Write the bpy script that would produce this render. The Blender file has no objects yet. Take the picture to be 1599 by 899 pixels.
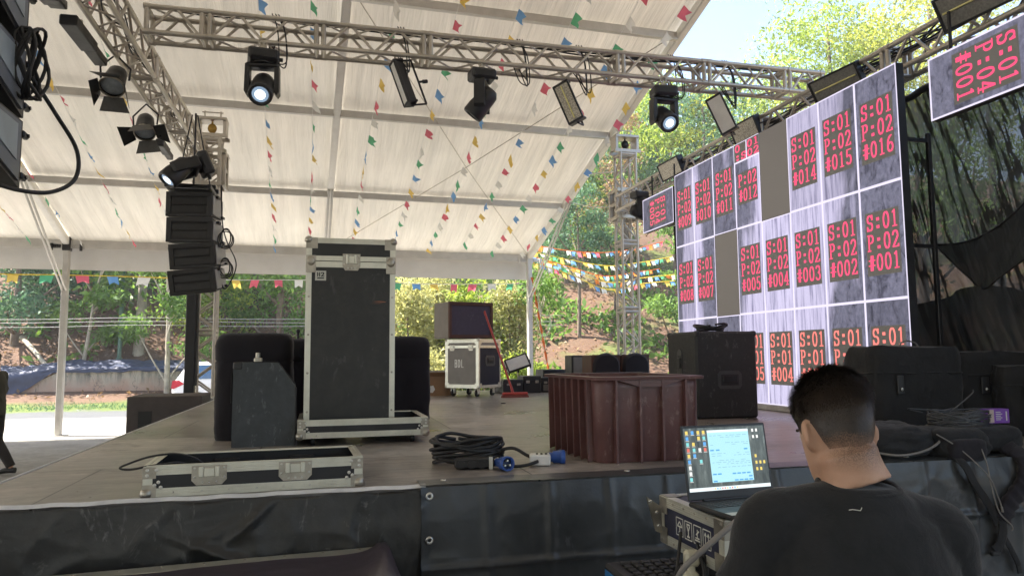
import bpy, math, random
import numpy as np
from mathutils import Vector, Matrix, noise
random.seed(7)
R = math.radians
SC = bpy.context.scene
COL = SC.collection

# ------------------------------------------------------------------ camera
F_PX, PW, PH = 1140.0, 1599.0, 899.0
PITCH, YAW, ROLL, EYE = R(5.3), R(14.4), R(0.45), 1.6
fw = Vector((math.sin(YAW)*math.cos(PITCH), math.cos(YAW)*math.cos(PITCH), math.sin(PITCH)))
_r0 = Vector((math.cos(YAW), -math.sin(YAW), 0)); _u0 = _r0.cross(fw)
rt = _r0*math.cos(ROLL) - _u0*math.sin(ROLL)
up = _u0*math.cos(ROLL) + _r0*math.sin(ROLL)
CAM = Vector((0, 0, EYE))
cd = bpy.data.cameras.new('camera'); cam = bpy.data.objects.new('camera', cd); COL.objects.link(cam)
cam.matrix_world = Matrix(((rt.x, up.x, -fw.x, 0), (rt.y, up.y, -fw.y, 0), (rt.z, up.z, -fw.z, EYE), (0, 0, 0, 1)))
cd.sensor_width = 36; cd.lens = F_PX/PW*36; cd.clip_start = .05; cd.clip_end = 2000
SC.camera = cam

# ------------------------------------------------------------------ sky, sun, exposure
SUN_EL, SUN_DIR = R(54), Vector((-.92, .40, 0)).normalized()      # the sun stands on the left, a little beyond the tent
w = bpy.data.worlds.new('World'); SC.world = w; w.use_nodes = True
nt = w.node_tree; bg = nt.nodes['Background']
sky = nt.nodes.new('ShaderNodeTexSky'); sky.sky_type = 'NISHITA'; sky.sun_disc = False
sky.sun_elevation = SUN_EL; sky.sun_rotation = math.atan2(SUN_DIR.x, SUN_DIR.y)
sky.dust_density = 2.0; sky.air_density = 1.0
nt.links.new(sky.outputs[0], bg.inputs[0]); bg.inputs[1].default_value = .095
sd = bpy.data.lights.new('sun', 'SUN'); sd.energy = 5.0; sd.angle = R(.5); sd.color = (1, .93, .83)
so = bpy.data.objects.new('sun', sd); COL.objects.link(so)
sv = Vector((SUN_DIR.x*math.cos(SUN_EL), SUN_DIR.y*math.cos(SUN_EL), math.sin(SUN_EL)))
so.rotation_euler = (-sv).to_track_quat('-Z', 'Y').to_euler(); so.location = sv*60
SC.view_settings.view_transform = 'Standard'; SC.view_settings.look = 'None'
SC.view_settings.exposure = 2.3; SC.view_settings.gamma = 1.0; SC.view_settings.use_curve_mapping = False
SC.cycles.use_denoising = True
SC.cycles.max_bounces = 10; SC.cycles.diffuse_bounces = 5; SC.cycles.transparent_max_bounces = 16
SC.cycles.sample_clamp_indirect = 6

def px_ray(x, y): return fw + rt*((x-799.5)/F_PX) - up*((y-449.5)/F_PX)
def at_y(x, y, Y): d = px_ray(x, y); return CAM + d*(Y/d.y)
def at_x(x, y, X): d = px_ray(x, y); return CAM + d*(X/d.x)
def at_z(x, y, Z): d = px_ray(x, y); return CAM + d*((Z-EYE)/d.z)

# ------------------------------------------------------------------ mesh helpers
I4 = Matrix.Identity(4)
def TR(loc=(0, 0, 0), rx=0, ry=0, rz=0):
    return Matrix.Translation(loc) @ Matrix.Rotation(rz, 4, 'Z') @ Matrix.Rotation(ry, 4, 'Y') @ Matrix.Rotation(rx, 4, 'X')
def frame(z, hint=Vector((0, 0, 1))):
    z = Vector(z).normalized()
    if abs(z.dot(hint)) > .98: hint = Vector((0, 1, 0))
    x = hint.cross(z).normalized(); return x, z.cross(x), z
class MB:
    def __init__(s): s.v = []; s.f = []; s.s = []; s.m = []; s.mi = 0
    def add(s, vs, fs, smooth=False, M=None):
        b = len(s.v)
        s.v += [tuple(M @ Vector(p)) for p in vs] if M is not None else [tuple(p) for p in vs]
        for f in fs: s.f.append([b+i for i in f]); s.s.append(smooth); s.m.append(s.mi)
        return s
    def box(s, x0, x1, y0, y1, z0, z1, bev=0, M=None):
        if x0 > x1: x0, x1 = x1, x0
        if y0 > y1: y0, y1 = y1, y0
        if z0 > z1: z0, z1 = z1, z0
        b = min(bev, (x1-x0)*.45, (y1-y0)*.45, (z1-z0)*.45)
        if b <= 0:
            vs = [(x, y, z) for x in (x0, x1) for y in (y0, y1) for z in (z0, z1)]
            return s.add(vs, [(0, 1, 3, 2), (4, 6, 7, 5), (0, 4, 5, 1), (2, 3, 7, 6), (0, 2, 6, 4), (1, 5, 7, 3)], False, M)
        vs = []; ix = {}
        for i, x in enumerate((x0, x1)):
            for j, y in enumerate((y0, y1)):
                for k, z in enumerate((z0, z1)):
                    sx, sy, sz = (b, -b)[i], (b, -b)[j], (b, -b)[k]
                    for a, p in enumerate(((x, y+sy, z+sz), (x+sx, y, z+sz), (x+sx, y+sy, z))):
                        ix[i, j, k, a] = len(vs); vs.append(p)
        g = lambda i, j, k, a: ix[i, j, k, a]
        fs = []
        for t in (0, 1):
            q = [g(t, 0, 0, 0), g(t, 1, 0, 0), g(t, 1, 1, 0), g(t, 0, 1, 0)]; fs.append(q if t else q[::-1])
            q = [g(0, t, 0, 1), g(0, t, 1, 1), g(1, t, 1, 1), g(1, t, 0, 1)]; fs.append(q if t else q[::-1])
            q = [g(0, 0, t, 2), g(1, 0, t, 2), g(1, 1, t, 2), g(0, 1, t, 2)]; fs.append(q if t else q[::-1])
        for a in (0, 1):
            for c in (0, 1):
                q = [g(a, c, 0, 0), g(a, c, 1, 0), g(a, c, 1, 1), g(a, c, 0, 1)]; fs.append(q if (a+c) % 2 == 0 else q[::-1])
                q = [g(a, 0, c, 0), g(a, 0, c, 2), g(a, 1, c, 2), g(a, 1, c, 0)]; fs.append(q if (a+c) % 2 == 0 else q[::-1])
                q = [g(0, a, c, 1), g(1, a, c, 1), g(1, a, c, 2), g(0, a, c, 2)]; fs.append(q if (a+c) % 2 == 0 else q[::-1])
        for i in (0, 1):
            for j in (0, 1):
                for k in (0, 1):
                    q = [g(i, j, k, 0), g(i, j, k, 1), g(i, j, k, 2)]; fs.append(q if (i+j+k) % 2 else q[::-1])
        return s.add(vs, fs, False, M)
    def cyl(s, p0, p1, r0, r1=None, n=10, cap=True, M=None):
        r1 = r0 if r1 is None else r1
        p0 = Vector(p0); p1 = Vector(p1); x, y, z = frame(p1-p0)
        vs = []
        for p, r in ((p0, r0), (p1, r1)):
            for i in range(n):
                a = 2*math.pi*i/n; vs.append(p + x*(r*math.cos(a)) + y*(r*math.sin(a)))
        s.add(vs, [(i, (i+1) % n, n+(i+1) % n, n+i) for i in range(n)], True, M)
        if cap: s.add(vs, [tuple(range(n-1, -1, -1)), tuple(range(n, 2*n))], False, M)
        return s
    def tube(s, pts, r, n=6, closed=False, M=None, cap=True):
        pts = [Vector(p) for p in pts]; k = len(pts)
        rr = r if isinstance(r, (list, tuple)) else [r]*k
        vs = []; px = None
        for i, p in enumerate(pts):
            a = pts[(i-1) % k] if (closed or i > 0) else p
            b = pts[(i+1) % k] if (closed or i < k-1) else p
            z = (b-a)
            if z.length < 1e-9: z = Vector((0, 0, 1))
            z.normalize()
            if px is None: x, y, _ = frame(z)
            else:
                x = px - z*px.dot(z)
                if x.length < 1e-6: x, y, _ = frame(z)
                x.normalize(); y = z.cross(x)
            px = x
            for j in range(n):
                t = 2*math.pi*j/n; vs.append(p + x*(rr[i]*math.cos(t)) + y*(rr[i]*math.sin(t)))
        fs = []
        for i in range(k if closed else k-1):
            a, b = i*n, ((i+1) % k)*n
            fs += [(a+j, a+(j+1) % n, b+(j+1) % n, b+j) for j in range(n)]
        s.add(vs, fs, True, M)
        if cap and not closed: s.add(vs, [tuple(range(n-1, -1, -1)), tuple(range((k-1)*n, k*n))], False, M)
        return s
    def lathe(s, prof, n=16, M=None):
        vs = []; m = len(prof)
        for r, z in prof:
            for i in range(n):
                a = 2*math.pi*i/n; vs.append((max(r, 1e-5)*math.cos(a), max(r, 1e-5)*math.sin(a), z))
        s.add(vs, [(k*n+i, k*n+(i+1) % n, (k+1)*n+(i+1) % n, (k+1)*n+i) for k in range(m-1) for i in range(n)], True, M)
        return s
    def ell(s, c, rx, ry, rz, nu=14, nv=9, M=None):
        vs = []; fs = []
        for j in range(nv+1):
            t = math.pi*j/nv
            for i in range(nu):
                a = 2*math.pi*i/nu
                st = max(math.sin(t), 1e-4)
                vs.append((c[0]+rx*st*math.cos(a), c[1]+ry*st*math.sin(a), c[2]-rz*math.cos(t)))
        for j in range(nv):
            for i in range(nu): fs.append((j*nu+i, j*nu+(i+1) % nu, (j+1)*nu+(i+1) % nu, (j+1)*nu+i))
        return s.add(vs, fs, True, M)
    def loft(s, rings, smooth=True, cap=True, M=None):
        n = len(rings[0]); vs = [p for r in rings for p in r]
        s.add(vs, [(k*n+i, k*n+(i+1) % n, (k+1)*n+(i+1) % n, (k+1)*n+i) for k in range(len(rings)-1) for i in range(n)], smooth, M)
        if cap: s.add(vs, [tuple(range(n-1, -1, -1)), tuple(range((len(rings)-1)*n, len(rings)*n))], False, M)
        return s
    def prism(s, poly, a0, a1, axis='y', M=None, smooth=False):
        def P(u, v, a): return {'x': (a, u, v), 'y': (u, a, v), 'z': (u, v, a)}[axis]
        n = len(poly); vs = [P(u, v, a0) for u, v in poly] + [P(u, v, a1) for u, v in poly]
        s.add(vs, [(i, (i+1) % n, n+(i+1) % n, n+i) for i in range(n)], smooth, M)
        return s.add(vs, [tuple(range(n-1, -1, -1)), tuple(range(n, 2*n))], False, M)
    def poly(s, pts, M=None): return s.add(pts, [tuple(range(len(pts)))], False, M)
    def grid(s, nx, ny, fn, smooth=True, M=None):
        vs = [fn(i/nx, j/ny) for j in range(ny+1) for i in range(nx+1)]
        return s.add(vs, [(j*(nx+1)+i, j*(nx+1)+i+1, (j+1)*(nx+1)+i+1, (j+1)*(nx+1)+i) for j in range(ny) for i in range(nx)], smooth, M)
    def mesh(s, name, mats):
        me = bpy.data.meshes.new(name); me.from_pydata(s.v, [], s.f)
        for m in (mats if isinstance(mats, (list, tuple)) else [mats]): me.materials.append(m)
        me.polygons.foreach_set('use_smooth', s.s); me.polygons.foreach_set('material_index', s.m); me.update()
        return me
    def build(s, name, mats, parent=None, label=None):
        o = bpy.data.objects.new(name, s.mesh(name, mats)); COL.objects.link(o)
        if parent is not None: o.parent = parent
        if label: o['label'] = label
        return o

def tag(o, label=None, cat=None, group=None, kind=None):
    if label: o['label'] = label
    if cat: o['category'] = cat
    if group: o['group'] = group
    if kind: o['kind'] = kind
    return o
def thing(name, label, cat, loc=(0, 0, 0), rz=0, group=None, rot=None):
    o = bpy.data.objects.new(name, None); COL.objects.link(o); o.empty_display_size = .1
    o.location = loc; o.rotation_euler = rot if rot else (0, 0, rz)
    return tag(o, label, cat, group)
def copy_tree(o, parent=None):
    c = o.copy(); COL.objects.link(c)
    if parent is not None: c.parent = parent
    for ch in list(o.children): copy_tree(ch, c)
    return c
def nz(x, y=0, z=0): return noise.noise(Vector((x, y, z)))
def spline(ctrl, n=8, closed=False):
    P = [Vector(p) for p in ctrl]; k = len(P); out = []
    for i in range(k if closed else k-1):
        if closed: a, b, c, d = P[(i-1) % k], P[i], P[(i+1) % k], P[(i+2) % k]
        else: a, b, c, d = P[max(i-1, 0)], P[i], P[i+1], P[min(i+2, k-1)]
        for j in range(n):
            t = j/n
            out.append(.5*((2*b)+(c-a)*t+(2*a-5*b+4*c-d)*t*t+(3*b-a-3*c+d)*t*t*t))
    if not closed: out.append(P[-1])
    return out

# ------------------------------------------------------------------ materials
def new_mat(name):
    m = bpy.data.materials.new(name); m.use_nodes = True
    n = m.node_tree.nodes; return m, n, m.node_tree.links, n['Principled BSDF']
def mixc(n, l, fac, a, b, mode='MIX'):
    x = n.new('ShaderNodeMix'); x.data_type = 'RGBA'; x.blend_type = mode
    for sock, val in ((x.inputs[0], fac), (x.inputs[6], a), (x.inputs[7], b)):
        if hasattr(val, 'is_linked'): l.new(val, sock)
        elif isinstance(val, (int, float)): sock.default_value = val
        else: sock.default_value = (*val, 1)
    return x.outputs[2]
def ramp(n, l, src, stops):
    r = n.new('ShaderNodeValToRGB'); e = r.color_ramp.elements
    while len(e) < len(stops): e.new(.5)
    for k, (p, c) in enumerate(stops):
        e[k].position = p; e[k].color = (c, c, c, 1) if isinstance(c, (int, float)) else (*c, 1)
    l.new(src, r.inputs[0]); return r.outputs[0]
def noise_tex(n, l, vec, scale, detail=4, rough=.55, dist=0):
    t = n.new('ShaderNodeTexNoise'); t.inputs['Scale'].default_value = scale; t.inputs['Detail'].default_value = detail
    t.inputs['Roughness'].default_value = rough; t.inputs['Distortion'].default_value = dist
    l.new(vec, t.inputs['Vector']); return t.outputs['Fac']
def mapping(n, l, vec, scale=(1, 1, 1), rot=(0, 0, 0), loc=(0, 0, 0)):
    m = n.new('ShaderNodeMapping'); m.inputs['Scale'].default_value = scale; m.inputs['Rotation'].default_value = rot; m.inputs['Location'].default_value = loc
    l.new(vec, m.inputs['Vector']); return m.outputs[0]
def math_n(n, l, op, a, b=0, c=None):
    x = n.new('ShaderNodeMath'); x.operation = op
    for sock, val in zip(x.inputs, (a, b, c)):
        if val is None: continue
        if hasattr(val, 'is_linked'): l.new(val, sock)
        else: sock.default_value = val
    return x.outputs[0]
def pm(name, col, rough=.5, metal=0, var=.15, vscale=5, bump=0, bscale=60, spec=.5, scuff=0, scuff_col=(.3, .3, .3), scuff_scale=7, sheen=0, dust=0, dust_col=(.25, .22, .18)):
    m, n, l, b = new_mat(name)
    tc = n.new('ShaderNodeTexCoord').outputs['Object']
    f = noise_tex(n, l, tc, vscale, 5, .6)
    v = ramp(n, l, f, [(.3, 1-var), (.7, 1+var)])
    c = mixc(n, l, 1.0, col, v, 'MULTIPLY')
    if scuff:
        for rotz, sc in ((.5, 1), (-.9, 1.4), (1.9, .8)):
            mp = mapping(n, l, tc, (scuff_scale*sc, scuff_scale*sc*.12, scuff_scale*sc*.5), (rotz, rotz*.6, rotz))
            q = noise_tex(n, l, mp, 1.6, 5, .7, .6)
            k = ramp(n, l, q, [(.66-.04*scuff, 0), (.70, scuff*.5), (.72, 0)])
            c = mixc(n, l, k, c, scuff_col)
    if dust:
        q = noise_tex(n, l, tc, vscale*1.7, 6, .7, .3)
        c = mixc(n, l, ramp(n, l, q, [(.45, 0), (.8, dust)]), c, dust_col)
    l.new(c, b.inputs['Base Color'])
    rr = ramp(n, l, f, [(.25, max(rough-.1, .02)), (.75, min(rough+.1, 1))]); l.new(rr, b.inputs['Roughness'])
    b.inputs['Metallic'].default_value = metal; b.inputs['Specular IOR Level'].default_value = spec
    if sheen: b.inputs['Sheen Weight'].default_value = sheen
    if bump:
        bn = n.new('ShaderNodeBump'); bn.inputs['Strength'].default_value = bump; bn.inputs['Distance'].default_value = .01
        l.new(noise_tex(n, l, tc, bscale, 3, .6), bn.inputs['Height']); l.new(bn.outputs[0], b.inputs['Normal'])
    return m
def glow(name, col, strength):
    m, n, l, b = new_mat(name)
    b.inputs['Base Color'].default_value = (.02, .02, .02, 1); b.inputs['Roughness'].default_value = .4
    b.inputs['Emission Color'].default_value = (*col, 1); b.inputs['Emission Strength'].default_value = strength
    return m
def leaf_mat(name, dark, light, trans=.4):
    dark = tuple(c*1.4 for c in dark); light = tuple(min(.62, c*1.3) for c in light)
    m, n, l, b = new_mat(name)
    g = n.new('ShaderNodeNewGeometry'); tc = n.new('ShaderNodeTexCoord').outputs['Object']
    f = noise_tex(n, l, tc, .55, 3, .6)
    k = math_n(n, l, 'MULTIPLY_ADD', g.outputs['Random Per Island'], .55, math_n(n, l, 'MULTIPLY_ADD', f, 1.2, -.37))
    c = ramp(n, l, k, [(.05, dark), (.55, tuple((a+b_)*.5 for a, b_ in zip(dark, light))), (.95, light)])
    l.new(c, b.inputs['Base Color']); b.inputs['Roughness'].default_value = .55; b.inputs['Specular IOR Level'].default_value = .3
    t = n.new('ShaderNodeBsdfTranslucent'); c2 = mixc(n, l, .35, c, (light[0]*1.2, light[1]*1.1, light[2]*.5)); l.new(c2, t.inputs[0])
    x = n.new('ShaderNodeMixShader'); x.inputs[0].default_value = trans
    l.new(b.outputs[0], x.inputs[1]); l.new(t.outputs[0], x.inputs[2]); l.new(x.outputs[0], n['Material Output'].inputs[0])
    return m
def cloth_trans(name, col, trans=.4, var=.06, vscale=2, tcol=None):
    m, n, l, b = new_mat(name)
    tc = n.new('ShaderNodeTexCoord').outputs['Object']
    c = mixc(n, l, 1.0, col, ramp(n, l, noise_tex(n, l, tc, vscale, 5, .6), [(.3, 1-var), (.7, 1+var)]), 'MULTIPLY')
    l.new(c, b.inputs['Base Color']); b.inputs['Roughness'].default_value = .55
    t = n.new('ShaderNodeBsdfTranslucent')
    if tcol: t.inputs[0].default_value = (*tcol, 1)
    else: l.new(c, t.inputs[0])
    x = n.new('ShaderNodeMixShader'); x.inputs[0].default_value = trans
    l.new(b.outputs[0], x.inputs[1]); l.new(t.outputs[0], x.inputs[2]); l.new(x.outputs[0], n['Material Output'].inputs[0])
    return m
M_ = {}
M_['alu'] = pm('truss_aluminium', (.50, .46, .40), .42, .7, .2, 3, .05, 120)
M_['edge'] = pm('case_aluminium', (.66, .65, .56), .36, .7, .12, 8, .06, 90, scuff=.3, scuff_col=(.35, .33, .28), scuff_scale=12)
M_['steel'] = pm('worn_steel', (.42, .39, .33), .38, .85, .3, 9, .1, 70)
M_['rivet'] = pm('rivet_steel', (.62, .61, .57), .3, .85, .1)
M_['blackpanel'] = pm('black_laminate', (.022, .023, .022), .48, 0, .25, 4, .06, 130, scuff=.55, scuff_col=(.16, .16, .15), scuff_scale=5, dust=.10)
M_['caseblack'] = pm('case_black', (.018, .018, .02), .45, 0, .2, 6, .05, 120)
M_['blackmetal'] = pm('black_metal', (.016, .016, .018), .42, .1, .3, 12)
M_['blackplastic'] = pm('black_plastic', (.018, .018, .019), .45, 0, .2, 9)
M_['cable'] = pm('cable_rubber', (.014, .014, .015), .5, 0, .2, 20)
M_['padded'] = pm('padded_fabric', (.016, .014, .018), .85, 0, .25, 4, .35, 22, .25, sheen=.15)
M_['bagcloth'] = pm('bag_nylon', (.016, .016, .017), .75, 0, .3, 5, .5, 26, .3, sheen=.1)
M_['carpet'] = pm('speaker_paint', (.020, .021, .022), .62, 0, .2, 20, .4, 220, scuff=.8, scuff_col=(.22, .22, .21), scuff_scale=7, dust=.25, dust_col=(.08, .08, .08))
M_['greypaint'] = pm('slate_paint', (.045, .052, .056), .6, 0, .2, 8, .4, 200, scuff=.9, scuff_col=(.22, .24, .25), scuff_scale=9, dust=.3, dust_col=(.12, .13, .14))
M_['white'] = pm('white_paint', (.72, .71, .68), .4, 0, .08, 5)
M_['rafter'] = pm('rafter_aluminium', (.74, .72, .67), .42, .2, .1, 4, .03, 60)
M_['post'] = pm('tent_aluminium', (.52, .50, .47), .42, .4, .12, 4, .03, 60)
# ------------------------------------------------------------------ ground
def ground_z(x, y):
    b0 = 24.0 - .25*min(max(x, 0), 14)                # the bank starts nearer on the right
    t = y-b0
    if t <= 0: z = 0
    else:
        z = .45*min(t/4, 1)**1.5
        s = t-4.2
        if s > 0: z += .55*s if s < 34 else 18.7+.12*(s-34)
    xr = x-11-max(0, (8-y))*.15
    if xr > 0 and y > -8: z = max(z, min(xr*.42, 9+xr*.04))
    if z > .5: z += .35*nz(x*.18, y*.18)+.10*nz(x*.7, y*.7)
    return z
def ground_material():
    m, n, l, b = new_mat('ground_surface')
    tc = n.new('ShaderNodeTexCoord').outputs['Object']
    sp = n.new('ShaderNodeSeparateXYZ'); l.new(tc, sp.inputs[0])
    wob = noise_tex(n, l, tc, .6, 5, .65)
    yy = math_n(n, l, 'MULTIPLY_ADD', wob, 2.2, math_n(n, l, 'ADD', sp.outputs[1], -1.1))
    yb = math_n(n, l, 'MULTIPLY_ADD', math_n(n, l, 'MAXIMUM', sp.outputs[0], 0), .25, yy)
    fine = noise_tex(n, l, tc, 9, 6, .7); mid = noise_tex(n, l, tc, 1.6, 6, .65)
    conc = mixc(n, l, ramp(n, l, mid, [(.3, 0), (.7, 1)]), (.26, .25, .235), (.38, .37, .345))
    conc = mixc(n, l, 1, conc, ramp(n, l, fine, [(.25, .75), (.75, 1.15)]), 'MULTIPLY')
    shaded_road = mixc(n, l, mid, (.075, .08, .088), (.12, .125, .13))  # tree shade on the pale road strip, painted into this dark grey
    grass = mixc(n, l, fine, (.05, .08, .02), (.16, .20, .06))
    dirt = mixc(n, l, ramp(n, l, fine, [(.3, 0), (.72, 1)]), (.065, .036, .026), (.18, .105, .07))
    dirt = mixc(n, l, ramp(n, l, mid, [(.3, .0), (.75, .75)]), dirt, (.13, .09, .06))
    def step(v, a, c): return ramp(n, l, math_n(n, l, 'MULTIPLY', math_n(n, l, 'ADD', v, -a), 1/(c-a)), [(0, 0), (1, 1)])
    c = mixc(n, l, step(yy, 22.3, 22.8), conc, shaded_road)
    c = mixc(n, l, step(yy, 24.6, 25.0), c, grass)
    c = mixc(n, l, step(yb, 26.0, 26.8), c, dirt)
    c = mixc(n, l, step(math_n(n, l, 'MULTIPLY_ADD', wob, 2, sp.outputs[0]), 10.2, 11.2), c, dirt)
    patch = ramp(n, l, noise_tex(n, l, tc, .35, 4, .6), [(.5, 0), (.62, .8)])
    c = mixc(n, l, math_n(n, l, 'MULTIPLY', patch, step(sp.outputs[0], 2.5, 4)), c, grass)
    l.new(c, b.inputs['Base Color']); b.inputs['Roughness'].default_value = .92; b.inputs['Specular IOR Level'].default_value = .2
    bn = n.new('ShaderNodeBump'); bn.inputs['Strength'].default_value = .5; bn.inputs['Distance'].default_value = .05
    l.new(fine, bn.inputs['Height']); l.new(bn.outputs[0], b.inputs['Normal'])
    return m
xs = [-110, -90, -75, -60] + [-50+i*.9 for i in range(112)] + [52, 60, 75, 90, 110]
ys = [-60, -40, -25, -15, -8] + [-4+i*.8 for i in range(90)] + [69, 75, 90, 110, 130]
g = MB(); nx, ny = len(xs), len(ys)
g.add([(x, y, ground_z(x, y)) for y in ys for x in xs], [(j*nx+i, j*nx+i+1, (j+1)*nx+i+1, (j+1)*nx+i) for j in range(ny-1) for i in range(nx-1)], True)
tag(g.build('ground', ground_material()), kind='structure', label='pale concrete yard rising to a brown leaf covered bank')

# ------------------------------------------------------------------ tent
TH = R(1.8); tx = Vector((math.cos(TH), math.sin(TH), 0)); ty = Vector((-math.sin(TH), math.cos(TH), 0))
P0 = Vector((-5.4, 17.46, 0)); SLOPE = .31; EAVE = 4.12; HALF = 10.0
BAYS = [-15.8, -10.6, -5.2, 0.0, 5.385, 10.43]             # run along the eave of each frame, the last one is the open gable
def tent(u, run, dz=0):                             # u along the eave, run towards the camera, on the roof surface
    z = EAVE + SLOPE*(run if run <= HALF else 2*HALF-run)
    p = P0 + tx*u - ty*run; return Vector((p.x, p.y, z+dz))
def tent_fabric():
    m, n, l, b = new_mat('tent_fabric')
    tc = n.new('ShaderNodeTexCoord').outputs['Object']
    big = noise_tex(n, l, tc, .8, 4, .6)
    streak = noise_tex(n, l, mapping(n, l, tc, (5, .35, .35), (0, 0, TH)), 1.0, 4, .6)
    c = mixc(n, l, 1, (.80, .765, .69), ramp(n, l, big, [(.25, .9), (.75, 1.05)]), 'MULTIPLY')
    c = mixc(n, l, 1, c, ramp(n, l, streak, [(.3, .86), (.7, 1.08)]), 'MULTIPLY')
    spot = noise_tex(n, l, tc, 2.6, 5, .7)
    c = mixc(n, l, ramp(n, l, spot, [(.62, 0), (.8, .22)]), c, (.45, .42, .36))
    l.new(c, b.inputs['Base Color']); b.inputs['Roughness'].default_value = .5
    bn = n.new('ShaderNodeBump'); bn.inputs['Strength'].default_value = .7; bn.inputs['Distance'].default_value = .07
    l.new(streak, bn.inputs['Height']); l.new(bn.outputs[0], b.inputs['Normal'])
    t = n.new('ShaderNodeBsdfTranslucent'); l.new(mixc(n, l, 1, c, (1, .97, .90), 'MULTIPLY'), t.inputs[0]); l.new(bn.outputs[0], t.inputs['Normal'])
    x = n.new('ShaderNodeMixShader'); x.inputs[0].default_value = .054
    l.new(b.outputs[0], x.inputs[1]); l.new(t.outputs[0], x.inputs[2]); l.new(x.outputs[0], n['Material Output'].inputs[0])
    return m
M_['tent'] = tent_fabric(); M_['valance'] = cloth_trans('valance_fabric', (.62, .60, .57), .05)
tn = thing('marquee_tent', 'front span of the large white marquee over the stage', 'tent', P0)
OFF = -P0
def T(u, run, dz=0): return tent(u, run, dz)+OFF
for k in range(len(BAYS)-1):                        # one fabric sheet per bay, both slopes
    a, b_ = BAYS[k], BAYS[k+1]
    def fn(i, j):
        run = -.25+j*(2*HALF+.5)
        u = a+.03+(b_-a-.06)*i
        e = math.sin(math.pi*i); pf = (run % 2.62)/2.62
        sag = -.07*e*math.sin(math.pi*pf) + .010*nz(u*9, run*.8, 7) + .012*nz(u*5, run*.5) + .01*nz(u*1.3, run*1.3, 4)
        return T(u, run, .06+sag)
    mb = MB(); mb.grid(60, 64, fn); mb.build('roof_sheet', M_['tent'], tn)
mb = MB()                                           # valance hanging from the eave
mb.grid(110, 5, lambda i, j: T(BAYS[0]+(BAYS[-1]-BAYS[0])*i, -.26, .02-.52*j) + Vector((0, .03*nz(i*40, j*2)*j, 0)))
mb.build('valance', M_['valance'], tn)
for u in BAYS:                                      # frames: rafter pair as one bent profile, post, gusset, knee brace
    mb = MB()
    for r0, r1 in ((0, HALF), (HALF, 2*HALF)):
        A, B = T(u, r0, -.03), T(u, r1, -.03); zz = (B-A).normalized(); xx = tx; yy = zz.cross(xx)
        for dx, w_ in ((-.05, .012), (.05, .012), (0, .045)):
            vs = []
            for p in (A, B):
                for sx, sy in ((-1, -1), (1, -1), (1, 1), (-1, 1)): vs.append(p+xx*(dx+sx*w_)+yy*(sy*(.06 if dx else .07)))
            mb.add(vs, [(0, 1, 2, 3), (7, 6, 5, 4), (0, 4, 5, 1), (1, 5, 6, 2), (2, 6, 7, 3), (3, 7, 4, 0)])
    mb.build('rafter', M_['rafter'], tn)
    for _ in (0,):
        p = P0+tx*u+OFF; mb = MB(); Mp = TR(p, rz=TH)
        mb.box(-.055, .055, -.085, .085, 0, EAVE-.06, .008, Mp); mb.box(-.062, .062, -.03, .03, .02, EAVE-.1, .004, Mp)
        mb.box(-.16, .16, -.16, .16, .001, .018, 0, Mp); mb.build('post', M_['post'], tn)
        mb = MB(); mb.box(-.075, .075, -.10, .10, EAVE-.20, EAVE+.10, .01, Mp)
        for s_ in (-1, 1):
            mb.box(s_*.10, s_*.34, -.04, .04, EAVE-.14, EAVE-.06, .005, Mp); mb.cyl(Mp @ Vector((s_*.28, -.06, EAVE-.2)), Mp @ Vector((s_*.28, -.06, EAVE-.05)), .03)
        mb.build('eave_bracket', M_['blackmetal'] if u == BAYS[3] else M_['post'], tn)
        a = T(u, 2.9, -.12); b_ = P0+tx*u+OFF+Vector((0, -.08, EAVE-1.05))
        for dx in (-.035, .035):
            mb = MB(); mb.cyl(a+tx*dx, b_+tx*dx, .022, n=8); mb.build('knee_brace', M_['post'], tn)
for r_ in (0.0, 2.62, 5.25, 7.85, 10.0, 12.15, 14.75, 17.4, 20.0):
    for k in range(len(BAYS)-1):
        A, B = T(BAYS[k]+.05, r_, -.05), T(BAYS[k+1]-.05, r_, -.05); mb = MB(); h_ = .06 if r_ not in (0, 20) else .09
        zz = (B-A).normalized(); yy = Vector((0, 0, 1)); xx = zz.cross(yy)
        vs = [p+xx*sx*.04+yy*sy*h_ for p in (A, B) for sx, sy in ((-1, -1), (1, -1), (1, 1), (-1, 1))]
        mb.add(vs, [(0, 1, 2, 3), (7, 6, 5, 4), (0, 4, 5, 1), (1, 5, 6, 2), (2, 6, 7, 3), (3, 7, 4, 0)])
        mb.build('purlin', M_['post'], tn)
mb = MB()
for k in (4,):
    mb.tube([T(BAYS[k]+.1, .2, -.06), T((BAYS[k]+BAYS[k+1])/2, 4, -.10), T(BAYS[k+1]-.1, 7.9, -.06)], .008, 5)
    mb.tube([T(BAYS[k+1]-.1, .2, -.06), T((BAYS[k]+BAYS[k+1])/2, 4, -.12), T(BAYS[k]+.1, 7.9, -.06)], .008, 5)
for k in (1, 2, 3):
    mb.tube([T(BAYS[k]+.1, 10.1, -.06), T(BAYS[k+1]-.1, 17.6, -.06)], .008, 5)
mb.build('bracing_cable', M_['steel'], tn)
sky_block_span = copy_tree(tn); sky_block_span.location = P0-ty*20.0; sky_block_span['label'] = 'added unseen marquee span behind the camera, blocking sky light from the stage front'; tn['group'] = sky_block_span['group'] = 'spans of the white marquee'  # added unseen roof span, keeps open sky off the front faces

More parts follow.
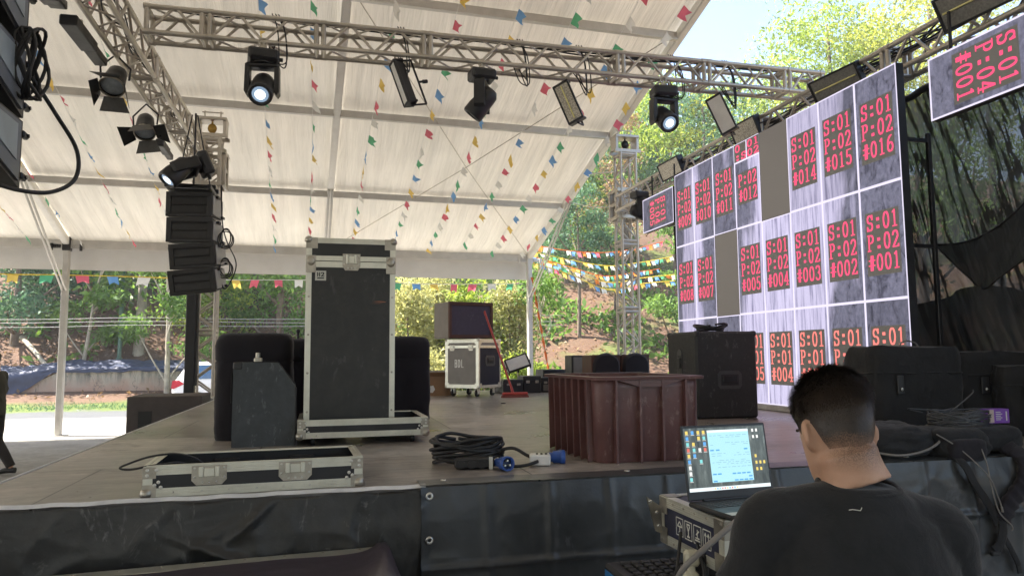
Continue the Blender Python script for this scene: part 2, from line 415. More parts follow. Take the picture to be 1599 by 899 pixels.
# ------------------------------------------------------------------ stage
SX0, SX1, SY0, SY1, DZ = -1.52, 9.5, 3.5, 12.7, 1.0
def deck_mat():
    m, n, l, b = new_mat('stage_plywood')
    tc = n.new('ShaderNodeTexCoord').outputs['Object']
    big = noise_tex(n, l, tc, 1.1, 6, .65, .3); fine = noise_tex(n, l, tc, 14, 5, .7)
    grain = noise_tex(n, l, mapping(n, l, tc, (1.2, 16, 1)), 1.5, 4, .6)
    c = mixc(n, l, ramp(n, l, big, [(.32, 0), (.68, 1)]), (.185, .167, .150), (.50, .453, .405))
    c = mixc(n, l, 1, c, ramp(n, l, grain, [(.3, .74), (.7, 1.22)]), 'MULTIPLY')
    c = mixc(n, l, ramp(n, l, noise_tex(n, l, tc, 3.3, 7, .75, .8), [(.52, 0), (.66, .55)]), c, (.07, .058, .05))
    c = mixc(n, l, 1, c, ramp(n, l, fine, [(.3, .84), (.7, 1.14)]), 'MULTIPLY')
    for rot in (.3, 1.1, -.7):
        q = noise_tex(n, l, mapping(n, l, tc, (9, .9, 1), (0, 0, rot)), 1.4, 5, .7, .5)
        c = mixc(n, l, ramp(n, l, q, [(.64, 0), (.68, .45), (.72, 0)]), c, (.30, .28, .25))
    br = n.new('ShaderNodeTexBrick'); br.inputs['Scale'].default_value = 1; br.inputs['Brick Width'].default_value = 2.2; br.inputs['Row Height'].default_value = 1.6
    br.inputs['Mortar Size'].default_value = .006; br.inputs['Mortar Smooth'].default_value = .3; br.offset = .35
    br.inputs['Color1'].default_value = (1, 1, 1, 1); br.inputs['Color2'].default_value = (.62, .60, .60, 1); br.inputs['Mortar'].default_value = (.12, .12, .12, 1)
    l.new(mapping(n, l, tc, loc=(.4, .3, 0)), br.inputs['Vector'])
    c = mixc(n, l, 1, c, br.outputs['Color'], 'MULTIPLY')
    l.new(c, b.inputs['Base Color'])
    l.new(ramp(n, l, big, [(.3, .24), (.7, .46)]), b.inputs['Roughness']); b.inputs['Specular IOR Level'].default_value = .5
    bn = n.new('ShaderNodeBump'); bn.inputs['Strength'].default_value = .15; bn.inputs['Distance'].default_value = .01
    l.new(fine, bn.inputs['Height']); l.new(bn.outputs[0], b.inputs['Normal'])
    return m
M_['deck'] = deck_mat()
M_['tarp_black'] = pm('black_tarpaulin', (.019, .019, .0185), .4, 0, .35, 2.2, .3, 16, .5, scuff=1, scuff_col=(.22, .22, .21), scuff_scale=5, dust=.45, dust_col=(.075, .075, .07))
M_['tarp_grey'] = pm('charcoal_tarpaulin', (.046, .050, .053), .36, 0, .3, 2.0, .25, 12, .5, scuff=.6, scuff_col=(.17, .18, .20), scuff_scale=3, dust=.3, dust_col=(.08, .085, .09))
M_['edge_trim'] = pm('deck_edge_strip', (.62, .62, .62), .35, 0, .2, 6, .1, 30)
st = thing('stage_platform', 'wide plywood stage deck with white edging and scuffed grey brown top', 'stage', (0, 0, 0))
mb = MB(); mb.box(SX0, SX1, SY0, SY1, DZ-.06, DZ, .004); mb.build('deck', M_['deck'], st)
mb = MB()
mb.box(SX0-.012, SX0-.001, SY0-.01, SY1, DZ-.05, DZ+.006, .002)
mb.grid(60, 1, lambda i, j: (SX0+i*1.99, SY0-.004-.02*j, DZ+.006-.014*j-.012*abs(nz(i*9, 2))))
mb.build('edge_strip', M_['edge_trim'], st)
mb = MB()
for x in (SX0+.1, 1.5, 4.5, 7.5, SX1-.1):
    for y in (SY0+.15, 6.5, 9.5, SY1-.15): mb.cyl((x, y, 0), (x, y, DZ-.06), .03, n=8)
mb.build('support_frame', M_['steel'], st)
mb = MB(); mb.grid(90, 6, lambda i, j: (SX0-.02-.03*nz(i*30, j)*j, SY0+(SY1-SY0)*i, DZ-.03-(DZ-.03)*j)); mb.build('side_cloth', M_['tarp_black'], st)
# skirts: hung sheets with wrinkles in the mesh
def wr(x, z, s=0):
    rid = lambda a, b, c: (1-min(1, abs(nz(a, b, c))*3.2))**2          # sharp ridges, as creased sheet has
    v = .016*nz(x*1.3+s, z*1.7, s)+.010*nz(x*3.1, z*3.9, s+3)
    v += .013*rid(x*1.6+z*1.1, z*1.2-x*.5, s+11)*(.4+.6*abs(nz(x*.9, z, s)))+.010*rid(x*3.3-z*2.0, z*2.6+x*.8, s+21)+.004*rid(x*7, z*6+x*2, s+31)
    return v
mb = MB()
def fn(i, j):
    x = -3.2+3.67*i; z = DZ-.004-.99*j
    crease = .035*math.exp(-((z-.80+.42*(x+.52))/.022)**2)*math.exp(-((x+.36)/.2)**2)+.03*math.exp(-((z-.78-.9*(x+.42))/.02)**2)*math.exp(-((x+.30)/.09)**2)
    return (x, SY0-.03-(.35+.65*min(1, j*6))*(wr(x, z)+.02)-crease, z + (-.012+.012*nz(x*5, 0) if j == 0 else 0))
mb.grid(260, 70, fn)
sk = mb.build('stage_skirt', M_['tarp_black']); tag(sk, 'scuffed black tarpaulin skirt on the near left of the stage front', 'stage skirt')
mb = MB()
def fn(i, j):
    x = .44+5.6*i; z = DZ-.002-.99*j
    fx = (x-.44+.02*nz(z*2, 5)) % .31; v = max(0, 1-min(fx, .31-fx)/.03); hz = max(0, 1-abs(z-.66-.03*nz(x, 3)-.02*(x-2))/.022); h2 = max(0, 1-abs(z-.30)/.022)
    fold = .020*v*(.4+.6*abs(nz(x*2, z*2)))+.022*hz+.018*h2
    return (x, SY0-.055-.75*(wr(x, z, 9)+.02)*min(1, .25+j*5)-fold - .01*min(1, j*10), z)
mb.grid(420, 80, fn)
sk2 = mb.build('stage_skirt', M_['tarp_grey']); tag(sk2, 'charcoal tarpaulin skirt with eyelets and square fold creases behind the man', 'stage skirt')
mb = MB()
mb.grid(160, 3, lambda i, j: (.44+5.6*i, SY0-.05+.17*j, DZ+.004+.006*abs(nz(i*19, j*2))-.0005*j))
mb.build('top_flap', M_['tarp_grey'], sk2)
for p in ((.475, .985), (.475, .79), (.475, .59), (.475, .39)):
    mb = MB(); Mx = TR((p[0], SY0-.105, p[1]-.02), rx=R(90))
    mb.lathe([(.008, 0), (.008, .006), (.017, .006), (.018, 0)], 14, Mx); mb.build('eyelet', M_['rivet'], sk2)
for x in (.56, 1.5, 1.86, 2.6, 3.2):
    mb = MB(); mb.lathe([(.007, 0), (.007, .004), (.015, .004), (.016, 0)], 12, TR((x, SY0+.02, DZ+.013))); mb.build('eyelet', M_['rivet'], sk2)
# ------------------------------------------------------------------ trusses
def box_truss(name, label, loc, rz, L, joints, w=.25, pitch=.5, vertical=False, group=None):
    """square truss along local +x (or +z when vertical); chords at +-w/2"""
    rot = (0, R(-90), rz) if vertical else (0, 0, rz)
    t = thing(name, label, 'truss' if not vertical else 'truss tower', loc, group=group, rot=rot)
    h = w/2
    for sy in (-1, 1):
        for sz in (-1, 1):
            MB().cyl((0, sy*h, sz*h), (L, sy*h, sz*h), .025, n=10).build('chord', M_['alu'], t)
    js = [0]+[j for j in joints if 0 < j < L]+[L]
    lace = MB()
    for a, b in zip(js[:-1], js[1:]):
        a += .05; b -= .05
        n = max(1, round((b-a)/pitch)); st_ = (b-a)/n
        for i in range(n):
            x0, x1 = a+i*st_, a+(i+1)*st_; xm = (x0+x1)/2
            for s_ in (-1, 1):
                lace.cyl((x0, s_*h, -h), (xm-.015, s_*h, h), .0148, n=7, cap=False); lace.cyl((xm+.015, s_*h, h), (x1, s_*h, -h), .0148, n=7, cap=False)
                lace.cyl((x0, -h, s_*h), (xm, h, s_*h), .0105, n=7, cap=False); lace.cyl((xm, h, s_*h), (x1, -h, s_*h), .0105, n=7, cap=False)
    lace.build('lattice', M_['alu'], t)
    for j in js:
        mb = MB()
        for d in ((-.035, .035) if 0 < j < L else ((.03,) if j == 0 else (-.03,))):
            x = j+d
            for s_ in (-1, 1):
                mb.cyl((x, s_*h, -h), (x, s_*h, h), .024, n=8, cap=False); mb.cyl((x, -h, s_*h), (x, h, s_*h), .020, n=8, cap=False)
                for q in (-1, 1): mb.cyl((x-.03, s_*h, q*h), (x+.03, s_*h, q*h), .030, n=10)
        mb.build('end_frame', M_['alu'], t)
    return t
RIG = 4.78
cross = box_truss('cross_truss', 'long aluminium box truss spanning the picture above the stage with six lights under it', (-1.70, 7.38, RIG+.005), R(-.3), 7.4, [.55, 1.61, 2.68, 4.81, 5.86, 6.9], group='aluminium lighting trusses')
leftt = box_truss('side_truss', 'aluminium box truss running away at upper left with two barn door lights', (-1.965, 2.6, RIG), R(90), 9.9, [1.9, 3.9, 5.9, 7.9], group='aluminium lighting trusses')
ledt = box_truss('screen_truss', 'aluminium box truss running above the top edge of the screen wall', (5.05, 2.2, 4.24), R(90), 9.6, [1.2, 3.2, 5.2, 7.2], group='aluminium lighting trusses')
towl = box_truss('truss_tower', 'aluminium truss tower behind the hanging speaker boxes at left', (-1.80, 12.3, 0), 0, 5.1, [1, 2, 3, 4], w=.27, pitch=.5, vertical=True, group='truss towers')
towr = box_truss('truss_tower', 'pale aluminium truss tower at the back right beside the screen', (5.27, 12.15, 0), 0, 5.25, [1.2, 2.4, 3.6, 4.4], w=.29, pitch=.55, vertical=True, group='truss towers')
def sleeve(name, label, loc, w, h):
    t = thing(name, label, 'sleeve block', loc)
    o = w/2
    for k, (sx, sy) in enumerate(((-1, 0), (1, 0), (0, -1), (0, 1))):
        mb = MB()
        for s_ in (-1, 1):
            c = (sx*o + sy*s_*o*.72, sy*o + sx*s_*o*.72)
            mb.box(c[0]-.03, c[0]+.03, c[1]-.03, c[1]+.03, -h/2, h/2, .005)
        for z in (-h/2+.03, 0, h/2-.03):
            if sx: mb.box(sx*o-.02, sx*o+.02, -o*.7, o*.7, z-.03, z+.03, .004)
            else: mb.box(-o*.7, o*.7, sy*o-.02, sy*o+.02, z-.03, z+.03, .004)
        mb.build('side_plate', M_['alu'], t)
    for x in (-o, o):
        for y in (-o, o):
            for z in (-h/2+.04, h/2-.04): mb = MB(); mb.cyl((x-.0, y-.025, z), (x, y+.025, z), .035, n=10); mb.build('guide_roller', M_['steel'], t)
    return t
sleeve('sleeve_block', 'aluminium sleeve block riding on the left tower above the speaker boxes', (-1.80, 12.3, RIG-.18), .42, .6)
sleeve('sleeve_block', 'aluminium sleeve block riding on the right tower where the screen truss ends', (5.27, 12.15, 4.3), .46, .55)
def tower_head(label, loc, hook_mat):
    t = thing('tower_head', label, 'hoist head', loc)
    mb = MB()
    for s_ in (-1, 1):
        mb.box(-.25, .25, s_*.14-.02, s_*.14+.02, 0, .06, .004); mb.box(s_*.2-.025, s_*.2+.025, -.13, .13, .06, .30, .004)
    mb.box(-.23, .23, -.15, .15, .28, .33, .006)
    for x in (-.12, .12): mb.cyl((x, 0, .33), (x, 0, .46), .012)
    mb.cyl((-.16, 0, .44), (.16, 0, .44), .01)
    mb.build('sheave_frame', M_['alu'], t)
    mb = MB(); mb.ell((0, -.02, .17), .07, .06, .08); mb.cyl((0, -.02, .25), (0, -.02, .30), .015); mb.tube(spline([(0, -.02, .1), (.03, -.02, .05), (0, -.02, .02), (-.03, -.02, .05)], 6), .012)
    mb.build('chain_hoist', hook_mat, t)
    return t
M_['hoist'] = pm('hoist_yellow', (.45, .27, .05), .5, .1, .3, 14)
tower_head('hoist head with a yellow chain hoist on top of the left tower', (-1.80, 12.3, 5.1), M_['hoist'])
th2 = tower_head('dark hoist head on top of the right tower', (5.27, 12.15, 5.25), M_['blackmetal'])
bp_ = thing('black_post', 'black square post strung with cables in front of the left tower', 'post', (-1.93, 11.75, 0))
mb = MB(); mb.box(-.07, .07, -.07, .07, 0, 3.2, .01); mb.build('post_body', M_['blackmetal'], bp_)
mb = MB()
for k in range(5): mb.tube([(.085+.02*nz(z*2, k), -.05+.03*k+.02*nz(z*3, k+9), z*.2) for z in range(6, 17)], .009, 5)
mb.build('cable_run', M_['cable'], bp_)
# guy wires from tent corner to the right tower
mb = MB(); A = tent(10.49, 2.9, -.1)
mb.tube([A, A.lerp(Vector((5.0, 12.1, 4.25)), .5)+Vector((0, 0, -.05)), (5.0, 12.1, 4.25)], .008, 5)
mb.tube([A+Vector((0, 0, .6)), (5.05, 12.1, 4.9)], .012, 5)
tag(mb.build('guy_rope', M_['post']), 'thin pale ropes tied from the tent gable to the right tower', 'rope')

# cables lying along and dangling from trusses
def cable_bundle(label, fn, L, n, r=.008, amp=.05, step=.12, ties=True):
    mb = MB(); k = int(L/step)
    for q in range(n):
        mb.tube([fn(i*step, amp*nz(i*step*1.3, q*3.1), amp*1.0*nz(i*step*1.1, q*3.7, 5)+amp*.4) for i in range(k)], r*(.8+.4*random.random()), 5)
    return tag(mb.build('power_cable', M_['cable']), label, 'cable')
cable_bundle('black cables lying along the top of the long cross truss', lambda s, a, b: (-1.5+s, 7.40+a, RIG+.16+b*.8), 7.0, 4, .009, .06)
cable_bundle('black cables lying inside the upper left truss', lambda s, a, b: (-1.95+a, 3.0+s, RIG-.02+b), 9.0, 4, .008, .13)
cable_bundle('black cables tangled along the screen truss at upper right', lambda s, a, b: (5.05+a, 2.4+s, 4.28+b), 9.0, 5, .010, .12)
for k, x in enumerate((-.55, .68, 1.95, 2.62, 3.72, 4.4)):
    mb = MB()
    for q in range(3):
        z1 = RIG-.25-.14*random.random(); dx = .08*random.random()
        mb.tube(spline([(x+.03*q, 7.30, RIG+.2), (x+.05+dx, 7.24, RIG), (x+.07+dx, 7.23, z1), (x+.02+.1*random.random(), 7.28, z1+.02), (x-.03+.03*q, 7.33, RIG-.1)], 6), .0065, 5)
    tag(mb.build('hanging_cable', M_['cable']), ['looped cable beside the lit light at the left end of the cross truss', 'looped cable behind the first slim strobe of the cross truss', 'looped cable beside the unlit downward pointing light', 'looped cable behind the second strobe on the cross truss', 'looped cable beside the lit light near the screen', 'looped cable above the strobe next to the screen truss'][k], 'cable', 'loops of cable on the cross truss')

# ------------------------------------------------------------------ lights
M_['lens'] = glow('lit_lens', (.80, .93, 1.0), .62)
M_['lensrim'] = glow('lens_rim_glow', (.50, .70, .95), .115)
M_['lensdim'] = pm('lamp_glass', (.30, .34, .38), .12, .2, .2, 20)
def reflector_mat():
    m, n, l, b = new_mat('strobe_reflector')
    tc = n.new('ShaderNodeTexCoord').outputs['Object']
    vo = n.new('ShaderNodeTexVoronoi'); vo.inputs['Scale'].default_value = 60; l.new(tc, vo.inputs['Vector'])
    c = ramp(n, l, vo.outputs['Distance'], [(.1, (.62, .58, .48)), (.7, (.30, .28, .24))]); l.new(c, b.inputs['Base Color'])
    b.inputs['Roughness'].default_value = .3; b.inputs['Metallic'].default_value = .35; return m
M_['refl'] = reflector_mat()
M_['tubelamp'] = pm('yellow_lamp_tube', (.75, .70, .30), .25, 0, .1)
M_['darkrefl'] = pm('dark_strobe_grid', (.20, .195, .175), .4, .2, .3, 60)
def clamp(mb, z0, z1):
    mb.cyl((0, 0, z0), (0, 0, z1), .012); mb.box(-.03, .03, -.025, .025, z1-.09, z1-.03, .008); mb.tube([(.034*math.cos(a), 0, z1+.0+.034*math.sin(a)) for a in [R(q) for q in range(-60, 250, 25)]], .010, 6)
def moving_head(label, loc, yaw, pan, tilt, lit=True, scale=1.0, rot=None):
    """loc = clamp point on the chord; the base hangs below, then the yoke, then the head"""
    t = thing('moving_head_light', label, 'stage light', loc, yaw, 'moving head stage lights', rot); t.scale = (scale,)*3
    mb = MB(); clamp(mb, -.10, .0); mb.build('hook_clamp', M_['steel'], t)
    mb = MB(); mb.box(-.13, .13, -.10, .10, -.19, -.08, .018); mb.box(-.10, .10, -.105, .105, -.17, -.10, .005); mb.cyl((.13, 0, -.14), (.17, 0, -.14), .018)
    b = mb.build('base', M_['blackplastic'], t)
    Mp = TR((0, 0, 0), rz=pan)
    mb = MB(); mb.cyl(Mp @ Vector((0, 0, -.19)), Mp @ Vector((0, 0, -.205)), .08, n=18)
    mb.box(-.145, .145, -.06, .06, -.25, -.205, .015, Mp)
    for s_ in (-1, 1): mb.prism([(s_*.145, -.22), (s_*.105, -.22), (s_*.105, -.47), (s_*.13, -.50), (s_*.15, -.47)], -.055, .055, 'y', Mp)
    mb.build('yoke', M_['blackplastic'], t)
    Mh = Mp @ Matrix.Translation((0, 0, -.42)) @ Matrix.Rotation(tilt, 4, 'X')
    mb = MB(); mb.lathe([(.0, .17), (.06, .165), (.095, .12), (.10, .05), (.102, -.02), (.108, -.06), (.108, -.15), (.100, -.168), (.086, -.168), (.074, -.150), (.070, -.146)], 20, Mh)
    for q in range(6): mb.box(-.103, .103, -.012, .012, .02+q*.018-.05, .028+q*.018-.05, 0, Mh @ Matrix.Rotation(R(15), 4, 'Z'))
    hd = mb.build('head', M_['blackplastic'], t)
    mb = MB(); mb.lathe([(.046, -.157), (.060, -.155), (.072, -.150)], 20, Mh); ln = mb.build('lens', M_['lensrim'] if lit else M_['lensdim'], hd)
    mb = MB(); mb.lathe([(.0, -.160), (.03, -.159), (.0465, -.156)], 20, Mh); mb.build('lamp_core', M_['lens'] if lit else M_['lensdim'], hd)
    return t
YB = 7.36
moving_head('black moving head with a bright lens at the left end of the cross truss', (-.62, YB-.125, RIG-.13), R(8), R(-12), R(-48), True, 1.08)
moving_head('black moving head pointing down unlit under the middle of the cross truss', (1.55, YB-.125, RIG-.13), R(5), R(62), R(40), False, 1.02)
moving_head('black moving head with a bright lens near the screen end of the cross truss', (3.60, YB-.16, RIG-.15), R(-6), R(8), R(-52), True, 1.02)
moving_head('black moving head tilted sideways on top of the hanging speaker boxes', at_y(338, 252, 9.45), 0, R(80), R(-26), True, 1.14, (R(-14), R(66), R(8)))
moving_head('small lit moving head hanging beside the upturned little screen at back', (4.72, 10.35, 4.20), R(10), R(62), R(-66), True, .95)
def strobe(label, loc, rot, mat, size=(.46, .17, .09), tube=True):
    t = thing('strobe_light', label, 'strobe light', loc, rot=rot, group='flat strobe lights')
    a, b_, d = size[0]/2, size[1]/2, size[2]
    mb = MB(); mb.prism([(-b_, 0), (b_, 0), (b_*.8, d), (-b_*.8, d)], -a, a, 'x')
    for s_ in (-1, 1): mb.box(s_*a-.012, s_*a+.012, -b_-.008, b_+.008, -.012, d+.004, .004)
    for s_ in (-1, 1): mb.box(-a, a, s_*b_-.008, s_*b_+.008, -.014, .02, .003)
    mb.build('housing', M_['blackmetal'], t)
    mb = MB(); mb.box(-a+.015, a-.015, -b_+.012, b_-.012, -.006, .0, 0); f = mb.build('reflector', mat, t)
    if tube: mb = MB(); mb.cyl((-a+.03, 0, -.014), (a-.03, 0, -.014), .008, n=8); mb.build('lamp_tube', M_['tubelamp'], f)
    mb = MB()
    pts = [(-a-.02, 0, d*.5), (-a-.02, 0, d+.12), (a+.02, 0, d+.12), (a+.02, 0, d*.5)]
    for p, q in zip(pts[:-1], pts[1:]): mb.cyl(p, q, .011, n=6)
    mb.cyl((0, 0, d+.12), (0, 0, d+.17), .012); mb.cyl((0, 0, d+.17), (0, 0, d+.22), .02); mb.build('yoke', M_['blackmetal'], t)
    return t
def aim(loc, n, roll_dir):
    """rotation with local -z along n (the lit face) and local x along roll_dir"""
    z = -Vector(n).normalized(); x = Vector(roll_dir); x = (x-z*x.dot(z)).normalized(); y = z.cross(x)
    return Matrix((x, y, z)).transposed().to_euler()
strobe('slim strobe with a white face edge on, first of three on the cross truss', (.695, YB-.12, 4.36), aim(0, (-.92, -.30, -.25), (.40, -.12, -.9)), M_['white'], (.47, .11, .10), False)
strobe('strobe with a silvery striped face in the middle of the cross truss', (2.49, YB-.14, 4.30), aim(0, (-.62, -.75, -.12), (.36, -.12, -.92)), M_['refl'], (.44, .17, .09))
strobe('strobe with a cream face beside the top of the screen wall', (4.32, YB-.14, 4.31), aim(0, (-.70, -.68, -.12), (.38, -.12, -.9)), M_['white'], (.44, .18, .09), False)
strobe('big strobe with dark grid face and yellow tube at the upper right corner', (4.80, 4.34, 4.30), aim(0, (-.80, -.42, -.42), (.2, -1, .06)), M_['darkrefl'], (.50, .26, .09))
strobe('strobe with yellow tube just above the top right of the screen wall', (4.80, 5.92, 4.22), aim(0, (-.80, -.38, -.45), (.2, -1, .04)), M_['darkrefl'], (.48, .22, .09))
strobe('small strobe with a beige face on the screen truss near the tower', (4.82, 9.50, 4.28), aim(0, (-.9, -.2, -.35), (0, -1, .02)), M_['refl'], (.46, .24, .09), False)
strobe('small strobe with a pale face on the screen truss behind the cross truss', (4.82, 7.55, 4.25), aim(0, (-.9, -.2, -.35), (0, -1, .02)), M_['refl'], (.40, .22, .09), False)
M_['parcan'] = pm('par_can_black', (.022, .022, .022), .35, .3, .3, 10)
M_['barn'] = pm('barn_door_metal', (.10, .098, .092), .5, .4, .25, 12)
def par_can(label, loc, d, up_, open_):
    t = thing('barn_door_light', label, 'stage light', loc, group='barn door lights')
    z = Vector(d).normalized(); x, y, z = frame(z, Vector(up_)); Mh = Matrix(((x.x, y.x, z.x, 0), (x.y, y.y, z.y, 0), (x.z, y.z, z.z, 0), (0, 0, 0, 1)))
    mb = MB(); mb.lathe([(0, -.18), (.055, -.175), (.09, -.12), (.10, -.02), (.11, .10), (.118, .12), (.118, .14), (.108, .14)], 22, Mh); can = mb.build('can', M_['parcan'], t)
    mb = MB(); mb.lathe([(0, .12), (.06, .128), (.11, .115)], 22, Mh); mb.build('lens', M_['lensdim'], can)
    mb = MB(); mb.lathe([(.108, .135), (.122, .135), (.122, .15), (.108, .15)], 22, Mh); mb.build('rim', M_['steel'], can)
    for k, ang in enumerate(open_):
        a = k*math.pi/2
        Mk = Mh @ Matrix.Rotation(a, 4, 'Z') @ Matrix.Translation((0, .115, .145)) @ Matrix.Rotation(ang, 4, 'X')
        mb = MB(); mb.prism([(-.09, 0), (.09, 0), (.14, .15), (-.14, .15)], -.002, .002, 'z', Mk); mb.build('barn_door', M_['barn'] if k % 2 == 0 else M_['parcan'], t)
    mb = MB(); mb.tube([Mh @ Vector((.13, 0, 0)), Mh @ Vector((.14, 0, 0))+Vector((0, 0, .12)), Vector((0, 0, .26)), Mh @ Vector((-.14, 0, 0))+Vector((0, 0, .12)), Mh @ Vector((-.13, 0, 0))], .011, 6)
    mb.build('yoke', M_['blackmetal'], t); return t
par_can('barn door light with its doors spread wide, nearer of two on the left truss', (-2.10, 7.95, 4.42), (-.02, -.62, -.78), (0, 1, 0), (R(25), R(70), R(45), R(75)))
par_can('barn door light behind the nearer one on the left truss', (-2.12, 9.35, 4.38), (.10, -.60, -.80), (0, 1, .2), (R(55), R(20), R(80), R(15)))
def led_bar(label, p, q, w_):
    p, q = Vector(p), Vector(q); x, y, z = frame(q-p)
    t = thing('batten_light', label, 'batten light', p, group='black batten lights')
    M3 = Matrix(((x.x, y.x, z.x, 0), (x.y, y.y, z.y, 0), (x.z, y.z, z.z, 0), (0, 0, 0, 1))); L = (q-p).length
    mb = MB(); mb.box(-w_, w_, -.05, .05, 0, L*.62, .012, M3); mb.build('housing', M_['blackmetal'], t)
    mb = MB(); mb.box(-w_*.8, w_*.8, -.04, .04, L*.62+.003, L, .01, M3); mb.build('door_plate', M_['barn'], t)
    mb = MB(); mb.box(-.02, .02, -.02, .14, L*.3, L*.34, .004, M3); mb.build('bracket', M_['steel'], t)
led_bar('black batten light clamped along the outer side of the left truss', at_x(106, 30, -2.26), at_x(158, 98, -2.22), .075)
led_bar('short black batten light cut by the top edge of the picture', at_x(74, -10, -2.35), at_x(92, 8, -2.35), .09)
led_bar('small grey batten light between the barn door light and the speaker boxes', at_x(249, 222, -2.12), at_x(266, 246, -2.10), .05)

# ------------------------------------------------------------------ hanging speaker boxes
M_['array'] = pm('array_black', (.017, .0165, .016), .6, 0, .25, 9, .2, 160, scuff=.3, scuff_col=(.12, .12, .12), scuff_scale=9)
M_['arrayside'] = pm('array_side_grey', (.34, .33, .31), .5, .2, .15, 6, .1, 60)
def array_box(name, label, loc, rz, pitch, group, side, tip=0, W=.53, H=.295, D=.42):
    t = thing(name, label, 'line array speaker', loc, group=group, rot=(pitch, tip, rz))
    mb = MB(); h0, h1 = H/2, H/2-.03
    a = W/2
    # wedge cabinet: front face (at -y) taller than the rear
    mb.prism([(0, -h0), (0, h0), (D, h1), (D, -h1)], -a, a, 'x'); mb.build('cabinet', M_['array'], t)
    fr = MB()
    fr.box(-a-.004, a+.004, -.022, -.002, h0-.05, h0+.004, .004); fr.box(-a-.004, a+.004, -.022, -.002, -h0-.004, -h0+.035, .004)
    for s_ in (-1, 1): fr.box(s_*a-.055 if s_ > 0 else -a-.004, a+.004 if s_ > 0 else -a+.055, -.0215, -.0025, -h0+.034, h0-.049, .003)
    fr.build('front_frame', M_['array'], t)
    for z0, z1 in ((-h0+.045, -.008), (.004, h0-.06)):
        g_ = MB(); g_.add([(-a+.06, -.004, z1), (a-.06, -.004, z1), (a-.06, -.018, z0), (-a+.06, -.018, z0)], [(0, 3, 2, 1)]); g_.box(-a+.058, a-.058, -.022, -.003, z1, z1+.008, .002); g_.build('louvre', M_['array'], t)
    for s_ in (-1, 1):
        sp_ = MB(); sp_.box(s_*(a+.001), s_*(a+.013), .02, D-.01, -h1, h1, .003); sp_.build('side_plate', side, t)
        hd = MB(); hd.box(s_*(a+.014), s_*(a+.05), .10, .20, h1-.02, h1+.012, .004); hd.build('rigging_lug', M_['blackmetal'], t)
        hd = MB(); hd.box(s_*(a+.014), s_*(a+.045), D-.1, D-.02, -h1, -h1+.03, .004); hd.build('rigging_lug', M_['blackmetal'], t)
    mb = MB()
    mb.prism([(.03, -h0+.0), (D-.02, -h1-.001), (D-.02, -h1-.008), (.03, -h0-.010)], -a+.02, a-.02, 'x'); mb.build('underside_plate', side, t)
    return t
zt = 3.62
lab = ['top box of the four black speaker boxes hanging under the tilted light', 'second box from the top in the hanging column of four speakers', 'third box in the hanging column of four speakers, tilted outward', 'bottom box of the hanging column of four speakers, tilted most']
pz = [0, R(0), R(5), R(9)]; zz_ = zt; yy_ = 9.45
for k in range(4):
    zc = zz_-.155
    array_box('array_speaker', lab[k], (-1.62+.012*k+(.03 if k > 1 else 0), yy_-(.0, .0, .0, .035)[k], zc), R(-9), pz[k], 'hanging column of four speakers', M_['arrayside'], [0, 0, R(-4), R(-6)][k])
    zz_ -= .315
mb = MB()
for s_ in (-.24, .24): mb.box(-1.62+s_-.02, -1.62+s_+.02, 9.3, 9.95, zt+.02, zt+.07, .004)
mb.box(-1.9, -1.34, 9.55, 9.6, zt+.07, zt+.12, .004); mb.box(-1.9, -1.34, 9.8, 9.85, zt+.07, zt+.12, .004)
mb.cyl((-1.62, 9.7, zt+.1), (-1.62, 9.7, RIG-.1), .012); mb.tube([(-1.82, 9.7, zt+.1), (-1.66, 9.7, RIG-.12)], .008); mb.tube([(-1.42, 9.7, zt+.1), (-1.6, 9.7, RIG-.12)], .008)
tag(mb.build('flying_frame', M_['blackmetal']), 'black flying frame holding the column of four speaker boxes', 'flying frame')
mb = MB(); cx_, cy_ = -1.27, 9.6
for q, (z0, z1, n_) in enumerate(((3.35, 2.95, 3), (2.98, 2.55, 3))):
    for k in range(n_):
        ph = k*2.1
        mb.tube([(cx_+.06+.09*math.cos(a*.7+ph)*(.6+.2*k), cy_+.03*math.sin(a+ph), z0-.25+.11*math.sin(a*.7+ph)-.02*k) for a in np.linspace(0, 9, 30)], .008, 5)
mb.tube(spline([(-1.28, 9.6, 3.75), (-1.26, 9.62, 3.3), (-1.2, 9.6, 3.05), (-1.08, 9.6, 2.75), (-1.2, 9.6, 2.45), (-1.28, 9.6, 2.62)], 8), .008, 5)
tag(mb.build('speaker_cable', M_['cable']), 'tangled black cable loops beside the hanging column of four speakers', 'cable')
M_['bluegrey'] = pm('blue_grey_cabinet', (.14, .16, .19), .5, .1, .2, 5, .1, 80, scuff=.3, scuff_scale=6)
M_['bluepanel'] = pm('pale_blue_panel', (.30, .36, .40), .45, .1, .2, 4, .05, 80)
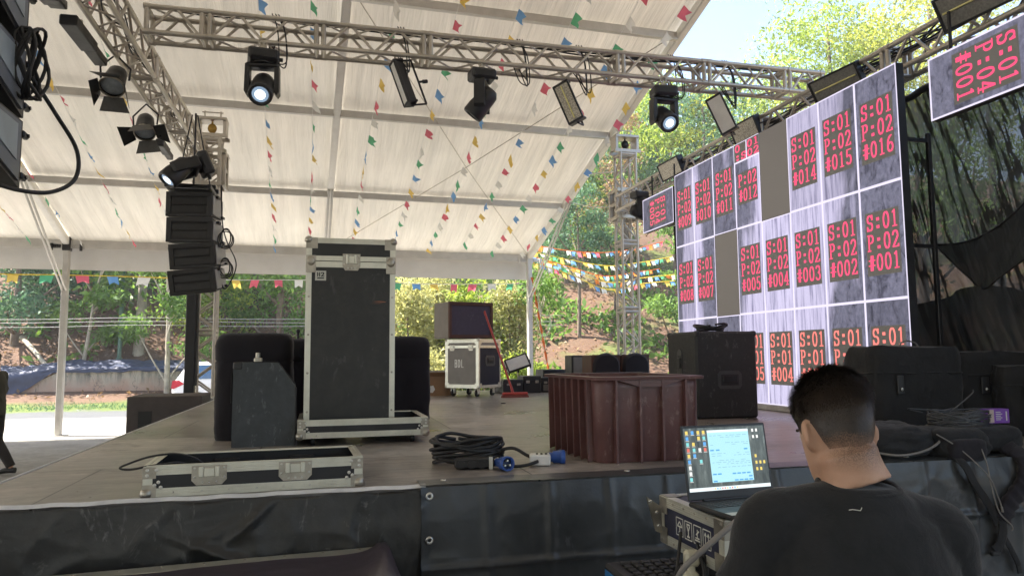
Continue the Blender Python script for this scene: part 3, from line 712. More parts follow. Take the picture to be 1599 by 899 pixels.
for k in range(3):
    t = thing('array_speaker', ['lowest grey speaker box cut by the left edge of the picture', 'middle grey speaker box behind coiled cable at the upper left edge', 'topmost grey speaker box in the upper left corner'][k], 'line array speaker', (-1.72, 4.46, 2.79+.42*k), R(3), 'grey speakers at the left edge')
    mb = MB(); mb.prism([(-.5, -.05), (.30, -.20), (.30, .20), (-.5, .185), (-.56, .1)], -.55, 0, 'x'); mb.build('cabinet', M_['blackplastic'], t)
    mb = MB(); mb.prism([(-.48, -.03), (.24, -.165), (.24, .180), (-.48, .165)], .001, .012, 'x'); mb.build('side_plate', M_['bluegrey'], t)
    mb = MB(); mb.prism([(-.30, .03), (.17, -.06), (.17, .15), (-.30, .14)], .013, .018, 'x'); mb.build('inset_panel', M_['bluepanel'], t)
    mb = MB()
    mb.box(-.56, 0.002, -.562, -.50, .05, .19, .01); mb.build('front_edge', M_['blackmetal'], t)
    for z in (-.12, .13): mb = MB(); mb.box(-.02, .012, .30, .38, z-.02, z+.02, .008); mb.cyl((-.015, .355, z), (.02, .355, z), .012, n=8); mb.build('rigging_lug', M_['blackmetal'], t)
mb = MB()
for k in range(7):
    c = Vector((-1.69+.02*(k % 3), 4.64+.03*nz(k, 3), 3.30+.06*nz(k, 9))); a0 = k*.8; r_ = .13+.04*nz(k, 1)
    mb.tube([(c.x+.04*math.sin(2*a+k), c.y+r_*.9*math.cos(a), c.z+r_*1.6*math.sin(a)) for a in np.linspace(a0, a0+6.6, 26)], .010, 6)
mb.tube(spline([(-1.69, 4.72, 3.25), (-1.60, 4.86, 3.08), (-1.52, 5.0, 2.9), (-1.52, 5.0, 2.72), (-1.60, 4.86, 2.60), (-1.70, 4.66, 2.56), (-1.78, 4.4, 2.56)], 8), .013, 7)
tag(mb.build('coiled_cable', M_['cable']), 'thick black cable coiled on the grey speakers with one loop hanging free', 'cable')
# ------------------------------------------------------------------ lettering from pen strokes
def arc(cx, cy, rx, ry, a0, a1, n=12): return [(cx+rx*math.cos(R(a0+(a1-a0)*i/n)), cy+ry*math.sin(R(a0+(a1-a0)*i/n))) for i in range(n+1)]
GL = {
 '0': [arc(.5, .5, .36, .46, 0, 360, 20)],
 '1': [[(.5, .04), (.5, .96)], [(.26, .04), (.74, .04)], [(.5, .94), (.28, .84)]],
 '2': [arc(.48, .70, .33, .26, 170, -20, 10)+[(.16, .06)], [(.14, .05), (.86, .05), (.86, .16)]],
 '3': [arc(.46, .73, .32, .23, 160, -80, 10), arc(.46, .28, .36, .24, 80, -160, 10)],
 '4': [[(.66, .04), (.66, .96), (.12, .30), (.92, .30)], [(.46, .04), (.86, .04)]],
 '5': [[(.82, .95), (.22, .95), (.20, .52)]+arc(.46, .32, .36, .28, 125, -150, 12)],
 '6': [arc(.5, .30, .34, .26, 0, 360, 16), arc(.72, .42, .56, .54, 180, 95, 8)],
 '7': [[(.14, .82), (.14, .95), (.86, .95), (.44, .04)]],
 '8': [arc(.5, .74, .28, .21, 0, 360, 14), arc(.5, .28, .35, .24, 0, 360, 16)],
 '9': [arc(.5, .70, .34, .26, 0, 360, 16), arc(.28, .58, .56, .54, 0, -85, 8)],
 'S': [arc(.5, .72, .33, .23, 25, 265, 12)+arc(.5, .28, .36, .23, 85, -160, 12), [(.85, .70), (.85, .95)], [(.14, .28), (.14, .05)]],
 'P': [[(.24, .04), (.24, .96)], [(.08, .04), (.44, .04)], [(.10, .96), (.52, .96)]+arc(.50, .73, .36, .23, 90, -90, 10)+[(.24, .50)]],
 '#': [[(.38, .08), (.46, .92)], [(.62, .08), (.70, .92)], [(.12, .36), (.92, .36)], [(.14, .66), (.94, .66)]],
 ':': [[(.44, .20), (.56, .20)], [(.44, .66), (.56, .66)]],
 'B': [[(.2, .05), (.2, .95), (.55, .95)]+arc(.55, .74, .25, .21, 90, -90, 8)+[(.2, .53)], [(.55, .53)]+arc(.55, .29, .3, .24, 90, -90, 8)+[(.2, .05)]],
 'D': [[(.2, .05), (.2, .95), (.45, .95)]+arc(.45, .5, .38, .45, 90, -90, 10)+[(.2, .05)]],
 'L': [[(.25, .95), (.25, .05), (.8, .05)]], 'H': [[(.2, .05), (.2, .95)], [(.8, .05), (.8, .95)], [(.2, .5), (.8, .5)]], '.': [[(.45, .06), (.55, .06)]],
}
def hull(pts):
    pts = sorted(set(pts))
    def half(ps):
        o = []
        for p in ps:
            while len(o) > 1 and (o[-1][0]-o[-2][0])*(p[1]-o[-2][1])-(o[-1][1]-o[-2][1])*(p[0]-o[-2][0]) <= 1e-12: o.pop()
            o.append(p)
        return o[:-1]
    return half(pts)+half(pts[::-1])
def letters(mb, txt, P, x0, y0, cw, ch, pen=(.085, .035), n=None, adv=1.0):
    """P(u, v, d) maps text plane to space; d lifts off the surface"""
    k = 0
    for i, c in enumerate(txt):
        for st_ in GL.get(c, []):
            for a, b in zip(st_[:-1], st_[1:]):
                pts = []
                pw, ph = (pen[0]*1.5, pen[1]*2.6) if c in ':.' else pen
                for q in (a, b):
                    for sx in (-1, 1):
                        for sy in (-1, 1): pts.append((round(x0+(i*adv+.08+q[0]*.84)*cw+sx*pw*cw, 6), round(y0+q[1]*ch+sy*ph*ch, 6)))
                k += 1; h_ = hull(pts)
                mb.poly([P(u, v, .0002*((k*7) % 11)/11) for u, v in h_])
    return mb
# ------------------------------------------------------------------ the screen wall
LX, LY0, LZ0 = 4.60, 4.93, 1.065            # right end (near) of the wall; columns run away from the camera
ES = .183                                     # what a full white pixel gives off here
def rock_screen():
    m, n, l, b = new_mat('screen_picture')
    tc = n.new('ShaderNodeTexCoord').outputs['Object']
    sp = n.new('ShaderNodeSeparateXYZ'); l.new(tc, sp.inputs[0])
    big = noise_tex(n, l, mapping(n, l, tc, (1, 1.0, .28)), 1.4, 5, .62, .4)
    bump_ = ramp(n, l, math_n(n, l, 'MULTIPLY', math_n(n, l, 'ABSOLUTE', math_n(n, l, 'ADD', math_n(n, l, 'MULTIPLY_ADD', sp.outputs[2], .16, sp.outputs[1]), -(1.55+.35))), 1/.95), [(.35, 1), (1, 0)])
    bump2 = ramp(n, l, math_n(n, l, 'MULTIPLY', math_n(n, l, 'ABSOLUTE', math_n(n, l, 'ADD', math_n(n, l, 'MULTIPLY_ADD', sp.outputs[2], .06, sp.outputs[1]), -3.72)), 1/.4), [(.3, .75), (1, 0)])
    k = math_n(n, l, 'ADD', math_n(n, l, 'MULTIPLY_ADD', bump_, .75, math_n(n, l, 'MULTIPLY', bump2, .5)), math_n(n, l, 'MULTIPLY_ADD', big, 1.6, -.82))
    mask = ramp(n, l, k, [(.18, 0), (.36, 1)])
    streak = noise_tex(n, l, mapping(n, l, tc, (1, 22, 1.1)), 1.0, 5, .7, .2)
    fall = mixc(n, l, ramp(n, l, streak, [(.36, 0), (.52, 1)]), (.26, .245, .40), (.73, .68, .93))
    grit = noise_tex(n, l, mapping(n, l, tc, (1, 1, .8)), 26, 6, .75); crack = noise_tex(n, l, mapping(n, l, tc, (1, 2.2, 1)), 3.6, 8, .72, 1.2)
    rock = mixc(n, l, ramp(n, l, grit, [(.28, 0), (.72, 1)]), (.10, .10, .150), (.28, .278, .385))
    rock = mixc(n, l, ramp(n, l, crack, [(.38, .75), (.48, 0)]), rock, (.035, .035, .06))
    rock = mixc(n, l, ramp(n, l, crack, [(.55, 0), (.72, .6)]), rock, (.36, .35, .50))
    c = mixc(n, l, mask, rock, fall)
    oi = n.new('ShaderNodeObjectInfo'); l.new(c, b.inputs['Emission Color']); l.new(math_n(n, l, 'MULTIPLY_ADD', oi.outputs['Random'], ES*.34, ES*.83), b.inputs['Emission Strength'])   # modules age unevenly
    b.inputs['Base Color'].default_value = (.03, .03, .03, 1); b.inputs['Roughness'].default_value = .55; b.inputs['Specular IOR Level'].default_value = .15
    return m
M_['screen'] = rock_screen()
M_['screenline'] = glow('screen_white_line', (.86, .80, 1.0), ES*1.25)
M_['screenred'] = glow('screen_red_text', (.95, .065, .18), ES*1.65)
M_['screenred2'] = glow('screen_pale_red_text', (.95, .22, .19), ES*1.6)
M_['screenbox'] = glow('screen_text_box', (.125, .115, .10), ES)
M_['screenoff'] = glow('screen_blank_panel', (.165, .145, .128), ES)
M_['screenback'] = pm('screen_cabinet', (.03, .03, .032), .5, .2, .2)
led = thing('screen_wall', 'tall lit screen wall of numbered panels showing rock and waterfalls', 'screen', (LX, LY0, LZ0))
CW, CH = .5, .985
def wall_P(c, r):    # local surface point: u runs left to right as seen (towards the camera), v upward
    y1 = (c+1)*CW; z0 = (2-r)*CH
    return lambda u, v, d=0: (-.004-d, y1-u*CW, z0+v*CH)
def panel(c, r, txt, shift=0.0, off=False, pale=False, cut=None):
    y0, z0 = c*CW, (2-r)*CH; P = wall_P(c, r)
    mb = MB(); mb.box(0, .075, y0+.001, y0+CW-.001, z0+.001, z0+CH-.001, 0); p = mb.build('screen_panel', M_['screenback'], led)
    mb = MB(); g_ = 0.004
    mb.add([(-.0015, y0+g_, z0+g_), (-.0015, y0+CW-g_, z0+g_), (-.0015, y0+CW-g_, z0+CH-g_), (-.0015, y0+g_, z0+CH-g_)], [(0, 1, 2, 3)])
    mb.build('screen_face', M_['screenoff'] if off else M_['screen'], p)
    if off: return
    mb = MB(); lw = .022
    for u0, u1, v0, v1 in ((0, 1, 0, lw*.55), (0, 1, 1-lw*.55, 1), (0, lw*1.1, lw*.55, 1-lw*.55), (1-lw*1.1, 1, lw*.55, 1-lw*.55)):
        mb.poly([P(u0, v0), P(u1, v0), P(u1, v1), P(u0, v1)])
    mb.build('outline', M_['screenline'], p)
    if not txt: return
    bx = MB(); tm = MB()
    v0, v1 = .215+shift, .215+shift+.187*len(txt)
    bx.poly([P(.11, v0, .0008), P(.89, v0, .0008), P(.89, v1, .0008), P(.11, v1, .0008)]); bx.build('text_box', M_['screenbox'], p)
    for i, line in enumerate(txt):
        letters(tm, line, lambda u, v, d=0: P(u, v, .0016+d), .125, v1-.178*(i+1)+.012, .19, .148, (.088, .036))
    tm.build('lettering', M_['screenred2'] if pale else M_['screenred'], p)
for c in range(8):     # column 0 is nearest
    top = {0: '#016', 1: '#015', 2: '#014', 4: '#012', 5: '#011', 6: '#010', 7: '#009'}
    mid = {0: '#001', 1: '#002', 2: '#003', 3: '#004', 4: '#005', 6: '#007', 7: '#008'}
    panel(c, 0, (('P:02', top[c]) if c == 4 else ('S:01', 'P:02', top[c])) if c in top else None, {1: .02, 4: .05}.get(c, 0), off=c == 3)
    panel(c, 1, ('S:01', 'P:02', mid[c]) if c in mid else None, off=c == 5)
    panel(c, 2, ('S:01', 'P:01', '#00%d' % (c+1)), pale=True)
# the top of panel 012 shows a misplaced strip of other text
mb = MB(); P = wall_P(4, 0)
mb.poly([P(.0, .78, .0012), P(1, .78, .0012), P(1, .992, .0012), P(0, .992, .0012)]); xs_ = mb.build('misplaced_strip', M_['screenbox'], led)
mb = MB(); letters(mb, '0 01', lambda u, v, d=0: P(u, v, .002+d), .02, .895, .25, .085, (.09, .05)); letters(mb, ':S02', lambda u, v, d=0: P(u, v, .002+d), .02, .79, .25, .085, (.09, .05)); mb.build('lettering', M_['screenred'], xs_)
mb = MB(); mb.poly([P(0, .765, .002), P(1, .765, .002), P(1, .785, .002), P(0, .785, .002)]); mb.poly([P(.49, .785, .0022), P(.53, .785, .0022), P(.53, .99, .0022), P(.49, .99, .0022)]); mb.build('strip_line', M_['screenline'], xs_)
mb = MB(); mb.box(-.01, .11, -.02, 8*CW+.02, -.06, -.002, .004); mb.build('base_rail', M_['edge_trim'], led)
mb = MB()
for y in (.02, 1.9, 3.9): mb.box(.30, .335, y, y+.035, -.06, 2.38, .004); mb.box(.09, .30, y+.005, y+.03, 1.4, 1.43, 0); mb.box(.09, .30, y+.005, y+.03, 2.3, 2.33, 0)
mb.build('rear_frame', M_['blackmetal'], led)
def turned_panel(label, y0, z0, txt, w_=1.0, h_=.5):
    t = thing('turned_screen', label, 'screen', (LX, y0, z0), group='screens turned on their side')
    P = lambda u, v, d=0: (-.004-d, w_-u*w_, v*h_)
    mb = MB(); mb.box(0, .075, 0, w_, 0, h_, .002); mb.build('cabinet', M_['screenback'], t)
    mb = MB(); mb.poly([P(.004, .008, -.0025), P(.996, .008, -.0025), P(.996, .992, -.0025), P(.004, .992, -.0025)]); f = mb.build('screen_face', M_['screen'], t)
    mb = MB()
    for u0, u1, v0, v1 in ((0, 1, 0, .03), (0, 1, .97, 1), (0, .016, .03, .97), (.984, 1, .03, .97)): mb.poly([P(u0, v0), P(u1, v0), P(u1, v1), P(u0, v1)])
    mb.build('outline', M_['screenline'], f)
    mb = MB(); mb.poly([P(.225, .11, .0008), P(.775, .11, .0008), P(.775, .89, .0008), P(.225, .89, .0008)]); mb.build('text_box', M_['screenbox'], f)
    tm = MB()
    for i, line in enumerate(txt):                 # turned a quarter to the right: lines run downward, first line on the right
        letters(tm, line, lambda u, v, d=0: P((.775-.178*(i+1)+.012)+v, 1-u, .0016+d), .125, 0, .19, .148, (.088, .036))
    tm.build('lettering', M_['screenred'], f)
    for y_ in (.12, w_-.14): mb = MB(); mb.box(.085, .105, y_, y_+.02, h_*.5, h_+.35, .002); mb.build('hanging_bracket', M_['blackmetal'], t)
    return t
turned_panel('screen turned on its side reading P 04 001 at the right edge of the picture', 3.60, 3.405, ('S:01', 'P:04', '#001'))
turned_panel('small screen turned on its side left of the screen wall by the tower', 8.99, 3.40, ('S:01', 'P:04', '#005'), .98, .5)
# ------------------------------------------------------------------ black shade cloth behind the screen
def shade_cloth(name, dens0, dens1, slant=.30):
    m, n, l, b = new_mat(name)
    tc = n.new('ShaderNodeTexCoord').outputs['Object']; sp = n.new('ShaderNodeSeparateXYZ'); l.new(tc, sp.inputs[0])
    s_ = math_n(n, l, 'MULTIPLY_ADD', sp.outputs[2], -slant, sp.outputs[1])      # gathers run slanting down the cloth
    cb = n.new('ShaderNodeCombineXYZ'); l.new(s_, cb.inputs[0]); l.new(math_n(n, l, 'MULTIPLY', sp.outputs[2], .11), cb.inputs[1])
    f = noise_tex(n, l, cb.outputs[0], 3.2, 3, .6); g_ = noise_tex(n, l, cb.outputs[0], 6.5, 3, .6); h_ = noise_tex(n, l, cb.outputs[0], 24, 2, .5)
    soft = ramp(n, l, f, [(.35, dens0), (.62, dens0+.6*(dens1-dens0))])
    lines = ramp(n, l, math_n(n, l, 'ABSOLUTE', math_n(n, l, 'ADD', g_, -.5)), [(.022, dens1), (.075, 0)])
    fine = ramp(n, l, math_n(n, l, 'ABSOLUTE', math_n(n, l, 'ADD', h_, -.52)), [(.015, dens0+.08), (.06, 0)])
    d = math_n(n, l, 'MAXIMUM', math_n(n, l, 'MAXIMUM', soft, lines), fine)
    b.inputs['Base Color'].default_value = (.026, .028, .030, 1); b.inputs['Roughness'].default_value = .8
    t = n.new('ShaderNodeBsdfTranslucent'); t.inputs[0].default_value = (.13, .14, .13, 1)
    x = n.new('ShaderNodeMixShader'); l.new(math_n(n, l, 'MULTIPLY_ADD', lines, -.47, .48), x.inputs[0]); l.new(b.outputs[0], x.inputs[1]); l.new(t.outputs[0], x.inputs[2])
    tr = n.new('ShaderNodeBsdfTransparent'); y = n.new('ShaderNodeMixShader'); l.new(d, y.inputs[0]); l.new(tr.outputs[0], y.inputs[1]); l.new(x.outputs[0], y.inputs[2])
    l.new(y.outputs[0], n['Material Output'].inputs[0]); return m
M_['shade'] = shade_cloth('black_shade_cloth', .86, .995)
M_['shade2'] = shade_cloth('black_shade_cloth_double', .90, .995)
bk = thing('shade_cloth', 'gathered black shade cloth with see through folds hanging behind the screen at right', 'shade cloth', (5.55, 0, 0))
def fn(i, j):
    y = 1.6+4.75*i; z = 4.12-3.2*j; q = y-.30*z
    return (.07*math.sin(q*13+2.2*nz(q*2, z*.3))*(.4+.6*j)+.12*nz(y*1.3, z*.6)+.04*nz(q*9, z*.3), y+.2*nz(y*1.1, z*.5, 7)*j, z-.03*abs(math.sin(y*4))*(1-j))
mb = MB(); mb.grid(260, 44, fn); mb.build('cloth', M_['shade'], bk)
mb = MB()
mb.tube([(.0+.04*nz(i*.8), 1.6+4.75*i/40, 4.13+.025*nz(i*.9, 3)-.03*abs(math.sin((1.6+4.75*i/40)*4))) for i in range(41)], .035, 7); mb.build('gathered_hem', M_['bagcloth'], bk)
tpx = [(1462, 382), (1490, 381), (1520, 374), (1552, 358), (1580, 336), (1604, 312), (1640, 270), (1700, 210)]
bpx = [(1462, 384), (1490, 412), (1512, 432), (1535, 451), (1562, 432), (1599, 405), (1640, 380), (1700, 340)]
tp = spline([at_x(a, b, 5.36)-Vector((5.55, 0, 0)) for a, b in tpx], 6); bt = spline([at_x(a, b, 5.34)-Vector((5.55, 0, 0)) for a, b in bpx], 6); nn_ = len(tp)-1
mb = MB(); mb.grid(nn_, 8, lambda i, j: tp[round(i*nn_)].lerp(bt[round(i*nn_)], j)+Vector((.03*nz(i*12, j*3), 0, 0))); mb.build('doubled_layer', M_['shade2'], bk)
mb = MB()
def fn(i, j):
    y = 1.7+4.5*i; z = 2.05+.25*nz(y*.9, 2)-1.15*j
    return (-.20+.06*math.sin((y-.3*z)*11)+.04*nz(y*5, z), y, z)
mb.grid(160, 12, fn); mb.build('lower_layer', M_['shade2'], bk)
mb = MB(); mb.tube(tp, .011, 6); mb.tube(bt, .009, 6); mb.build('seam', M_['bagcloth'], bk)
dk = thing('side_drape', 'narrow black drape hanging at the far end of the screen wall', 'drape', (4.78, 8.95, 0))
mb = MB(); mb.grid(30, 16, lambda i, j: (.03*math.sin(i*16)*(.5+.5*j)+.1*i, .05+.55*i*(1-.35*j), 3.45-2.42*j)); mb.build('cloth', M_['bagcloth'], dk)
mb = MB(); mb.cyl((.05, 0, 3.46), (.05, .65, 3.46), .02); mb.build('hanging_pole', M_['blackmetal'], dk)
M_['handleplate'] = pm('handle_plastic', (.055, .055, .056), .4, 0, .2, 9)
# ------------------------------------------------------------------ flight case fittings
def ball_corner(parent, mat, x, y, z, sx, sy, sz, r=.028, plate=.07):
    mb = MB(); r *= .92; mb.ell((x-sx*.013, y-sy*.013, z-sz*.013), r, r, r, 12, 8)
    mb.box(x-sx*plate, x+sx*.003, y+sy*.0015, y+sy*.005, z-sz*plate, z, 0); mb.box(x+sx*.0015, x+sx*.005, y-sy*plate, y, z-sz*plate, z, 0)
    mb.box(x-sx*plate, x, y-sy*plate, y, z+sz*.0015, z+sz*.005, 0); mb.build('corner_cap', mat, parent)
def rivets(mb, pts, n, r=.006):
    x, y, z = frame(Vector(n))
    for p in pts: mb.cyl(Vector(p), Vector(p)+Vector(n)*.003, r, r*.6, 8)
def latch(parent, cx, y, z, w=.125, h=.085):
    """recessed butterfly latch on a face looking to -y"""
    mb = MB(); mb.prism([(cx-w/2, z+h/2), (cx+w/2, z+h/2), (cx+w/2, z-h*.25), (cx+w*.36, z-h/2), (cx-w*.36, z-h/2), (cx-w/2, z-h*.25)], y-.004, y-.0012, 'y')
    p = mb.build('latch', M_['steel'], parent)
    mb = MB(); mb.box(cx-w*.30, cx-w*.16, y-.011, y-.0045, z-h*.1, z+h*.44, .003); mb.box(cx+w*.16, cx+w*.30, y-.011, y-.0045, z-h*.1, z+h*.44, .003)
    mb.box(cx-w*.15, cx+w*.15, y-.009, y-.0045, z-h*.08, z+h*.36, .003)
    mb.cyl((cx, y-.012, z+h*.1), (cx, y-.004, z+h*.1), .012, n=10); mb.build('latch_wing', M_['edge'], p)
    mb = MB(); rivets(mb, [(cx+s_*w*.42, y-.004, z+q*h) for s_ in (-1, 1) for q in (.36, -.1)]+[(cx+s_*w*.2, y-.004, z-h*.36) for s_ in (-1, 0, 1)], (0, -1, 0)); mb.build('rivet', M_['rivet'], p)
def edge_bar(mb, p, q, n1, n2, w=.032):
    """angle profile along p-q lying on the faces with outward normals n1, n2"""
    p, q, n1, n2 = Vector(p), Vector(q), Vector(n1), Vector(n2); t_ = .002
    for a, b in ((n1, n2), (n2, n1)):
        o0, o1 = a*.0008, a*(t_+.0008)
        vs = []
        for e in (p, q):
            for off, wid in ((o0, 0), (o1, 0), (o1, -w), (o0, -w)): vs.append(e+off+b*(wid+(t_ if wid == 0 else 0)))
        mb.add(vs, [(0, 1, 2, 3), (7, 6, 5, 4), (0, 4, 5, 1), (1, 5, 6, 2), (2, 6, 7, 3), (3, 7, 4, 0)])
    for k in (.3, .5, .75): mb.tube([p.lerp(q, .0)+n1*.003-n2*w*k, q+n1*.003-n2*w*k], .0009, 4)
def case_edges(mb, x0, x1, y0, y1, z0, z1, w=.032, skip=()):
    X, Y, Z = Vector((1, 0, 0)), Vector((0, 1, 0)), Vector((0, 0, 1))
    for sy, y in ((-1, y0), (1, y1)):
        for sz, z in ((-1, z0), (1, z1)):
            if ('y', sy, sz) not in skip: edge_bar(mb, (x0, y, z), (x1, y, z), Y*sy, Z*sz, w)
    for sx, x in ((-1, x0), (1, x1)):
        for sz, z in ((-1, z0), (1, z1)): edge_bar(mb, (x, y0, z), (x, y1, z), X*sx, Z*sz, w)
        for sy, y in ((-1, y0), (1, y1)): edge_bar(mb, (x, y, z0), (x, y, z1), X*sx, Y*sy, w)
M_['sticker'] = pm('white_sticker', (.62, .62, .55), .5, 0, .06)
M_['ink'] = pm('black_ink', (.02, .02, .02), .6)
M_['orangescratch'] = pm('orange_scratch', (.30, .12, .06), .6)
def caster(mb, c, r=.045):
    mb.cyl((c[0]-.014, c[1], c[2]), (c[0]+.014, c[1], c[2]), r, n=14)
# tall case standing in its wheeled tray
tc_ = thing('tall_flight_case', 'tall black flight case standing upright with aluminium edges and a latch near its top', 'flight case', (.18, 5.36, 1.10), R(.5))
x0, x1, d, zt_ = -.312, .312, .46, 1.35
mb = MB(); mb.box(x0, x1, 0, d, 0, zt_, .003); mb.build('case_body', M_['blackpanel'], tc_)
mb = MB(); case_edges(mb, x0, x1, 0, d, 0, zt_, .036); mb.build('edge_profile', M_['edge'], tc_)
mb = MB()
zb = 1.185
mb.box(x0-.004, x1+.004, -.0075, -.0032, zb-.045, zb-.002, .001); mb.box(x0-.004, x1+.004, -.0085, -.0032, zb+.002, zb+.038, .001); mb.box(x1+.0035, x1+.008, 0, d, zb-.045, zb+.038, .001); mb.box(x0-.008, x0-.0035, 0, d, zb-.045, zb+.038, .001)
mb.build('lid_seam', M_['edge'], tc_)
for sx, x in ((-1, x0), (1, x1)):
    for sy, y in ((-1, 0), (1, d)): ball_corner(tc_, M_['steel'], x, y, zt_, sx, sy, 1, .032, .075)
    mb = MB(); mb.box(x-sx*.065, x+sx*.005, -.0125, -.009, zb-.085, zb+.04, .002); mb.ell((x-sx*.03, -.012, zb+.0), .03, .012, .035, 10, 7); mb.build('hinge_plate', M_['steel'], tc_)
latch(tc_, 0, -.0085, zb-.005, .125, .12)
mb = MB(); rivets(mb, [(s_*.293, -.003, .12+k*.27) for s_ in (-1, 1) for k in range(4)], (0, -1, 0), .008); mb.build('rivet', M_['steel'], tc_)
mb = MB(); mb.box(-.252, -.176, -.003, -.0008, 1.045, 1.115, 0); s_ = mb.build('sticker', M_['sticker'], tc_)
mb = MB(); letters(mb, 'H2', lambda u, v, d=0: (-.252+u*.076, -.0036-d, 1.045+v*.07), .14, .40, .36, .44, (.13, .06)); mb.box(-.238, -.19, -.0042, -.0034, 1.058, 1.066, 0); mb.build('lettering', M_['ink'], s_)
mb = MB(); mb.prism([(.150, .898), (.24, .893), (.252, .898), (.2, .903)], -.0012, -.0006, 'y'); mb.prism([(.13, .884), (.23, .890), (.2, .885)], -.0012, -.0006, 'y'); mb.build('scratch', M_['orangescratch'], tc_)
def open_tray(name, label, loc, rz, W, D, H, casters=True, latches=(), floor_h=.012):
    t = thing(name, label, 'flight case tray', loc, rz)
    a = W/2; zf = .0
    mb = MB(); th = .012
    mb.box(-a, a, 0, th, 0, H); mb.box(-a, a, D-th, D, 0, H); mb.box(-a, -a+th, th, D-th, 0, H); mb.box(a-th, a, th, D-th, 0, H); mb.box(-a+th, a-th, th, D-th, 0, floor_h)
    mb.build('tray_walls', M_['caseblack'], t)
    mb = MB()
    case_edges(mb, -a, a, 0, D, 0, H, .036)
    for y in (0, D): mb.box(-a+.01, a-.01, y-.004 if y == 0 else y-.014, y+.014 if y == 0 else y+.004, H+.0005, H+.006, .001)
    for x in (-a, a): mb.box(x-.004 if x < 0 else x-.014, x+.014 if x < 0 else x+.004, .015, D-.015, H+.0005, H+.006, .001)
    mb.build('edge_profile', M_['edge'], t)
    for sx, x in ((-1, -a), (1, a)):
        for sy, y in ((-1, 0), (1, D)): ball_corner(t, M_['steel'], x, y, 0, sx, sy, -1, .032, .052)
        mb = MB(); mb.box(x-sx*.05, x+sx*.0045, -.0052, -.0035, H-.05, H-.002, .001); mb.build('corner_plate', M_['steel'], t)
    mb = MB(); pts = []
    for sx, x in ((-1, -a), (1, a)):
        pts += [(x-sx*.014, -.005, H-.014), (x-sx*.014, -.005, H-.036), (x-sx*.05, -.005, H-.014), (x-sx*.045, -.005, .05), (x-sx*.06, -.005, .062), (x-sx*.07, -.005, .04)]
    rivets(mb, pts, (0, -1, 0), .008); rivets(mb, [(-a+.12+k*(W-.24)/6, -.003, .016) for k in range(7)], (0, -1, 0), .005); mb.build('rivet', M_['rivet'], t)
    for x in latches: latch(t, x, -.004, H-.045, .145, .085)
    if casters:
        for x in (-a+.10, a-.10):
            for y in (.08, D-.08):
                mb = MB(); caster(mb, (x, y, -.028), .028); mb.build('caster', M_['cable'], t)
    return t
dt = open_tray('case_tray', 'wheeled case tray under the tall upright case with dark slots in its rim', (.275, 5.20, 1.056), R(.6), .88, .66, .115, True)
for x in (-.16, .12): mb = MB(); mb.box(x-.05, x+.05, -.0046, -.0035, .045, .078, .001); mb.build('hand_slot', M_['cable'], dt)
ft = open_tray('shallow_case', 'open shallow flight case lid lying upturned at the near stage edge', (-.285, 3.535, 1.004), R(2.4), .93, .44, .128, False, (-.20, .165))
for x in (-.16, .20): mb = MB(); mb.box(x-.06, x+.06, .40, .427, .04, .10, .006); mb.build('foam_block', M_['cable'], ft)
mb = MB(); mb.tube(spline([(-.50, 3.66, 1.09), (-.56, 3.64, 1.145), (-.64, 3.62, 1.172), (-.74, 3.59, 1.168), (-.82, 3.55, 1.145), (-.845, 3.52, 1.132), (-.80, 3.51, 1.126), (-.72, 3.53, 1.136), (-.62, 3.58, 1.139), (-.56, 3.62, 1.10)], 8), .0048, 7)
tag(mb.build('rubber_seal', M_['cable']), 'loose loop of black rubber cord hanging out of the open case lid', 'cord')
# wedge monitor on end
wm = thing('wedge_speaker', 'slate grey wedge speaker stood on end with one cut corner', 'speaker', (-.595, 5.28, 1.0), R(2))
mb = MB(); mb.prism([(0, 0), (.425, 0), (.405, .41), (.285, .565), (.04, .57), (0, .55)], 0, .38, 'y'); mb.build('cabinet', M_['greypaint'], wm)
mb = MB(); mb.box(-.003, .06, -.004, .1, .52, .573, .008); mb.build('corner_guard', M_['blackplastic'], wm)
mb = MB(); mb.box(.40, .415, -.004, .02, .0, .40, .004); mb.build('edge_strip', M_['blackplastic'], wm)
mb = MB(); mb.cyl((.15, .12, .57), (.15, .12, .635), .016, n=10); mb.box(.125, .18, .10, .14, .57, .60, .005); mb.build('pole_socket', M_['steel'], wm)
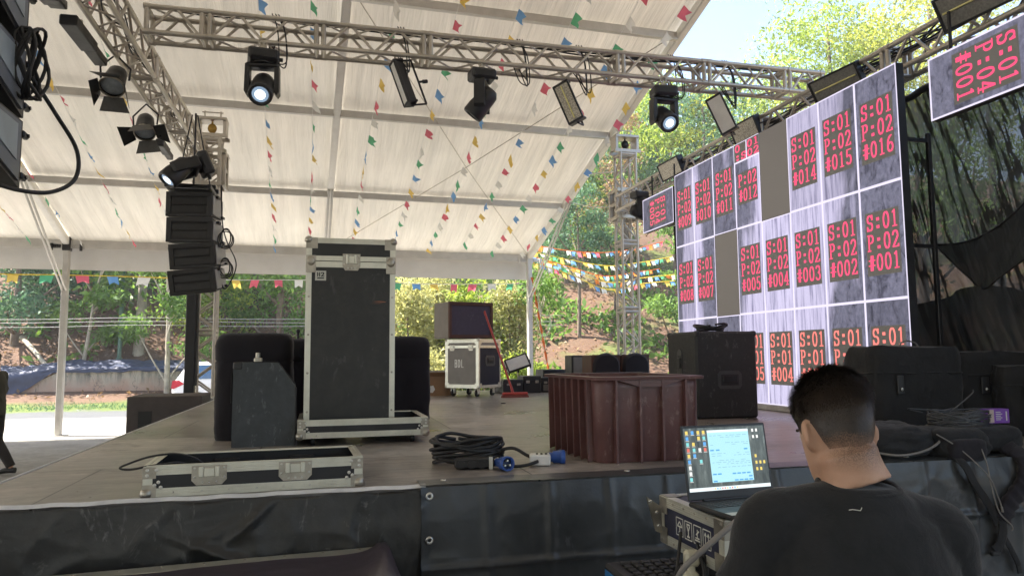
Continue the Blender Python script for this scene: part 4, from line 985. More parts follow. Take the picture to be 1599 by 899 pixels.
# covered subwoofers
def soft_box(name, label, loc, rz, W, D, H, group, handle=True, seams=(.72,), sd=0):
    t = thing(name, label, 'speaker', loc, rz, group)
    mb = MB(); rings = []
    nn = 88
    for k, (z, ins) in enumerate([(0, .012), (.02, 0)]+[(H*(.05+.033*q_), -.008*math.sin(math.pi*(.05+.033*q_)/.75)) for q_ in range(21)]+[(H*.725, -.004), (H*.735, .004), (H*.75, -.003), (H*.88, -.004), (H-.06, 0), (H-.025, .014), (H-.006, .04), (H, .08)]):
        ring = []
        a, b_ = W/2-ins, D/2-ins; p = 7.0
        for i in range(nn):
            th_ = 2*math.pi*i/nn; c_, s_ = math.cos(th_), math.sin(th_)
            q = (abs(c_)**p+abs(s_)**p)**(-1/p)
            w_ = .010*nz(c_*q*3+sd, s_*q*3, z*4)+.005*nz(c_*q*9+sd, s_*q*9, z*14)+.004*(1-min(1, abs(nz(c_*q*4, z*5+s_*q*4, sd))*5))
            ring.append(((a+w_)*c_*q, D/2+(b_+w_)*s_*q, z+.006*nz(c_*3, s_*3, sd)*(z > H-.03)))
        rings.append(ring)
    mb.loft(rings); mb.build('padded_cover', M_['padded'], t)
    if handle:
        mb = MB(); mb.box(-W*.27, -W*.13, -.012, -.004, H*.36, H*.62, .004); h = mb.build('handle_opening', M_['cable'], t)
        mb = MB(); mb.tube([(-W*.28, -.016, H*.35), (-W*.12, -.016, H*.35), (-W*.12, -.016, H*.63), (-W*.28, -.016, H*.63)], .006, 5, True); mb.build('opening_rim', M_['bagcloth'], h)
    return t
soft_box('covered_speaker', 'padded black covered speaker box behind the slate wedge speaker, leftmost', (-.50, 5.72, 1.0), R(2), .54, .62, .785, 'speakers in padded black covers', True, sd=1)
hs = soft_box('covered_speaker', 'padded black covered speaker half hidden left behind the tall flight case', (-.12, 6.45, 1.0), R(-3), .56, .6, .76, 'speakers in padded black covers', False, sd=5)
soft_box('covered_speaker', 'padded black covered speaker showing only on the right of the tall flight case', (.68, 6.85, 1.0), R(1), .58, .6, .79, 'speakers in padded black covers', False, sd=9)
mb = MB(); mb.cyl((-.12, .25, .755), (-.12, .25, .83), .012); mb.ell((-.12, .25, .83), .018, .018, .02); mb.build('pole_cap', M_['blackplastic'], hs)
# subwoofer on the ground beside the stage
M_['subbrown'] = pm('dusty_black_paint', (.075, .062, .057), .75, 0, .25, 5, .3, 120, scuff=.3, scuff_col=(.2, .19, .18), dust=.2, dust_col=(.14, .13, .12))
gs = thing('subwoofer', 'dusty dark brown subwoofer with square handle holes beside the far left stage edge', 'subwoofer', (-2.46, 10.45, 0), R(1))
mb = MB(); mb.box(0, .90, 0, .9, 0, 1.11, .012); mb.build('cabinet', M_['subbrown'], gs)
for x in (.14, .64):
    mb = MB(); mb.box(x, x+.16, -.006, -.002, .62, .92, .002); h = mb.build('handle_recess', M_['cable'], gs)
    mb = MB(); mb.box(x+.01, x+.15, -.018, -.007, .74, .76, .004); mb.build('handle_bar', M_['blackmetal'], h)
gb = thing('speaker_box', 'pale grey box standing between the dusty subwoofer and the stage', 'box', (-1.80, 11.42, 0))
mb = MB(); mb.box(0, .25, 0, .5, 0, 1.02, .01); mb.build('box_body', M_['arrayside'], gb)
mb = MB(); mb.box(.03, .22, -.006, -.002, .5, .9, .003); mb.build('front_panel', M_['greypaint'], gb)

# ------------------------------------------------------------------ crate
M_['crate'] = pm('maroon_plastic', (.125, .054, .051), .42, 0, .25, 3, .08, 60, scuff=1, scuff_col=(.36, .25, .22), scuff_scale=7, dust=.38, dust_col=(.2, .15, .13))
def ribbed_crate():
    t = thing('storage_crate', 'big empty maroon plastic crate with ribbed sides standing on the stage front', 'crate', (1.795, 3.86, 1.0), R(1.0))
    W, D, H = .64, .88, .475; a = W/2
    def ring(z, ins, n=10, rad=.06):
        pts = []
        for cx, cy, a0 in ((a-rad-ins, rad+ins, -90), (a-rad-ins, D-rad-ins, 0), (-a+rad+ins, D-rad-ins, 90), (-a+rad+ins, rad+ins, 180)):
            for k in range(n+1): pts.append((cx+rad*math.cos(R(a0+90*k/n)), cy+rad*math.sin(R(a0+90*k/n)), z))
        return pts
    mb = MB(); out = [ring(0, .02), ring(.02, .012), ring(H-.06, .0), ring(H, .0)]; inn = [ring(H, .012), ring(.03, .03)]
    mb.loft(out+inn, True, False); m_ = len(out[0]); mb.poly(ring(.03, .03)); mb.poly(ring(0, .02)[::-1]); mb.build('crate_shell', M_['crate'], t)
    mb = MB(); rr = [ring(H-.016, -.001), ring(H-.015, -.030), ring(H+.002, -.033), ring(H+.005, -.001), ring(H+.002, .014)]; mb.loft(rr, False, False); mb.build('rim', M_['crate'], t)
    mb = MB()
    for k in range(7):
        y = .10+k*(D-.2)/6
        for s_ in (-1, 1): mb.prism([(s_*(a-.012), .01), (s_*(a+.024), .0), (s_*(a+.029), H-.016), (s_*(a-.002), H-.016)], y-.006, y+.006, 'y')
    for x in (-.215, -.07, .07, .215):
        for y0, y1 in ((.012, -.026), (D-.012, D+.026)): mb.prism([(y0, .01), (y1, 0), (y1*1.06, H-.016), (y0, H-.016)], x-.006, x+.006, 'x')
    mb.build('side_rib', M_['crate'], t)
    mb = MB(); mb.prism([(-.205, H-.016), (.205, H-.016), (.07, H-.055), (-.07, H-.055)], -.024, .0, 'y'); mb.build('grip_lip', M_['crate'], t)
    return t
ribbed_crate()
# ------------------------------------------------------------------ painted speaker cabinet right of the crate
sc_ = thing('speaker_cabinet', 'black painted speaker cabinet with a recessed bar handle in front of the screen', 'speaker', (3.36, 6.20, 1.0), R(-1.5))
mb = MB(); mb.box(0, .63, 0, .62, 0, .815, .02); mb.build('cabinet', M_['carpet'], sc_)
def bar_handle(parent, M, w=.25, h=.17):
    mb = MB(); mb.prism([(-w/2+.03, -h/2), (w/2-.03, -h/2), (w/2, -h/2+.03), (w/2, h/2-.03), (w/2-.03, h/2), (-w/2+.03, h/2), (-w/2, h/2-.03), (-w/2, -h/2+.03)], -.006, -.002, 'y', M); p = mb.build('handle_plate', M_['handleplate'], parent)
    mb = MB(); mb.box(-w*.36, w*.36, -.0085, -.0065, -h*.3, h*.3, .001, M); mb.build('recess', M_['cable'], p)
    mb = MB(); mb.box(-w*.30, w*.30, -.022, -.009, -h*.12, h*.22, .006, M); mb.build('grip_bar', M_['blackmetal'], p)
bar_handle(sc_, TR((.335, 0, .36)))
bar_handle(sc_, TR((0, .34, .50), rz=R(-90)), .10, .30)
for x in (0, .63):
    for y in (0, .62): mb = MB(); mb.box(x-.004 if x == 0 else x-.05, x+.05 if x == 0 else x+.004, y-.004 if y == 0 else y-.05, y+.05 if y == 0 else y+.004, .765, .819, .012); mb.build('corner_protector', M_['blackplastic'], sc_)
mb = MB()
for k in range(5):
    mb.tube([(3.64+.10*math.cos(a)*(1+.12*k)+.03*nz(k, 1), 6.42+.13*math.sin(a)*(1+.1*k), 1.828+.012*k+.014*math.sin(a*2+k)) for a in np.linspace(k*1.1, k*1.1+6.0, 22)], .011, 6)
mb.tube(spline([(3.52, 6.36, 1.83), (3.44, 6.30, 1.825), (3.40, 6.24, 1.826)], 6), .010, 6); mb.box(3.44, 3.50, 6.28, 6.32, 1.817, 1.84, .006)
tag(mb.build('coiled_cable', M_['cable']), 'flat coil of black cable on top of the painted speaker cabinet', 'cable')

# ------------------------------------------------------------------ far centre: cases, broom, boxes
M_['greyside'] = pm('grey_laminate', (.20, .185, .17), .5, 0, .15, 6, .05, 90, scuff=.4)
M_['purpleside'] = pm('plum_black_laminate', (.014, .010, .020), .65, 0, .15, 6, .05, 90)
M_['chalk'] = pm('chalk_white', (.7, .7, .68), .8)
fc = thing('road_case', 'wheeled grey sided flight case with hand written letters under a wooden speaker', 'flight case', (2.21, 10.62, 1.0), R(-47))
W, D = .62, .58; z0, z1 = .13, .85
mb = MB(); mb.box(-W, 0, 0, D, z0, z1, .003); mb.mi = 0; mb.build('case_body', M_['greyside'], fc)
mb = MB(); mb.box(-.002, .0035, .03, D-.03, z0+.04, z1-.10, 0); mb.build('side_panel', M_['purpleside'], fc)
# faces seen: the one to -y (letters) and the one to +x (handle)
mb = MB(); case_edges(mb, -W, 0, 0, D, z0, z1, .05); mb.box(-W, 0, -.0075, -.004, z1-.13, z1-.09, .001); mb.box(.004, .0075, 0, D, z1-.13, z1-.09, .001); mb.build('edge_profile', M_['edge'], fc)
for x in (-W, 0):
    for y in (0, D):
        for z, sz in ((z0, -1), (z1, 1)): ball_corner(fc, M_['edge'], x, y, z, -1 if x < 0 else 1, -1 if y == 0 else 1, sz, .03, .07)
for x in (-W*.78, -W*.22): latch(fc, x, -.0075, z1-.125, .09, .09)
bar_handle(fc, TR((.004, D*.5, z0+.40), rz=R(90)), .26, .16)
mb = MB(); letters(mb, 'BDL', lambda u, v, d=0: (-W+.17+u*.3, -.0015-d, z0+.30+v*.12), 0, 0, .2, 1, (.12, .05)); mb.build('lettering', M_['chalk'], fc)
for x in (-W+.09, -.09):
    for y in (.09, D-.09):
        mb = MB(); mb.box(x-.04, x+.04, y-.04, y+.04, z0-.008, z0-.001, 0); mb.box(x-.03, x-.022, y-.03, y+.02, .04, z0-.008, 0); mb.box(x+.022, x+.03, y-.03, y+.02, .04, z0-.008, 0); cs = mb.build('caster', M_['edge'], fc)
        mb = MB(); caster(mb, (x, y-.005, .05), .05); mb.build('caster_wheel', M_['cable'], cs)
M_['woodbrown'] = pm('brown_wood', (.085, .038, .025), .6, 0, .3, 8, .1, 60)
M_['meshpurple'] = pm('dusty_purple_grille', (.055, .045, .075), .6, 0, .15, 20, .3, 300, scuff=.4)
wb = thing('wooden_speaker', 'brown wooden framed speaker with plum grille on top of the wheeled case', 'speaker', (2.20, 10.85, 1.868), R(17))
mb = MB(); mb.box(-.44, .30, 0, .5, 0, .54, .006); mb.build('cabinet', M_['greyside'], wb)
mb = MB()
for a, b_, c, d_ in ((-.443, .303, 0, .05), (-.443, .303, .49, .543), (-.443, -.40, .05, .49), (.26, .303, .05, .49)): mb.box(a, b_, -.03, .02, c, d_, .004)
mb.build('front_frame', M_['woodbrown'], wb)
mb = MB(); mb.box(-.40, .26, -.012, -.002, .05, .49, 0); mb.build('grille', M_['meshpurple'], wb)
M_['red'] = pm('red_plastic', (.42, .05, .04), .4, 0, .1)
M_['redbrown'] = pm('red_brown_bristle', (.20, .055, .04), .8, 0, .25, 40, .4, 200)
br_ = thing('broom', 'red handled broom leaning against the wooden speaker on the wheeled case', 'broom', (0, 0, 0))
pA = at_y(757, 488, 10.62); pB = at_y(801, 606, 10.34); pB.z = 1.08
mb = MB(); mb.cyl(pB, pA, .016, n=10); mb.ell(tuple(pA), .018, .018, .03, 10, 6); mb.build('handle', M_['red'], br_)
mb = MB(); mb.box(-.19, .19, -.03, .03, .035, .075, .012, TR((pB.x+.03, pB.y, 1.0))); mb.cyl(pB+Vector((.0, 0, -.02)), pB+(pA-pB)*.07, .022, .018, 10); mb.build('broom_head', M_['red'], br_)
mb = MB(); mb.loft([[(x+pB.x+.03, y+pB.y, 1.0+z) for x, y in ((-s*.19, -t_*.03), (s*.19, -t_*.03), (s*.19, t_*.03), (-s*.19, t_*.03))] for s, t_, z in ((1.06, 1.5, .001), (1, 1, .036))], False); mb.build('bristles', M_['redbrown'], br_)
M_['card'] = pm('cardboard', (.27, .16, .085), .8, 0, .15, 5, .1, 40)
cb = thing('cardboard_box', 'open cardboard box left of the wheeled case filled with crumpled packing', 'box', (1.70, 11.15, 1.0), R(8))
mb = MB()
for a, b_, c, d_ in ((-.22, .22, 0, .01), (-.22, .22, .33, .34), (-.22, -.21, .01, .33), (.21, .22, .01, .33)): mb.box(a, b_, c, d_, 0, .30)
mb.box(-.21, .21, .01, .33, 0, .01); mb.add([(-.22, 0, .3), (.22, 0, .3), (.22, -.09, .36), (-.22, -.09, .36)], [(0, 1, 2, 3)]); mb.build('box_walls', M_['card'], cb)
mb = MB(); mb.prism([(-.16, .06), (-.10, .05), (-.06, .10), (-.09, .16), (-.15, .15)], -.0025, -.001, 'y'); mb.build('printed_mark', M_['chalk'], cb)
M_['packing'] = pm('crumpled_plastic', (.35, .32, .29), .5, 0, .4, 12, .5, 30)
mb = MB()
for k in range(5):
    c = Vector((1.58+.07*k, 11.28+.04*nz(k, 2), 1.30+.05*nz(k, 8)))
    mb.ell(tuple(c), .09, .08, .08, 9, 6)
mb.v = [tuple(Vector(p)+Vector((.03*nz(p[0]*14, p[1]*14, p[2]*14), .03*nz(p[0]*14, p[2]*14, 3), .04*nz(p[1]*14, p[2]*14, 9)))) for p in mb.v]
mb.s = [False]*len(mb.s); tag(mb.build('packing_film', M_['packing']), 'crumpled grey packing film bulging out of the cardboard box', 'packing')
strobe('white faced strobe lying tilted on the black boxes right of the broom', at_y(808, 566, 11.3), aim(0, (-.25, -.80, .45), (.86, -.2, .35)), M_['white'], (.36, .22, .10), False)
def plain_case(name, label, loc, rz, W, D, H, mat, group=None, face=None):
    t = thing(name, label, 'equipment case', loc, rz, group)
    mb = MB(); mb.box(0, W, 0, D, 0, H, .012); mb.build('case_body', mat, t)
    mb = MB(); mb.box(-.004, W+.004, -.004, D+.004, H*.66, H*.70, .003); mb.build('lid_seam', M_['blackmetal'], t)
    mb = MB()
    for x in (W*.25, W*.75): mb.box(x-.03, x+.03, -.016, -.005, H*.58, H*.74, .004)
    mb.build('catch', M_['steel'], t)
    if face: mb = MB(); mb.box(W*.12, W*.88, -.009, -.003, H*.1, H*.52, .002); mb.build('front_panel', face, t)
    return t
plain_case('equipment_case', 'low black equipment case under the tilted strobe beside the broom', (2.76, 11.35, 1.0), R(4), .34, .5, .22, M_['caseblack'], 'black equipment cases at the back')
plain_case('equipment_case', 'black equipment case with two catches right of the tilted strobe', (3.13, 11.5, 1.0), R(-2), .30, .45, .27, M_['caseblack'], 'black equipment cases at the back')
plain_case('equipment_case', 'black equipment case with a pale grey front panel beside the maroon crate', (3.46, 11.6, 1.0), R(0), .30, .4, .24, M_['caseblack'], 'black equipment cases at the back', M_['greyside'])
plain_case('equipment_case', 'black equipment case standing behind the others with only its lid in view', (3.62, 12.0, 1.0), R(3), .42, .4, .36, M_['caseblack'], 'black equipment cases at the back')
gsp = thing('small_speaker', 'small speaker with a grey grille behind the maroon crate', 'speaker', (3.82, 11.1, 1.0), R(-3))
mb = MB(); mb.box(0, .46, 0, .4, 0, .60, .01); mb.build('cabinet', M_['caseblack'], gsp)
mb = MB(); mb.box(.03, .43, -.008, -.002, .04, .57, .004); mb.build('grille', M_['greyside'], gsp)
for k in range(2):
    t = thing('stage_monitor', ['left of two rounded black monitors in brown frames behind the maroon crate', 'right of two rounded black monitors in brown frames behind the maroon crate'][k], 'speaker', (3.80+.47*k, 10.15, 1.0), R(-2), 'pair of rounded monitors')
    mb = MB(); mb.box(0, .45, 0, .45, 0, .60, .01); mb.build('cabinet', M_['woodbrown'], t)
    mb = MB(); mb.loft([[(.225+.21*math.cos(a)*s, y, .40+(.23*s*(abs(math.sin(a))**.7)*(1 if math.sin(a) > 0 else -1))) for a in np.linspace(0, 2*math.pi, 20)[:-1]] for y, s in ((.0, 1), (-.04, .97), (-.065, .85))]); mb.build('cloth_front', M_['padded'], t)
    mb = MB(); mb.box(.02, .43, -.03, -.001, .10, .20, .006); mb.build('wood_trim', M_['woodbrown'], t)
    mb = MB(); mb.box(.01, .44, -.012, -.001, .57, .605, .004); mb.build('wood_trim', M_['woodbrown'], t)
mb = MB(); mb.ell((0, 0, .006), .035, .015, .008); tag(mb.build('tape_scrap', M_['cable']), 'tiny black scrap lying on the deck in front of the wheeled case', 'scrap')
SC.objects['tape_scrap'].location = at_z(786, 630, 1.0)

# ------------------------------------------------------------------ cables and blue plugs at the stage edge
mb = MB()
for k in range(11):
    cx, cy = .80+.05*nz(k, 4), 4.14+.05*nz(k, 7); r0 = .17+.05*nz(k, 2); z = 1.014+.012*k
    mb.tube([(cx+r0*1.15*math.cos(a)*(1+.18*nz(k*3, a)), cy+r0*.9*math.sin(a)*(1+.15*nz(a, k*3)), z+.016*math.sin(2*a+k)+.01*nz(a*1.4, k)) for a in np.linspace(k*.9, k*.9+6.2, 30)], .0105, 7)
mb.tube(spline([(.92, 4.06, 1.06), (1.02, 4.0, 1.09), (1.10, 3.98, 1.05), (1.15, 3.93, 1.03)], 8), .0095, 7)
mb.tube(spline([(.80, 4.0, 1.03), (.95, 3.86, 1.014), (1.05, 3.84, 1.016), (1.13, 3.87, 1.03)], 8), .0095, 7)
tag(mb.build('coiled_cable', M_['cable']), 'pile of thick black power cable coiled on the deck left of the crate', 'cable')
M_['blue'] = pm('plug_blue', (.035, .10, .38), .38, 0, .1)
M_['bluedark'] = pm('plug_socket_dark', (.012, .03, .10), .5)
def cee_plug(label, loc, rot):
    t = thing('power_plug', label, 'power plug', loc, rot=rot, group='blue power plugs')
    mb = MB(); mb.lathe([(.012, -.09), (.022, -.085), (.026, -.02), (.034, -.015), (.034, .02), (.038, .022), (.038, .05), (.031, .05), (.030, .02)], 18); mb.build('plug_body', M_['blue'], t)
    mb = MB(); mb.lathe([(0, .021), (.03, .021)], 16)
    mb.build('pin_face', M_['bluedark'], t)
    mb = MB()
    for a in (90, 210, 330): mb.cyl((.016*math.cos(R(a)), .016*math.sin(R(a)), .021), (.016*math.cos(R(a)), .016*math.sin(R(a)), .045), .005)
    mb.build('pin', M_['edge'], t); return t
cee_plug('blue power plug with its pins turned to the camera at the stage edge', (.925, 3.80, 1.038), (R(86), 0, R(12)))
cee_plug('blue power plug lying on its side next to the white adapter', (1.262, 3.96, 1.036), (R(90), R(0), R(78)))
wa = thing('adapter_box', 'small white adapter box between the cable pile and the blue plug', 'adapter', (1.155, 3.92, 1.0), R(-16))
mb = MB(); mb.box(-.055, .06, -.05, .05, .004, .062, .008); mb.build('box_body', M_['white'], wa)
mb = MB()
for k in range(3): mb.box(-.02+.025*k, -.008+.025*k, -.03, .03, .0625, .064, 0)
mb.build('vent_slot', M_['ink'], wa)
ps = thing('power_strip', 'black socket strip with a white tag in front of the cable pile', 'power strip', (.80, 3.90, 1.0), R(-8))
mb = MB(); mb.box(-.12, .09, -.035, .035, .006, .062, .01); mb.build('strip_body', M_['blackplastic'], ps)
mb = MB()
for k in range(3): mb.cyl((-.085+.055*k, -.036, .03), (-.085+.055*k, -.045, .03), .022, n=12)
mb.build('socket', M_['cable'], ps)
mb = MB(); mb.box(.062, .082, -.0385, -.0355, .002, .066, 0); mb.build('tag', M_['sticker'], ps)

# ------------------------------------------------------------------ bags at right
def bag(name, label, loc, rz, W, D, H, sd, group):
    t = thing(name, label, 'equipment bag', loc, rz, group)
    rings = []; nn = 44; p = 6
    for k in range(19):
        z = H*k/18; ins = .02*math.exp(-z/.03)+(.0 if z < H-.03 else .012); bul = .012*math.sin(math.pi*z/H)
        ring = []
        for i in range(nn):
            th_ = 2*math.pi*i/nn; c_, s_ = math.cos(th_), math.sin(th_); q = (abs(c_)**p+abs(s_)**p)**(-1/p)
            w_ = .016*nz(c_*q*2.5+sd, s_*q*2.5, z*9)+.008*nz(c_*7+sd, s_*7, z*20)
            ring.append((W/2+(W/2-ins+bul+w_)*c_*q, D/2+(D/2-ins+bul+w_)*s_*q, z+(.022*nz(c_*2+sd, s_*2, 3)+.01*nz(c_*8, sd, 1))*(z/H)**3))
        rings.append(ring)
    mb = MB(); mb.loft(rings); mb.build('bag_body', M_['bagcloth'], t)
    mb = MB(); mb.tube([(W/2+(W/2+.006)*math.cos(a)*((abs(math.cos(a))**p+abs(math.sin(a))**p)**(-1/p)), D/2+(D/2+.006)*math.sin(a)*((abs(math.cos(a))**p+abs(math.sin(a))**p)**(-1/p)), H*.72+.008*nz(math.cos(a)*2, math.sin(a)*2, sd)) for a in np.linspace(0, 2*math.pi, 44)[:-1]], .009, 6, True); mb.build('flap_seam', M_['bagcloth'], t)
    mb = MB(); mb.box(W*.20, W*.27, -.03, -.018, H*.50, H*.70, .006); mb.cyl((W*.235, -.03, H*.55), (W*.235, -.036, H*.55), .014, n=10); st = mb.build('strap_buckle', M_['blackplastic'], t)
    mb = MB(); mb.ell((W*.235, -.038, H*.55), .011, .005, .013, 8, 6); mb.build('stud', M_['rivet'], st)
    return t
b1 = bag('equipment_bag', 'tall black boxy bag with a drooping top in front of the right screen edge', (3.70, 4.30, 1.0), R(-6), .70, .42, .635, 2, 'black equipment bags')
b2 = bag('equipment_bag', 'lower black boxy bag cut by the right edge of the picture', (4.50, 4.42, 1.0), R(-10), .85, .45, .60, 8, 'black equipment bags')
mb = MB(); mb.tube(spline([(4.03, 4.42, 1.625), (4.02, 4.42, 1.66), (4.07, 4.42, 1.685), (4.15, 4.42, 1.67), (4.18, 4.42, 1.63)], 7), .006, 6); mb.build('carry_loop', M_['greyside'], None); cl_ = SC.objects['carry_loop']
cl_.parent = b1; cl_.matrix_parent_inverse = Matrix.LocRotScale(Vector(b1.location), b1.rotation_euler, None).inverted()
sb = bag('shoulder_bag', 'small crumpled black bag leaning in front of the lower boxy bag', (4.72, 4.22, 1.0), R(-14), .6, .22, .50, 15, None)
mb = MB(); mb.box(.0, .05, -.035, -.02, .36, .46, .01, TR(rz=0, ry=R(18))); mb.build('patch', M_['bluepanel'], sb)
# backpack lying on the stage edge
bk2 = thing('backpack', 'black backpack lying on the stage edge with straps hanging down the skirt', 'backpack', (0, 0, 0))
def lump(mb, c, r, sd, n=(26, 16), p=3.0, amp=.03):
    vs = []; nu, nv = n
    for j in range(nv+1):
        t_ = math.pi*j/nv
        for i in range(nu):
            a = 2*math.pi*i/nu; d = Vector((math.sin(t_)*math.cos(a), math.sin(t_)*math.sin(a), -math.cos(t_)))
            q = (abs(d.x)**p+abs(d.y)**p+abs(d.z)**p)**(-1/p); q *= 1+amp*2*nz(d.x*2+sd, d.y*2, d.z*2)+amp*nz(d.x*6, d.y*6+sd, d.z*6)-amp*.9*(1-min(1, abs(nz(d.x*3.5+sd, d.y*3.5, d.z*5))*4))
            vs.append((c[0]+d.x*q*r[0], c[1]+d.y*q*r[1], c[2]+d.z*q*r[2]))
    mb.add(vs, [(j*nu+i, j*nu+(i+1) % nu, (j+1)*nu+(i+1) % nu, (j+1)*nu+i) for j in range(nv) for i in range(nu)], True)
mb = MB(); lump(mb, (3.24, 3.70, 1.085), (.29, .22, .105), 1, (48, 30), 2.6, .07); lump(mb, (3.58, 3.62, 1.075), (.19, .17, .09), 4, (40, 26), 4.5, .04); lump(mb, (3.86, 3.66, 1.09), (.19, .17, .075), 9, (40, 26), 5, .04); mb.build('pack_body', M_['bagcloth'], bk2)
mb = MB(); mb.tube(spline([(3.00, 3.60, 1.05), (3.10, 3.485, 1.03), (3.26, 3.47, 1.045), (3.40, 3.49, 1.09), (3.48, 3.56, 1.14)], 8), .007, 6); mb.build('zip', M_['greyside'], bk2)
mb = MB(); lump(mb, (3.56, 3.47, 1.045), (.125, .05, .065), 12, p=5, amp=.02); mb.build('front_pocket', M_['padded'], bk2)
def strap(mb, pts, w, th, bumps=0):
    P_ = spline(pts, 10); k = len(P_); rings = []
    for i, q in enumerate(P_):
        d = (P_[min(i+1, k-1)]-P_[max(i-1, 0)]).normalized(); s_ = d.cross(Vector((0, 1, 0))).normalized(); n_ = s_.cross(d)
        ww = w*(1+.05*math.sin(i*1.3)*bumps); tt = th*(1+.35*math.sin(i*1.5)*bumps)
        rings.append([q+s_*ww*a+n_*tt*b_ for a, b_ in ((-1, -.5), (-.8, -1), (.8, -1), (1, -.5), (1, .5), (.8, 1), (-.8, 1), (-1, .5))])
    mb.loft(rings, True)
SY = 3.40
mb = MB(); strap(mb, [(3.88, 3.5, 1.05), (3.90, SY, .98), (3.86, SY-.02, .86), (3.76, SY-.02, .76), (3.70, SY-.01, .66)], .05, .018, 1); mb.build('padded_strap', M_['padded'], bk2)
mb = MB(); strap(mb, [(3.46, 3.52, 1.04), (3.47, SY, .98), (3.52, SY-.02, .87), (3.60, SY-.02, .76), (3.67, SY-.01, .65)], .024, .005); strap(mb, [(3.70, SY-.01, .68), (3.69, SY-.02, .60), (3.665, SY-.015, .53), (3.63, SY-.015, .50)], .03, .006); strap(mb, [(3.70, SY-.012, .58), (3.74, SY-.02, .50), (3.78, SY-.02, .42), (3.79, SY-.02, .37)], .017, .004); mb.build('webbing_strap', M_['bagcloth'], bk2)
mb = MB(); mb.box(3.60, 3.66, SY-.03, SY-.005, .475, .50, .006); mb.build('buckle', M_['blackplastic'], bk2)
mb = MB(); mb.tube(spline([(3.36, 3.46, 1.14), (3.48, 3.43, 1.06), (3.58, SY-.05, .92), (3.64, SY-.05, .80), (3.66, SY-.05, .745)], 8), .004, 5); mb.tube(spline([(3.62, 3.44, 1.1), (3.63, 3.40, .98), (3.60, SY-.05, .86), (3.64, SY-.05, .72), (3.72, SY-.05, .64), (3.72, SY-.05, .61)], 8), .004, 5)
mb.cyl((3.66, SY-.05, .745), (3.665, SY-.05, .715), .006, n=8); tag(mb.build('thin_lead', M_['greyside']), 'thin grey leads with plugs dangling from the cable pile over the backpack', 'cable')
mb = MB()
for k in range(16):
    cx, cy = 3.72+.05*nz(k, 14), 3.66+.03*nz(k, 17); r0 = .15+.06*nz(k, 12); z = 1.168+.0028*k
    mb.tube([(cx+r0*1.25*math.cos(a)*(1+.25*nz(k*3, a)), cy+r0*.85*math.sin(a), z+.018+.028*math.sin(a*(1+.02*k)+k*2.3)+.012*nz(a*1.4, k)) for a in np.linspace(k*.9, k*.9+6.2, 26)], .0048, 5)
mb.tube(spline([(3.66, 3.66, 1.24), (3.72, 3.64, 1.29), (3.79, 3.62, 1.35), (3.80, 3.62, 1.375)], 6), .004, 5)
mb.tube(spline([(3.50, 3.70, 1.24), (3.36, 3.66, 1.27), (3.6, 3.64, 1.255), (3.9, 3.62, 1.26), (4.05, 3.64, 1.22)], 6), .004, 5)
tag(mb.build('tangled_cable', pm('grey_lead', (.06, .062, .066), .45, 0, .5, 6)), 'tangle of thin grey and black leads on top of the backpack', 'cable')
M_['purple'] = pm('purple_card', (.17, .05, .36), .5, 0, .1)
M_['pinkpanel'] = pm('beige_label', (.5, .4, .36), .5)
pb = thing('carton', 'small purple carton with a beige panel on the right end of the backpack', 'carton', (3.92, 3.60, 1.175), R(-6))
mb = MB(); mb.box(-.065, .08, -.03, .03, 0, .085, .002); mb.build('carton_body', M_['purple'], pb)
mb = MB(); mb.box(-.0655, -.025, -.0318, -.0305, .004, .081, 0); mb.build('label_panel', M_['pinkpanel'], pb)
mb = MB()
for k in range(5): mb.box(-.012+.0, .02+.01*(k % 2), -.0318, -.0305, .02+.011*k, .024+.011*k, 0)
mb.box(.055, .062, -.0318, -.0305, .015, .07, 0); mb.build('printed_line', M_['sticker'], pb)
mb = MB(); mb.tube(spline([(2.52, 4.5, 1.02), (2.44, 4.46, 1.03), (2.42, 4.44, 1.06), (2.46, 4.45, 1.085), (2.52, 4.46, 1.07), (2.58, 4.48, 1.03), (2.7, 4.5, 1.03)], 8), .018, 8); mb.box(2.52, 2.72, 4.42, 4.54, 1.002, 1.06, .02)
tag(mb.build('clamp', M_['blackplastic']), "black hook clamp lying on the deck just left of the man's head", 'clamp')
